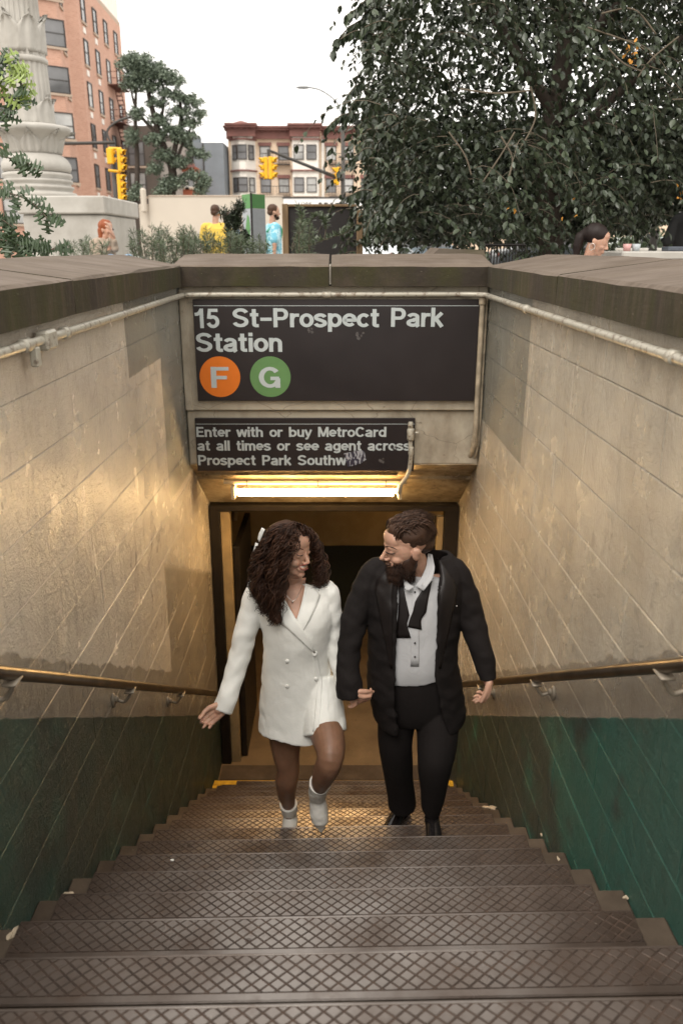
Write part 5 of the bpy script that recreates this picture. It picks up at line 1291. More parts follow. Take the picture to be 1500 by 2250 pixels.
def frame(c, fwd, up=(0, 0, 1), s=1.0):
    f = Vector(fwd).normalized(); u = Vector(up); u = (u - f * u.dot(f)).normalized(); r = f.cross(u)
    M = Matrix((r, f, u)).transposed().to_4x4(); M.translation = Vector(c); return M @ Matrix.Scale(s, 4)
def head(mb, M, male=True):
    k = 1.0 if male else .93
    def B(c, r): mb.ball(c, r, M, 18, 12)
    B((0, -.014, .040), (.077 * k, .098, .084)); B((0, .022, .000), (.070 * k, .072, .085)); B((0, .030, -.040), (.058 * k, .058, .070))
    B((0, .038, -.082), (.044 * k, .046, .036)); B((0, .070, -.103), (.021, .019, .016))
    B((0, .078 if male else .070, .022), (.046 * k, .016, .013 if male else .012)); B((0, .058, .050), (.060 * k, .034, .044)); B((0, .058, .020), (.060 * k, .034, .040)); B((0, .062, -.010), (.045 * k, .026, .030))
    for sx in (-1, 1):
        B((sx * .036 * k, .060, -.036), (.024, .026, .022)); B((sx * .031, .0775, .001), (.0145, .0115, .009))
        B((sx * .076 * k, -.004, -.018), (.009, .018, .030)); B((sx * .082 * k, -.012, -.006), (.008, .013, .018)); B((sx * .011, .098, -.037), (.0085, .010, .0075))
    caps(mb, [M @ Vector((0, .090, .008)), M @ Vector((0, .104 if male else .100, -.014)), M @ Vector((0, .116 if male else .108, -.030))], [.0075 * k, .009 * k, .0110 * k])
    B((0, .088, -.062), (.024, .012, .006)); B((0, .087, -.073), (.021, .012, .007)); B((0, .078, -.066), (.032, .014, .020))
def blades(mb, starts, dirs, lens, r, curve, seg=3, w=.0016, grav=0.0):
    for p, d, L_, cv in zip(starts, dirs, lens, curve):
        p = Vector(p); d = Vector(d).normalized(); side = d.cross(Vector(cv) + Vector((.001, .002, .003))).normalized(); pts = []
        for s_ in range(seg + 1):
            t = s_ / seg; q = p + d * L_ * t + Vector(cv) * (L_ * t * t); q.z -= grav * t * t; pts.append(q)
        vs = []
        for s_, q in enumerate(pts):
            ww = w * (1 - .75 * s_ / seg); n_ = side.cross(d).normalized(); vs += [q - side * ww, q + side * ww, q + n_ * ww]
        fs = []
        for s_ in range(seg):
            a = s_ * 3
            for k in range(3): fs.append((a + k, a + (k + 1) % 3, a + 3 + (k + 1) % 3, a + 3 + k))
        fs.append((0, 2, 1)); mb.add(vs, fs)

from mathutils.bvhtree import BVHTree
def surf(o, Yg=3.32):
    "lay things on a built surface: the point of o seen at (u, v), raised by off"
    me = o.data; M = world_mat(o) if o.parent else Matrix(); bvh = BVHTree.FromPolygons([v.co.copy() for v in me.vertices], [tuple(p.vertices) for p in me.polygons])
    def f(u, v, off=0.):
        d = P(u, v, 1).normalized(); h = bvh.ray_cast(Vector((0, 0, 0)), d)
        if h[0] is None:
            q = bvh.find_nearest(P(u, v, Yg)); d0 = q[0].y; return P(u, v, d0 - off)
        return h[0] - d * off
    return f
# ================= the man
manY = 3.48
man = empty('person', P(915, 1835, 3.42), 'bearded man in black suit with untied bow tie climbing the stairs hand in hand', 'person')
hc = P(896, 1197, 3.40)
MM = frame(hc, (-.95, -.27, -.17), (-.13, -.05, 1), 1.0) @ Matrix.Diagonal((1.08, 1.15, 1.03, 1))
mb = MB(); head(mb, MM, True)
caps(mb, [MM @ Vector((0, -.012, -.05)), P(922, 1262, 3.47), P(922, 1290, 3.49)], [.055, .060, .065], 16)
# body hidden in the suit, in one piece with the head and hands
loft(mb, [(918, 1270, 3.50, 60, .8), (916, 1310, 3.48, 92, .6), (915, 1400, 3.48, 88, .62), (915, 1470, 3.49, 84, .64), (917, 1530, 3.50, 80, .66)])
for a in ([(905, 1290, 3.49, 26), (830, 1288, 3.49, 20), (784, 1360, 3.44, 18), (768, 1460, 3.36, 15), (773, 1528, 3.30, 13)],
          [(930, 1290, 3.49, 26), (995, 1288, 3.49, 20), (1036, 1370, 3.44, 17), (1062, 1450, 3.375, 14), (1071, 1494, 3.34, 12)],
          [(885, 1520, 3.50, 38), (868, 1640, 3.48, 28), (878, 1730, 3.58, 18), (882, 1758, 3.61, 15)],
          [(950, 1520, 3.50, 38), (958, 1650, 3.36, 30), (948, 1770, 3.41, 18), (950, 1800, 3.40, 16)]): limb(mb, a)
hand(mb, P(1075, 1488, 3.335), (-.08, -.10, -1), (-1, .15, 0), (-.2, -1, 0), (.6, 1.0, .8), 1.0, .32, .05, .12)
hand(mb, P(757, 1517, 3.30), (.86, -.12, -.50), (.35, .75, .35), (.5, -.3, .8), (.65, .9, .6), 1.04, .5, .04, .4)
body = remesh(mb, 'body', M_SKM, .0034, 7, man)
# face details
def face_bits(M, par, male, look='down'):
    for sx in (-1, 1):
        b = MB(); b.tube(bez([M @ Vector((sx * (.018 + .027 * t), .0905 - .010 * t * t * 1.6, -.002 - .004 * math.sin(math.pi * t))) for t in (0, .33, .66, 1)], 3), .0022, 6)
        b.obj('eyelashes', M_LASH, par, True)
        b = MB(); b.tube(bez([M @ Vector((sx * (.014 + .034 * t), .0955 - .014 * t * t, .020 + .007 * math.sin(math.pi * t * .8))) for t in (0, .33, .66, 1)], 3), [.0030] * 6 + [.0022] * 4, 6)
        b.obj('eyebrow', M_LASH, par, True)
manface = surf(body)
def stroke(f, pts, r, off, name, mat, par):
    k = bez([tuple(f(u, v, off)) for u, v in pts], 5); n = len(k); b = MB(); b.tube(k, [r * (.35 + .65 * math.sin(math.pi * min(.97, (i + .6) / n))) for i in range(n)], 6); return b.obj(name, mat, par, True)
stroke(manface, [(845, 1210), (851, 1215), (860, 1217), (868, 1215)], .0030, .0, 'eyelashes', M_LASH, man)
stroke(manface, [(843, 1202), (851, 1201), (862, 1203), (872, 1208)], .0032, .0, 'eyebrow', M_BEARD, man)
# hair: swept back mass on top, clipped sides
r = np.random.default_rng(11); mb = MB(); st = []; di = []; ln = []; cv = []
core = MB(); core.ball((0, -.020, .050), (.0795, .098, .083), MM, 22, 14); core.ball((0, .012, .092), (.060, .066, .046), MM, 18, 12); core.ball((0, -.058, .0), (.064, .052, .052), MM, 16, 10)
remesh(core, 'hair', M_HM, .0045, 2, man, fold(.006, 75, 3, (1, .4, 1)))
hm = MB(); Mr = MM.to_3x3()
for i in range(2600):
    th = r.uniform(-math.pi, math.pi); z = r.uniform(-.35, 1); q = math.sqrt(max(0, 1 - z * z)); x, y = q * math.sin(th), q * math.cos(th)
    p = Vector((x * .079, y * .098 - .020, .050 + z * .083))
    if p.y > .045 and p.z < .085: continue
    if abs(x) > .6 and p.y > .015 and p.z < .045: continue
    topz = p.z > .09
    d = Vector((.25 + r.normal(0, .25), -.75 + r.normal(0, .2), .5 + r.normal(0, .25))) if topz else Vector((x * .3, -.6, -.5))
    L_ = r.uniform(.028, .048) if topz else r.uniform(.008, .014)
    c_ = Vector((r.normal(0, .2), -.3, -.55)) if topz else Vector((0, 0, 0))
    if topz: p = Vector((p.x * .95, p.y + .008, p.z + .008 + .010 * max(0, p.y * 8)))
    st.append(MM @ p); di.append(Mr @ d); ln.append(L_); cv.append(Mr @ c_)
blades(hm, st, di, ln, r, cv, 3, .0016)
for i in range(420):
    x = r.uniform(-.068, .068); y0 = r.uniform(-.055, .066); zt = .128 - x * x * 6 - (y0 * y0) * 3.5
    pts = [Vector((x, y0, zt - .022)), Vector((x * 1.02 + r.normal(0, .004), y0 - .010, zt + .006 + r.uniform(0, .012))), Vector((x * 1.05 + r.normal(0, .007), y0 - .034, zt + .010 - max(0, -y0) * .22 + r.uniform(-.004, .008))), Vector((x * 1.08 + r.normal(0, .010), y0 - .058, zt - .022 - max(0, -y0) * .7))]
    k = bez([tuple(MM @ q) for q in pts], 4); q_ = r.uniform(.0014, .0034); hm.tube(k, [q_ * (1 - .8 * (j / len(k)) ** 2) for j in range(len(k))], 5)
hm.obj('hair_strands', M_HM, man, True, kind='stuff')
# beard and moustache
core = MB()
for c_, rr in (((0, .058, -.098), (.050, .046, .042)), ((0, .070, -.130), (.042, .036, .034)), ((0, .070, -.155), (.030, .028, .022)), ((-.052, .020, -.070), (.018, .034, .042)), ((.052, .020, -.070), (.018, .034, .042)),
               ((-.064, .004, -.045), (.012, .016, .030)), ((.064, .004, -.045), (.012, .016, .030)), ((-.016, .098, -.055), (.018, .011, .008)), ((.016, .098, -.055), (.018, .011, .008))): core.ball(c_, rr, MM, 16, 10)
remesh(core, 'beard', M_BEARD, .004, 2, man, fold(.003, 90, 5, (1, 1, .3)))
bm_ = MB(); st = []; di = []; ln = []; cv = []
for i in range(2200):
    a = r.uniform(-1.9, 1.9); z = r.uniform(-.165, -.045)
    tz = (z + .165) / .12; rad = .030 + .030 * min(1, tz * 1.6)
    x = math.sin(a) * rad * (1.0 if tz > .3 else .9); y = .052 + math.cos(a) * (.048 if tz < .75 else .044)
    if z > -.078 and abs(x) < .035 and y > .05 and z < -.048 and abs(x) < .02: continue
    if z > -.07 and abs(a) < .75 and z > -.050: continue
    st.append(MM @ Vector((x, y - (.02 * abs(a)) , z))); di.append(Mr @ Vector((x * 5 + r.normal(0, .3), .30 + r.normal(0, .25), -1))); ln.append(r.uniform(.014, .030)); cv.append(Mr @ Vector((r.normal(0, .3), r.normal(0, .3), -.1)))
blades(bm_, st, di, ln, r, cv, 3, .0013); bm_.obj('beard_strands', M_BEARD, man, True, kind='stuff')
# shirt
mb = MB(); loft(mb, [(924, 1262, 3.475, 46, .85), (922, 1274, 3.47, 72, .62), (918, 1300, 3.465, 88, .60), (914, 1350, 3.46, 90, .66), (911, 1420, 3.46, 86, .74), (911, 1455, 3.46, 83, .76), (913, 1478, 3.46, 80, .74)])
shirt = remesh(mb, 'shirt', M_SHIRT, .006, 4, man, fold(.0035, 22, 8, (1, 1, .5)))
ts = 3.30
def front(u, v, Y=3.315): return P(u, v, Y)
# collar: two folded wings
def plate(pts, name, mat, par, th=.004):
    "flat-ish piece of cloth through 3D points, with thickness towards -Y"
    pts = [Vector(p) for p in pts]; c = sum(pts, Vector()) / len(pts); m = len(pts); nrm = Vector((0, -1, .25)).normalized() * th
    vs = [c] + pts + [c + nrm] + [p + nrm * .4 for p in pts]; mb = MB()
    fs = []
    for i in range(m):
        j = (i + 1) % m; fs += [(0, 1 + j, 1 + i), (m + 1, m + 2 + i, m + 2 + j), (1 + i, 1 + j, m + 2 + j, m + 2 + i)]
    mb.add(vs, fs); return mb.obj(name, mat, par)
cl_pt = surf(shirt)
def gridpatch(f, nu, nv, name, mat, par, th=.004, smooth=True):
    "curved sheet f(s, t) with thickness"
    vs = [Vector(f(i / nu, j / nv)) for j in range(nv + 1) for i in range(nu + 1)]; N_ = len(vs); W_ = nu + 1
    nn = []
    for j in range(nv + 1):
        for i in range(nu + 1):
            a = vs[j * W_ + min(i + 1, nu)] - vs[j * W_ + max(i - 1, 0)]; b = vs[min(j + 1, nv) * W_ + i] - vs[max(j - 1, 0) * W_ + i]
            c = a.cross(b); c = c.normalized() if c.length > 1e-9 else Vector((0, -1, 0)); c = c if c.y < 0 else -c; nn.append(c)
    al = vs + [v - n_ * th for v, n_ in zip(vs, nn)]; fs = []
    for j in range(nv):
        for i in range(nu):
            a = j * W_ + i; fs.append((a, a + 1, a + W_ + 1, a + W_)); a += N_; fs.append((a, a + W_, a + W_ + 1, a + 1))
    for i in range(nu):
        fs.append((i + 1, i, i + N_, i + 1 + N_)); a = nv * W_ + i; fs.append((a, a + 1, a + 1 + N_, a + N_))
    for j in range(nv):
        a = j * W_; fs.append((a, a + W_, a + W_ + N_, a + N_)); a = j * W_ + nu; fs.append((a + W_, a, a + N_, a + W_ + N_))
    mb = MB(); mb.add(al, fs); return mb.obj(name, mat, par, smooth)
def poly_patch(left, right, onto, name, mat, par, off=.004, th=.003, n=10):
    "patch between two (u, v) polylines, laid on surface onto(u, v, off)"
    def lerp(pl, t):
        x = t * (len(pl) - 1); i = min(int(x), len(pl) - 2); q = x - i; return (pl[i][0] * (1 - q) + pl[i + 1][0] * q, pl[i][1] * (1 - q) + pl[i + 1][1] * q)
    def f(s, t):
        a = lerp(left, t); b = lerp(right, t); return onto(a[0] * (1 - s) + b[0] * s, a[1] * (1 - s) + b[1] * s, off)
    return gridpatch(f, 5, n, name, mat, par, th)
def collar_on(u, v, off):
    t = (v - 1215) / 75; return P(u, v, 3.44 - .085 * max(0, t) - off)
poly_patch([(944, 1218), (952, 1240), (938, 1268), (925, 1284)], [(949, 1218), (955, 1248), (950, 1272), (932, 1296)], collar_on, 'collar', M_SHIRT, man, .022, .006)
poly_patch([(940, 1216), (936, 1245), (926, 1268), (912, 1287)], [(949, 1218), (953, 1246), (950, 1272), (930, 1298)], collar_on, 'collar', M_SHIRT, man, .016, .006)
poly_patch([(884, 1268), (892, 1276), (900, 1284)], [(890, 1296), (898, 1298), (909, 1289)], collar_on, 'collar', M_SHIRT, man, .018, .006, 6)
poly_patch([(905, 1292), (903, 1380), (901, 1465)], [(922, 1292), (921, 1380), (920, 1465)], cl_pt, 'placket', M_SHIRT, man, .002, .003)
for v in (1301, 1413, 1443):
    MB().ball(cl_pt(911, v, .006), .0045, None, 10, 8).obj('shirt_stud', M_SATIN if v < 1400 else M_BLACKMETAL, man, True)
# untied bow tie hanging in two ends
poly_patch([(937, 1282), (912, 1320), (906, 1345), (900, 1360), (895, 1378)], [(949, 1276), (940, 1318), (936, 1345), (924, 1362), (926, 1384)], cl_pt, 'bow_tie', M_SATIN, man, .007, .004, 14)
poly_patch([(874, 1276), (876, 1310), (874, 1352), (872, 1372), (870, 1402)], [(884, 1280), (890, 1312), (899, 1352), (893, 1372), (902, 1402)], cl_pt, 'bow_tie', M_SATIN, man, .006, .004, 14)
# jacket: an open shell with sleeves
mb = MB()
js = [(929, 1219, 3.515, 66, .6, .55), (919, 1234, 3.50, 90, .56, .52), (914, 1256, 3.485, 104, .60, .46), (911, 1300, 3.475, 108, .68, .43), (908, 1370, 3.47, 102, .76, .45), (906, 1440, 3.47, 99, .80, .47),
      (910, 1500, 3.475, 104, .80, .50), (918, 1545, 3.48, 103, .82, .55), (922, 1572, 3.48, 100, .82, .62)]
rows = bez(js, 5); n_ = 40; vs = []
for (u, v, Y, a, k, gp) in rows:
    p = P(u, v, Y); w = a * mpx(p)
    for inner in (0, 1):
        for i in range(n_ + 1):
            th = -math.pi / 2 + gp + (2 * math.pi - 2 * gp) * i / n_; q = w - inner * .022
            vs.append((p.x + q * math.cos(th), p.y + q * k * math.sin(th), p.z - .03 * k * (-math.sin(th)) * (1 if v > 1500 else .2)))
m = len(rows); W_ = n_ + 1; fs = []
for j in range(m - 1):
    for i in range(n_):
        a = j * 2 * W_ + i; b = a + 2 * W_; fs.append((a, a + 1, b + 1, b)); a += W_; b += W_; fs.append((a, b, b + 1, a + 1))
    for i in (0, n_):
        a = j * 2 * W_ + i; b = a + 2 * W_; fs.append((a, b, b + W_, a + W_) if i == 0 else (a + W_, b + W_, b, a))
for j in (0, m - 1):
    for i in range(n_):
        a = j * 2 * W_ + i; fs.append((a + W_, a + W_ + 1, a + 1, a) if j == 0 else (a, a + 1, a + W_ + 1, a + W_))
mb.add(vs, fs)
mb.ball(P(812, 1256, 3.485), .040); mb.ball(P(1008, 1254, 3.485), .042)
limb(mb, [(846, 1246, 3.50, 24), (822, 1256, 3.49, 29), (802, 1296, 3.47, 31), (783, 1345, 3.45, 30), (770, 1400, 3.41, 28), (765, 1460, 3.36, 26), (767, 1500, 3.325, 29), (769, 1530, 3.31, 30)], 20, False)
limb(mb, [(985, 1244, 3.50, 24), (1004, 1258, 3.49, 28), (1018, 1300, 3.47, 29), (1035, 1360, 3.45, 28), (1051, 1415, 3.40, 25), (1064, 1455, 3.37, 23), (1071, 1494, 3.34, 19)], 20, False)
jf1 = fold(.0055, 15, 21, (1, 1, .7)); jf2 = fold(.0045, 34, 22, (.5, .5, 1.5))
jk = remesh(mb, 'jacket', M_BSUIT, .0055, 2, man, lambda co, no: jf2(jf1(co, no), no))
jk_pt = surf(jk)
def lapel_on(u, v, off): return jk_pt(u, v, off) 
poly_patch([(868, 1262), (862, 1300), (862, 1340), (862, 1420), (862, 1470)], [(850, 1250), (826, 1275), (822, 1296), (838, 1380), (858, 1470)], jk_pt, 'lapel', M_SATIN, man, .003, .004, 18)
poly_patch([(960, 1226), (963, 1262), (964, 1340), (964, 1420), (964, 1470)], [(972, 1240), (998, 1275), (1006, 1298), (988, 1380), (968, 1470)], jk_pt, 'lapel', M_SATIN, man, .003, .004, 18)
MB().ball(jk_pt(1003, 1332, .003), .004, None, 8, 6).obj('lapel_pin', M_SILVER, man, True)
# trousers
mb = MB()
loft(mb, [(915, 1462, 3.475, 84, .72), (915, 1500, 3.48, 90, .72), (917, 1540, 3.49, 93, .70), (917, 1562, 3.50, 90, .66)])
def leg(spec):
    pts, ell = rings(spec); mb.tube(pts, None, 24, True, ell, (1, 0, 0))
leg([(880, 1530, 3.50, 50, 1.0), (870, 1590, 3.49, 42, 1.05), (868, 1640, 3.49, 37, 1.1), (874, 1700, 3.54, 32, 1.15), (881, 1745, 3.595, 31, 1.15), (883, 1768, 3.61, 31, 1.15)])
leg([(950, 1530, 3.50, 54, 1.0), (960, 1600, 3.42, 46, 1.05), (958, 1650, 3.37, 42, 1.05), (955, 1680, 3.36, 36, 1.2), (950, 1740, 3.395, 26, 1.5), (946, 1776, 3.42, 20, 1.7)])
remesh(mb, 'trousers', M_BSUIT, .006, 3, man, fold(.005, 17, 31, (1, 1, .8)))
def shoe(toe, heel, w, name, mat, par, ank=None):
    toe = Vector(toe); heel = Vector(heel); d = (toe - heel); L_ = d.length; d.normalize(); M = frame(heel, d, (0, 0, 1)); mb = MB()
    sec = [(-.035, .030, .030, .034), (0, .036, .040, .052), (.25 * L_, .036, .036, .052), (.5 * L_, .040, .028, .036), (.75 * L_, .042, .022, .024), (L_ * .93, .030, .017, .019), (L_ * 1.0, .015, .012, .014)]
    pts = [M @ Vector((0, y, zc_)) for (y, a, b, zc_) in sec]; mb.tube(pts, None, 16, True, [(a * w, b) for (y, a, b, z_) in sec], M.to_3x3() @ Vector((1, 0, 0)))
    mb.bbox(-.034, .034, -.045, .035, 0, .022, .006, M)
    if ank: caps(mb, [M @ Vector((0, .01, .05)), Vector(ank)], [.038, .036], 14)
    return remesh(mb, name, mat, .004, 3, par)
y5, z5 = nose(5); y6, z6 = nose(6)
ft = P(952, 1830, 3.20); shoe((ft.x + .012, 3.13, z5 + .010), (P(948, 1800, 3.40).x, 3.40, z5 + .010), 1.05, 'shoe', M_BSHOE, man, P(947, 1782, 3.42))
shoe((P(848, 1830, 3.52).x, 3.52, z6 + .010), (P(884, 1800, 3.70).x, 3.72, z6 + .010), 1.1, 'shoe', M_BSHOE, man, P(882, 1772, 3.62))

# ================= the woman
wom = empty('person', P(660, 1812, 3.5), 'woman with long dark curls in white blazer dress and white ankle boots, laughing', 'person')
hc = P(637, 1208, 3.44); MW = frame(hc, (.80, -.58, -.06), (.10, -.02, 1), 1.0) @ Matrix.Diagonal((1.06, 1.0, .98, 1)); Mr = MW.to_3x3()
mb = MB(); head(mb, MW, False)
caps(mb, [MW @ Vector((0, -.012, -.05)), P(645, 1280, 3.50), P(646, 1308, 3.52)], [.044, .047, .060], 16)
loft(mb, [(646, 1298, 3.515, 34, .9), (645, 1314, 3.51, 60, .5), (650, 1345, 3.49, 72, .60), (652, 1430, 3.48, 60, .70), (655, 1500, 3.49, 72, .66), (658, 1560, 3.49, 80, .62)])
for a in ([(640, 1320, 3.505, 18), (572, 1320, 3.50, 17), (542, 1380, 3.46, 17), (518, 1450, 3.41, 14), (488, 1560, 3.28, 11)],
          [(655, 1318, 3.505, 18), (708, 1316, 3.505, 16), (732, 1370, 3.49, 17), (742, 1440, 3.46, 14), (772, 1528, 3.36, 10)]): limb(mb, a)
hand(mb, P(492, 1551, 3.275), (-.72, -.2, -.52), (.15, -.95, .35), (-.5, 0, .8), (.45, .9, .6), .98, .4, .06, .4)
hand(mb, P(776, 1497, 3.335), (.30, -.22, -.92), (-.9, .3, 0), (.6, -.8, 0), (.5, .7, .5), .92, .25, .04, .2)
body = remesh(mb, 'body', M_SKW, .0032, 7, wom)
mb = MB()
def leg(spec):
    pts, ell = rings(spec); mb.tube(pts, None, 22, True, ell, (1, 0, 0))
leg([(632, 1540, 3.49, 46, 1.0), (627, 1600, 3.49, 39, 1.05), (628, 1650, 3.485, 31, 1.1), (633, 1690, 3.485, 25, 1.15), (630, 1712, 3.50, 25, 1.2), (629, 1738, 3.545, 21, 1.2), (634, 1768, 3.585, 14.5, 1.2), (637, 1800, 3.60, 13, 1.2)])
leg([(690, 1540, 3.48, 46, 1.0), (712, 1592, 3.36, 41, 1.1), (725, 1640, 3.24, 34, 1.15), (724, 1672, 3.19, 29, 1.2), (714, 1695, 3.235, 26, 1.25), (704, 1718, 3.30, 20, 1.3), (698, 1738, 3.355, 14.5, 1.3), (697, 1765, 3.385, 15, 1.3)])
mb.ball(P(726, 1668, 3.175), (.052, .045, .055)); mb.ball(P(634, 1690, 3.455), (.045, .035, .05))
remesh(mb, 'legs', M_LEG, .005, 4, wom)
wf = surf(body)
stroke(wf, [(651, 1218), (656, 1221), (662, 1221), (667, 1218)], .0024, .0, 'eyelashes', M_LASH, wom)
stroke(wf, [(649, 1209), (655, 1206), (662, 1206), (668, 1209)], .0019, .0, 'eyebrow', M_BEARD, wom)
poly_patch([(660, 1245), (665, 1244), (670, 1242.5), (675, 1241)], [(661, 1246), (666, 1248), (671, 1248), (675, 1245)], wf, 'teeth', M_TEETH, wom, .0, .0012, 8)
stroke(wf, [(656, 1244), (662, 1242.5), (669, 1240.5), (677, 1238)], .0026, .001, 'upper_lip', M_LIP, wom)
stroke(wf, [(657, 1246), (663, 1251), (670, 1252.5), (677, 1248)], .0036, .001, 'lower_lip', M_LIP, wom)
# blazer dress
mb = MB()
loft(mb, [(646, 1289, 3.525, 52, .6), (645, 1300, 3.51, 80, .52), (647, 1322, 3.50, 86, .56), (652, 1355, 3.485, 83, .70), (652, 1400, 3.48, 75, .74), (650, 1440, 3.48, 71, .74),
          (652, 1480, 3.485, 77, .72), (657, 1530, 3.485, 86, .70), (661, 1570, 3.48, 92, .72), (663, 1594, 3.475, 96, .74)], 40)
limb(mb, [(590, 1300, 3.505, 20), (566, 1304, 3.50, 27), (552, 1345, 3.48, 26), (536, 1400, 3.45, 26), (526, 1440, 3.42, 25), (510, 1500, 3.36, 22), (498, 1535, 3.31, 22), (488, 1562, 3.285, 23)], 20, False)
pts_ = [P(*q[:3]) for q in ((702, 1490, 3.47), (710, 1540, 3.42), (713, 1585, 3.36), (714, 1606, 3.335))]; mb.tube(pts_, [.085, .100, .103, .104], 24)
limb(mb, [(700, 1292, 3.505, 18), (718, 1300, 3.50, 25), (728, 1345, 3.49, 23), (733, 1390, 3.49, 21), (741, 1440, 3.46, 19), (755, 1490, 3.41, 18), (766, 1514, 3.375, 17)], 20)
fr3 = fold(.0055, 34, 43, (.5, .5, 1.6)); fr = fold(.0042, 17, 41, (1, .8, 1.0)); fr2 = fold(.0016, 38, 47, (.8, .8, 1.2))
def wfold(co, no):
    sl = ((co[:, 0] < P(578, 1400, 3.45).x) | (co[:, 0] > P(722, 1400, 3.47).x)); co2 = fr2(fr(co, no), no); co2[sl] = fr3(co2[sl], no[sl])
    low = np.clip((-2.05 - co[:, 2]) * 4, 0, 1)          # the hem dips towards the middle
    xc = P(690, 1600, 3.4).x; co2[:, 2] -= low * .035 * np.exp(-((co[:, 0] - xc + .03) / .11) ** 2); return co2
dress = remesh(mb, 'dress', M_WDRESS, .0052, 3, wom, wfold); wfront = surf(dress)
# bare neckline between the lapels
poly_patch([(606, 1278), (622, 1312), (636, 1336), (650, 1360)], [(672, 1270), (668, 1300), (661, 1330), (651, 1362)], lambda u, v, o: wfront(u, v, o), 'neckline', M_SKW, wom, .002, .003, 14)
# lapels, crossing right over left
poly_patch([(596, 1300), (604, 1345), (620, 1372), (660, 1408), (691, 1436)], [(614, 1296), (628, 1322), (650, 1360), (676, 1398), (693, 1434)], wfront, 'lapel', M_WDRESS, wom, .008, .006, 16)
poly_patch([(676, 1286), (670, 1304), (661, 1330), (651, 1366), (664, 1384)], [(690, 1290), (704, 1308), (696, 1330), (682, 1360), (666, 1386)], wfront, 'lapel', M_WDRESS, wom, .005, .006, 16)
# overlapping front edge and slit
poly_patch([(686, 1432), (690, 1470), (697, 1505), (692, 1560), (686, 1622)], [(697, 1432), (702, 1470), (708, 1492), (703, 1500), (694, 1502)][:3] + [(704, 1560), (700, 1600)], wfront, 'front_overlap', M_WDRESS, wom, .003, .004, 18)
for (u, v) in ((631, 1453), (631, 1508), (691, 1439), (694, 1492)): MB().ball(wfront(u, v, .004), (.0105, .005, .0105), None, 14, 8).obj('button', M_WDRESS, wom, True)
b = MB(); b.tube(bez([tuple(wfront(u, v, .007)) for (u, v) in ((612, 1284), (626, 1304), (643, 1320), (656, 1306), (668, 1276))], 5), .0009, 5); b.ball(wfront(643, 1323, .009), (.004, .003, .006)); b.obj('necklace', M_SILVER, wom, True)
# boots
mb = MB()
tY, tz = 3.335, z5 + .012
toe = Vector((P(706, 1830, tY).x, tY, P(706, 1828, tY).z)); an = P(697, 1754, 3.372)
def bring(spec): pts = [Vector(s_[0]) for s_ in spec]; return pts, [(s_[1], s_[2]) for s_ in spec]
pts, ell = bring([(toe, .008, .008), (toe.lerp(an, .12) + Vector((0, -.004, .006)), .020, .014), (toe.lerp(an, .32) + Vector((0, -.012, .008)), .042, .032), (toe.lerp(an, .52) + Vector((0, -.010, .004)), .046, .042), (toe.lerp(an, .75), .045, .048),
                  (an, .041, .048), (P(698, 1739, 3.350), .045, .052), (P(702, 1721, 3.308), .053, .058)])
mb.tube(pts, None, 20, True, ell, (1, 0, 0))
hl = an + Vector((.0, .055, -.045)); mb.ball(hl, (.030, .035, .035)); mb.tube([hl + Vector((0, .01, -.01)), hl + Vector((0, .012, -.08))], [.016, .007], 10)
remesh(mb, 'boot', M_BOOT, .0042, 2, wom, fold(.003, 34, 51, (.4, .4, 2.2)))
mb = MB(); an = Vector((P(637, 1790, 3.60).x, 3.60, z6 + .115)); toe = Vector((an.x - .01, 3.43, z6 + .012))
pts, ell = bring([(toe, .006, .006), (toe.lerp(an, .2) + Vector((0, 0, .004)), .026, .016), (toe.lerp(an, .5) + Vector((0, -.004, -.01)), .041, .030), (an + Vector((0, -.01, -.04)), .042, .048), (an, .038, .046), (P(636, 1781, 3.595), .044, .050), (P(634, 1766, 3.580), .049, .054)])
mb.tube(pts, None, 20, True, ell, (1, 0, 0)); mb.ball(an + Vector((0, .03, -.05)), (.03, .035, .035)); mb.tube([an + Vector((0, .045, -.06)), (an.x, an.y + .05, z6 + .012)], [.016, .008], 10)
remesh(mb, 'boot', M_BOOT, .0042, 2, wom, fold(.003, 34, 52, (.4, .4, 2.2)))
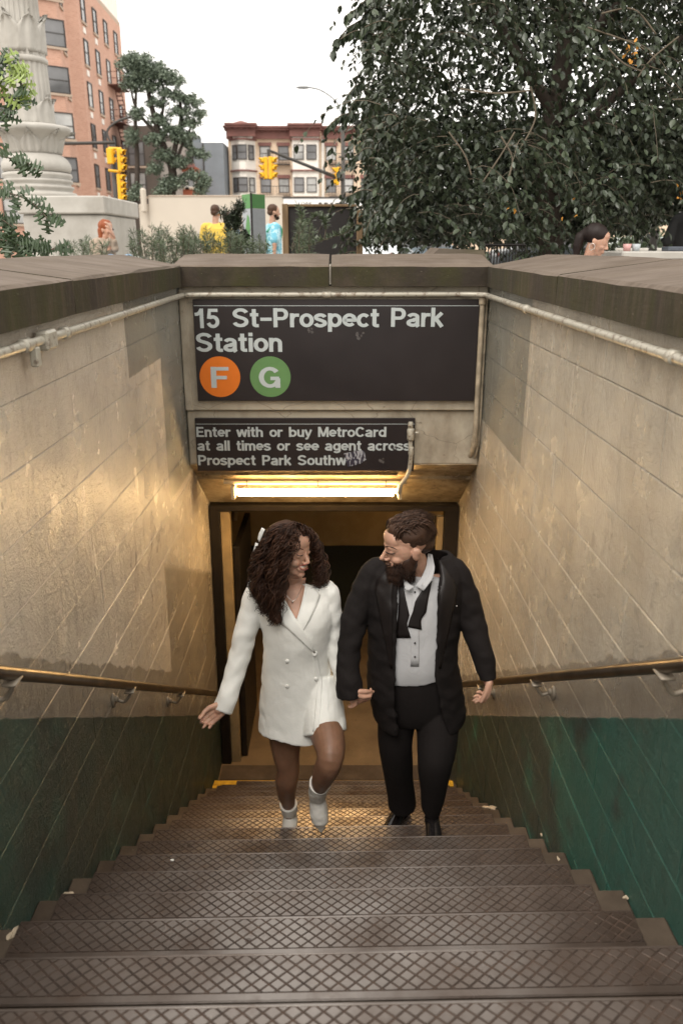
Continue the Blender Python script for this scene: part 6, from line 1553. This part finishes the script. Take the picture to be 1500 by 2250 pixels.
# hair: scalp mass and ringlets
core = MB()
core.ball((0, -.034, .048), (.084, .094, .086), MW, 20, 14); core.ball((-.02, -.075, .0), (.085, .07, .10), MW, 18, 12)
for (u, v, Y, q) in ((602, 1205, 3.45, 30), (593, 1245, 3.43, 28), (590, 1290, 3.42, 22), (597, 1325, 3.41, 15), (602, 1350, 3.40, 8), (694, 1240, 3.53, 13), (700, 1265, 3.52, 11), (612, 1180, 3.46, 30), (680, 1195, 3.52, 22), (618, 1240, 3.42, 28), (616, 1280, 3.41, 22)):
    p = P(u, v, Y); core.ball(p, q * mpx(p), None, 16, 10)
remesh(core, 'hair', M_HW, .007, 2, wom, fold(.008, 40, 61, (1, 1, 1)))
r = np.random.default_rng(5); cur = MB()
def ringlet(guide, jit, rad, tr, turns, seed_phase, tail=1.0, n=44):
    g = [P(u + r.normal(0, jit[0]) * (.35 + .65 * i / len(guide)), v + r.normal(0, jit[0] * .5) * (i > 0), Y + r.normal(0, jit[1])) for i, (u, v, Y) in enumerate(guide)]
    rows = bez([tuple(p) for p in g], max(2, n // (len(g) - 1))); pts = [Vector(p) for p in rows]; m = len(pts)
    out = []
    for i, p in enumerate(pts):
        t = i / (m - 1); d = (pts[min(i + 1, m - 1)] - pts[max(i - 1, 0)]).normalized(); a = d.cross(Vector((0, 1, .2))).normalized(); b_ = d.cross(a)
        R_2 = rad * min(1, t * 3) * (1 + .5 * t); ph = seed_phase + turns * 2 * math.pi * t ** 1.15
        out.append(p + a * math.cos(ph) * R_2 + b_ * math.sin(ph) * R_2)
    cur.tube(out, [tr * (1 - .65 * (i / (m - 1)) ** 3) for i in range(m)], 5, True)
G = [
 ([(640, 1149, 3.44), (605, 1168, 3.42), (580, 1205, 3.40), (566, 1250, 3.395), (572, 1300, 3.385), (586, 1345, 3.38)], 78),
 ([(645, 1150, 3.42), (618, 1175, 3.38), (606, 1215, 3.355), (600, 1260, 3.35), (600, 1310, 3.35), (604, 1368, 3.35)], 92),
 ([(648, 1151, 3.40), (634, 1172, 3.35), (626, 1200, 3.335), (620, 1240, 3.335), (613, 1285, 3.345), (609, 1340, 3.35)], 34),
 ([(632, 1150, 3.48), (592, 1180, 3.47), (566, 1225, 3.45), (560, 1270, 3.44), (566, 1312, 3.42)], 46),
 ([(650, 1151, 3.40), (652, 1170, 3.35), (646, 1188, 3.325), (637, 1212, 3.325), (630, 1236, 3.33)], 5),
 ([(655, 1150, 3.44), (680, 1176, 3.47), (695, 1208, 3.50), (701, 1244, 3.50), (704, 1284, 3.47)], 70),
 ([(655, 1151, 3.48), (682, 1188, 3.51), (700, 1225, 3.52), (706, 1262, 3.51), (698, 1290, 3.48)], 44),
 ([(652, 1148, 3.42), (670, 1164, 3.42), (684, 1182, 3.44), (690, 1206, 3.46)], 12),
 ([(645, 1147, 3.50), (620, 1158, 3.52), (585, 1190, 3.53), (572, 1240, 3.52)], 30)]
for g, cnt in G:
    for k in range(int(cnt * 2.2)): ringlet(g, (8.0, .019), r.uniform(.005, .014), r.uniform(.0015, .0030), r.uniform(3.0, 6.6) * len(g) / 5.5, r.uniform(0, 6.28))
cur.obj('curls', M_HW, wom, True, kind='stuff')
# white bow and tails at the back of the head
poly_patch([(561, 1193), (552, 1230), (548, 1262), (543, 1290)], [(570, 1196), (572, 1235), (566, 1265), (562, 1296)], lambda u, v, o: P(u, v, 3.47 - o), 'hair_ribbon', M_WDRESS, wom, 0, .005, 10)
poly_patch([(575, 1160), (569, 1172), (566, 1184)], [(582, 1164), (576, 1178), (570, 1192)], lambda u, v, o: P(u, v, 3.46 - o), 'hair_ribbon', M_WDRESS, wom, 0, .006, 6)
# ------------------------------------------------------------------ people on the plaza
def P2(u, v, Y): return P(u, v, Y)
M_DENIM = cloth('faded_denim', (.20, .30, .42), .8); M_GREYC = cloth('grey_shorts_cloth', (.10, .10, .10), .8)
def simple_hand(mb, w, d, s=1.0): hand(mb, w, d, (-.8 if d[0] < 0 else .8, .3, 0), (0, -1, 0), (.5, .6, .4), s, .5)
def walker(x, Y, h, face, shirt, pants, hairm, label, build=1.0, arms=((.0, .1), (.0, -.1)), hair_len=0, name='person', sleeve=.45, extra=None, beard=False):
    "standing figure of height h at (x, Y) on the plaza looking along face"
    o = empty(name, (x, Y, GROUND), label, 'person'); f = Vector((face[0], face[1], 0)).normalized(); rt = Vector((f.y, -f.x, 0)); C_ = Vector((x, Y, GROUND)); k = h / 1.75
    def L(a, b, c): return C_ + rt * a * k + f * b * k + Vector((0, 0, c * k))
    M = frame(L(0, .02, 1.63), f + Vector((0, 0, face[2] if len(face) > 2 else 0)), (0, 0, 1), k); mb = MB(); head(mb, M, True)
    caps(mb, [L(0, 0, 1.56), L(0, -.01, 1.44)], [.052 * k, .06 * k], 12)
    mb.tube([L(0, 0, 1.44), L(0, 0, 1.3), L(0, 0, 1.0), L(0, 0, .9)], None, 20, True, [(.10 * k, .07 * k), (.15 * k, .10 * k), (.13 * k, .09 * k), (.14 * k, .1 * k)], rt)
    sl = MB(); hands_ = []
    for sx, (ab, sw_) in zip((-1, 1), arms):
        sh = L(sx * .19, 0, 1.38); el = L(sx * (.25 + ab), sw_ * .4, 1.10); wr = L(sx * (.26 + ab), sw_ + .06, .87)
        if extra and sx in extra: el, wr = L(*extra[sx][0]), L(*extra[sx][1])
        caps(mb, [sh, el, wr], [.048 * k, .038 * k, .026 * k]); d = (wr - el).normalized(); hand(mb, wr + d * .01, d, rt * -sx, f, (.4, .5, .4), k, .5)
        cut = sh.lerp(el, min(1, sleeve * 1.6)); caps(sl, [L(sx * .13, 0, 1.40), sh + Vector((0, 0, -.01)), cut], [.07 * k, .078 * k * build, .07 * k * build])
        if sleeve > .9: caps(sl, [cut, el.lerp(wr, .9)], [.058 * k, .045 * k])
    for sx in (-1, 1): caps(mb, [L(sx * .09, 0, .88), L(sx * .10, .02, .48), L(sx * .10, -.02, .10), L(sx * .10, .1, .05)], [.08 * k, .055 * k, .04 * k, .035 * k])
    remesh(mb, 'body', M_SKM, .007, 2, o)
    sl.tube([L(0, -.01, 1.455), L(0, 0, 1.42), L(0, 0, 1.36), L(0, 0, 1.2), L(0, 0, 1.0), L(0, 0, .86)], None, 24, True, [(.075 * k, .07 * k), (.15 * k, .09 * k), (.20 * k * build, .12 * k), (.195 * k * build, .135 * k), (.19 * k * build, .14 * k), (.20 * k * build, .145 * k)], rt)
    remesh(sl, 'shirt', shirt, .009, 2, o, fold(.008, 14, int(x * 10) % 50 + 3))
    pt = MB(); pt.tube([L(0, 0, .95), L(0, 0, .80)], None, 20, True, [(.17 * k, .12 * k), (.18 * k, .13 * k)], rt)
    for sx in (-1, 1): caps(pt, [L(sx * .09, 0, .84), L(sx * .10, .01, .5), L(sx * .10, -.02, .14)], [.10 * k, .075 * k, .065 * k])
    remesh(pt, 'trousers', pants, .01, 2, o)
    for sx in (-1, 1): shoe(L(sx * .10, .18, 0), L(sx * .10, -.04, 0), 1, 'shoe', M_BSHOE, o)
    hb = MB(); hb.ball((0, -.020, .052), (.083, .100, .083), M, 20, 12); hb.ball((0, -.06, .0), (.070, .056, .06), M, 14, 10)
    if hair_len: 
        for q in range(5): hb.ball((0, -.06, -.03 - q * hair_len / 5), (.078, .055, .06), M, 14, 8); hb.ball((.06, -.0, -.03 - q * hair_len / 5), (.03, .05, .05), M, 10, 8); hb.ball((-.06, -.0, -.03 - q * hair_len / 5), (.03, .05, .05), M, 10, 8)
    remesh(hb, 'hair', hairm, .007, 1, o, fold(.005, 70, 4))
    if beard:
        b = MB(); b.ball((0, .055, -.09), (.05, .048, .04), M, 14, 10); b.ball((-.052, .02, -.06), (.016, .03, .035), M); b.ball((.052, .02, -.06), (.016, .03, .035), M); remesh(b, 'beard', M_BEARD, .006, 1, o)
    face_bits(M, o, True); return o, L, M
M_YSH = cloth('yellow_shirt', (.72, .50, .09), .8); n = NT('patterned_aqua_shirt')
M_AQUA = n.out(n.mix(n.ramp(n.noise(16, 2), .5, .52), (.16, .45, .58), (.42, .66, .74)), .8)
M_PALEB = cloth('pale_blue_shirt', (.35, .48, .62), .8)
YY = 14.8; p = P(473, 465, YY); hgt = P(473, 451, YY).z - GROUND
walker(p.x, YY, hgt, (.25, 1, -.05), M_YSH, M_GREYC, M_HM, 'man seen from behind in a bright yellow shirt, left of the totem', 1.3, ((.03, .05), (.03, .0)))
p = P(499, 470, 15.6); walker(p.x, 15.6, (P(0, 458, 15.6).z - GROUND) * .97, (.5, 1), M_PALEB, M_GREYC, M_HM, 'person in a pale blue shirt half hidden behind the yellow shirt', 1.0, ((.02, .0), (.06, .05)))
YY = 14.6; p = P(599, 470, YY); o, L, M = walker(p.x, YY, P(0, 450, YY).z - GROUND, (.95, .30, -.02), M_AQUA, M_GREYC, M_HM, 'bearded man in aqua shirt with a green backpack, right of the totem', 1.2, ((.02, -.1), (.04, -.12)), beard=True)
bp = MB(); bp.ball(L(-.02, -.22, 1.12), (.13, .13, .24), None, 18, 12); bp.ball(L(-.02, -.27, 1.0), (.10, .10, .13), None, 14, 10)
bpo = remesh(bp, 'backpack', simple('green_nylon', (.02, .30, .14), .6, .4, 14), .008, 2, o, fold(.006, 20, 7))
b = MB(); b.tube(bez([tuple(L(.12, -.14, 1.30)), tuple(L(.13, .0, 1.44)), tuple(L(.13, .12, 1.36)), tuple(L(.13, .10, 1.15))], 5), .014, 8); b.obj('strap', bpo.data.materials[0], bpo, True)
# seated red-haired woman with sunglasses
M_RED = hair_mat('copper_hair', (.16, .045, .017)); M_TAUPE = cloth('taupe_blouse', (.33, .26, .20), .8)
YY = 12.0; c0 = P(232, 505, YY); sw_ = empty('person', (c0.x, YY, GROUND + .42), 'red-haired woman in sunglasses seated by the pedestal, hand raised to her face', 'person')
M = frame(P(234, 504, YY), (.88, -.45, -.03), (0, 0, 1), 1.0); mb = MB(); head(mb, M, False); Q = lambda u, v, dy=0: P(u, v, YY + dy)
caps(mb, [M @ Vector((0, -.01, -.05)), Q(229, 528), Q(228, 560)], [.05, .06, .13], 12)
caps(mb, [Q(220, 532), Q(240, 548, -.2), Q(246, 512, -.25)], [.045, .04, .026]); hand(mb, Q(246, 512, -.25), (-.2, -.1, 1), (-1, 0, 0), (0, -1, 0), (.3, .5, .4), 1.1, .5)
caps(mb, [Q(236, 532), Q(252, 545, -.2), Q(250, 520, -.25)], [.045, .04, .026]); hand(mb, Q(250, 520, -.25), (-.3, -.1, 1), (-1, 0, 0), (0, -1, 0), (.3, .5, .4), 1.1, .5)
hipz = GROUND + .52
for dx in (0, .24): caps(mb, [Vector((c0.x - .05 + dx * .4, YY, hipz)), Vector((c0.x + .16 + dx, YY - .42, GROUND + .86)), Vector((c0.x + .22 + dx, YY - .5, GROUND + .10))], [.08, .055, .04])
remesh(mb, 'body', M_SKM, .007, 2, sw_)
b = MB(); b.tube([Q(229, 524), Q(228, 534), Q(226, 560), Vector((c0.x - .03, YY, hipz - .05))], None, 20, True, [(.10, .09), (.20, .12), (.19, .15), (.19, .17)], (1, 0, 0))
caps(b, [Q(216, 534), Q(236, 550, -.18), Q(244, 526, -.23)], [.075, .06, .045]); caps(b, [Q(240, 534), Q(254, 546, -.2), Q(252, 530, -.24)], [.07, .055, .04])
remesh(b, 'blouse', M_TAUPE, .009, 2, sw_, fold(.008, 18, 9))
b = MB()
for dx in (0, .24): caps(b, [Vector((c0.x - .05 + dx * .4, YY, hipz)), Vector((c0.x + .16 + dx, YY - .42, GROUND + .88)), Vector((c0.x + .22 + dx, YY - .5, GROUND + .14))], [.10, .085, .07])
remesh(b, 'jeans', M_DENIM, .009, 2, sw_, fold(.006, 22, 12))
for dx in (0, .24): shoe((c0.x + .28 + dx, YY - .66, GROUND), (c0.x + .22 + dx, YY - .45, GROUND), 1, 'shoe', M_BSHOE, sw_)
b = MB(); b.ball((0, -.02, .05), (.088, .104, .09), M, 18, 12)
for q in range(5): b.ball((-.045, -.045 + q * .004, -.01 - q * .035), (.05, .065, .045), M); b.ball((.03, -.06, -.01 - q * .03), (.06, .05, .045), M)
remesh(b, 'hair', M_RED, .007, 1, sw_, fold(.008, 45, 14))
b = MB()
for sx in (-1, 1): b.ball((sx * .030, .092, .002), (.024, .008, .017), M, 12, 8)
b.tube([M @ Vector((-.06, .075, .005)), M @ Vector((.06, .075, .005))], .004, 6); b.obj('sunglasses', M_BLACKMETAL, sw_, True)
# dark-haired woman behind the right coping
YY = 6.3; hc = P(1309, 529, YY); lw = empty('person', (hc.x, YY, GROUND + .3), 'dark-haired woman with ponytail and earring, seated beyond the right coping', 'person')
M = frame(hc, (.80, -.35, -.30), (.1, 0, 1), .9); mb = MB(); head(mb, M, False); q0 = Vector((hc.x, YY, hc.z))
caps(mb, [M @ Vector((0, -.01, -.05)), q0 + Vector((-.04, .04, -.24)), q0 + Vector((-.04, .04, -.5))], [.045, .055, .12], 12)
for sx in (-1, 1):
    sh = q0 + Vector((-.05 + sx * .08, .04 + sx * .15, -.30)); el = sh + Vector((.08, -.04, -.26)); wr = el + Vector((.24, -.02, .02)); caps(mb, [sh, el, wr], [.05, .04, .026]); hand(mb, wr, (1, 0, -.2), (0, 0, -1), (0, -1, 0), (.4, .5, .4), .95, .5)
    caps(mb, [q0 + Vector((-.05, sx * .09, -.62)), q0 + Vector((.36, sx * .1, -.60)), q0 + Vector((.38, sx * .1, -1.0))], [.08, .06, .045])
remesh(mb, 'body', M_SKM, .006, 2, lw)
b = MB(); b.tube([q0 + Vector((-.04, .04, -.20)), q0 + Vector((-.05, .04, -.26)), q0 + Vector((-.05, .04, -.45)), q0 + Vector((-.05, 0, -.66))], None, 20, True, [(.07, .07), (.13, .17), (.13, .18), (.14, .18)], (1, 0, 0))
remesh(b, 'top', M_PALEB, .009, 2, lw, fold(.006, 18, 19))
b = MB(); b.ball((0, -.024, .048), (.084, .104, .088), M, 20, 14); b.ball((0, -.09, .03), (.05, .06, .055), M)
caps(b, [M @ Vector((0, -.115, .03)), M @ Vector((0, -.135, -.02)), M @ Vector((0, -.125, -.09)), M @ Vector((0, -.10, -.17))], [.030, .040, .036, .018], 12)
remesh(b, 'hair', hair_mat('near_black_hair', (.012, .008, .007)), .006, 2, lw, fold(.003, 60, 24, (1, 1, .3)))
b = MB(); b.tube([M @ Vector((.090 + .004, -.002 + .022 * math.cos(a), -.055 + .026 * math.sin(a))) for a in np.linspace(0, 6.28, 20)], .0022, 5); b.obj('hoop_earring', M_SILVER, lw, True)
# person at the right edge, seen from the arm
YY = 7.4; p = P(1530, 500, YY)
walker(p.x, YY, 1.62, (-.6, -.5, -.1), simple('black_tee', (.02, .02, .02), .8), M_GREYC, M_HM, 'person in black at the far right edge, forearm resting forward', 1.0, hair_len=0, extra={1: ((.25, .06, 1.12), (.16, .30, 1.02))})
# cups and a box on the bench behind the coping
bn = empty('stone_bench', (P(1400, 552, 6.6).x, 6.9, GROUND), 'long pale stone table beyond the right coping, holding cups', 'table')
tz_ = P(0, 552, 6.6).z
MB().bbox(P(1352, 552, 6.5).x, P(1560, 552, 6.5).x, 6.35, 7.3, tz_ - .06, tz_, .01).obj('top', M_GRAN, bn); MB().bbox(P(1380, 552, 6.5).x, P(1500, 552, 6.5).x, 6.5, 7.1, GROUND, tz_ - .061, .01).obj('base', M_GRAN, bn)
for (u, c_, lb) in ((1376, (.62, .35, .33), 'pink-tinted plastic cup on the stone table'), (1396, (.42, .46, .48), 'clear plastic cup right of the pink cup')):
    q = P(u, 548, 6.6); b = MB(); b.tube([(q.x, 6.6, tz_ + .001), (q.x, 6.6, tz_ + .055)], [.026, .034], 16); tag(b.obj('plastic_cup', simple('cup_' + str(u), c_, .2, .1), None, True), lb, 'cup', 'cups on the stone table')
q = P(1478, 550, 6.55); b = MB(); b.bbox(q.x - .06, q.x + .12, 6.5, 6.64, tz_ + .001, tz_ + .035, .006); tag(b.obj('serving_box', simple('slate_grey_plastic', (.08, .09, .11), .5)), 'flat slate grey box at the right end of the stone table', 'box')
# raised slab edge behind the back coping
b = MB(); x0, x1 = P(925, 548, 6.2).x, P(1055, 548, 6.2).x
b.add([(x0, 5.9, -.10), (x1, 5.9, -.10), (x1, 6.5, -.10), (x0, 6.5, -.10), (x0 + .1, 5.95, P(0, 546, 6).z), (x1 - .02, 5.95, P(0, 549, 6).z), (x1 - .02, 6.5, P(0, 549, 6.4).z), (x0 + .1, 6.5, P(0, 544, 6.4).z)], [(0, 1, 5, 4), (1, 2, 6, 5), (2, 3, 7, 6), (3, 0, 4, 7), (4, 5, 6, 7), (3, 2, 1, 0)])
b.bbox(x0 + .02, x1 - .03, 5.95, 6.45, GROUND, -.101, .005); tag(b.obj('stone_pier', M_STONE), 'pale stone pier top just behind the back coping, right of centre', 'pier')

# ------------------------------------------------------------------ cars beyond
def car(x, Y, col, label, ang=0.0, L_=4.4):
    o = empty('parked_car', (x, Y, GROUND), label, 'car'); Mc = Matrix.Translation((x, Y, GROUND + .004)) @ Matrix.Rotation(ang, 4, 'Z'); h = L_ / 2
    prof = [(-h, .35), (-h, .75), (-h + .15, .92), (-h + .75, 1.0), (-h + 1.35, 1.42), (-.2, 1.50), (.7, 1.44), (1.35, 1.02), (h - .25, .88), (h, .68), (h, .35), (h - .5, .28), (-h + .5, .28)]
    M2 = Mc @ Matrix.Rotation(math.radians(90), 4, 'X'); b = MB(); b.prism(prof, -.87, .87, M2); bo = b.obj('body', col, o)
    bv = bo.modifiers.new('b', 'BEVEL'); bv.width = .09; bv.segments = 3
    g = MB()
    for pl in ([(-h + .95, 1.02), (-h + 1.42, 1.38), (-.25, 1.44), (-.25, 1.02)], [(-.18, 1.02), (-.18, 1.44), (.66, 1.38), (1.2, 1.02)]): g.prism(pl, -.885, .885, M2)
    g.obj('side_window', M_GLASS, o)
    g = MB(); g.box(-.72, .72, 0, .02, 0, .58, Mc @ Matrix.Translation((1.36, 0, 1.0)) @ Matrix.Rotation(math.radians(90), 4, 'Z') @ Matrix.Rotation(math.radians(58), 4, 'X')); g.obj('windscreen', M_GLASS, o)
    for sx in (-h + .85, h - .85):
        for sy in (-.80, .80):
            w = MB(); w.tube([Mc @ Vector((sx, sy - .1, .33)), Mc @ Vector((sx, sy + .1, .33))], .33, 20); wo = w.obj('wheel', M_BLACKMETAL, o)
            w = MB(); w.tube([Mc @ Vector((sx, sy * 1.13, .33)), Mc @ Vector((sx, sy * 1.14, .33))], .2, 14); w.obj('rim', M_SILVER, wo)
    for sy in (-.62, .62):
        b = MB(); b.ball(Mc @ Vector((h - .03, sy, .70)), (.07, .16, .08)); b.obj('headlight', M_WHITEP, o, True); b = MB(); b.ball(Mc @ Vector((-h + .03, sy, .78)), (.06, .14, .09)); b.obj('tail_light', M_LENS, o, True)
    return o
M_CARW = simple('silver_white_car_paint', (.55, .58, .60), .25, .03, 1, spec=.7); M_CARD = simple('dark_car_paint', (.04, .045, .05), .2, .1, 1, spec=.7); M_CARB = simple('grey_blue_car_paint', (.18, .22, .25), .25, .1, 1)
car(P(818, 520, 36).x + .4, 36, M_CARW, 'silver car beyond the notice board, half behind leaves', 1.2); car(P(830, 520, 29).x, 29.5, M_CARW, 'pale car nearest the notice board post', 1.45)
car(P(1215, 530, 30).x, 30, M_CARD, 'dark car glimpsed under the tree left of the ponytail', .1); car(P(1410, 520, 38).x, 38, M_CARW, 'white car beyond the hedge at the right', .1); car(P(930, 530, 40).x, 40, M_CARB, 'grey-blue car seen through gaps in the leaves', .0)
hg = MB(); hx0, hx1 = P(1330, 520, 24).x, P(1700, 520, 24).x
pos = [(r.uniform(hx0, hx1), r.uniform(23.4, 24.6), r.uniform(GROUND + .1, P(0, 520, 24).z + r.uniform(-.1, .12))) for _ in range(9000)]
tag(leaves_mesh('hedge', M_LEAF2, pos, [tuple(r.normal(size=3)) for _ in pos], [r.uniform(.08, .14) for _ in pos], r), 'clipped green hedge beyond the right coping', 'hedge')
MB().bbox(hx0, hx1, 22.6, 23.1, GROUND, P(0, 545, 23).z, .03).obj('low_wall', M_GRAN, kind=None, label='low pale stone wall before the hedge at the right', category='wall')
b = MB(); q = P(1436, 520, 20); b.tube([(q.x, 20, GROUND), (q.x, 20, P(0, 505, 20).z)], .10, 10); tag(b.obj('black_bollard', M_BLACKMETAL), 'black post before the hedge at the right', 'bollard')
b = MB(); fb = empty('far_building', (P(1300, 470, 90).x, 90, GROUND), 'long pale building far behind the trees on the right', 'building')
MB().box(P(1000, 470, 90).x, P(1900, 470, 90).x, 90, 100, GROUND, P(0, 420, 90).z).obj('wall', M_TANB, fb)
for k in range(14): window(fb, Vector((0, 90, 0)), Vector((1, 0, 0)), Vector((0, -1, 0)), P(1020 + k * 60, 470, 90).x, P(0, 480, 90).z, 1.4, 2)
# bench railing bits behind the coping
b = MB(); x0, x1 = P(1075, 545, 7).x, P(1165, 545, 7).x; sb = empty('metal_bench', ((x0 + x1) / 2, 7, GROUND), 'dark slatted metal bench back under the tree', 'bench')
for k in range(14): MB().tube([(x0 + (x1 - x0) * k / 13, 7.2, GROUND + .45), (x0 + (x1 - x0) * k / 13, 7.2, P(0, 539, 7.2).z)], .006, 6).obj('slat', M_BLACKMETAL, sb)
MB().tube([(x0, 7.2, P(0, 538, 7.2).z), (x1, 7.2, P(0, 538, 7.2).z)], .012, 8).obj('top_rail', M_BLACKMETAL, sb)
MB().bbox(x0, x1, 7.0, 7.25, GROUND + .42, GROUND + .45, .004).obj('seat', M_BLACKMETAL, sb)
for xx in (x0 + .02, x1 - .02): MB().tube([(xx, 7.1, GROUND), (xx, 7.1, GROUND + .42)], .015, 8).obj('leg', M_BLACKMETAL, sb)
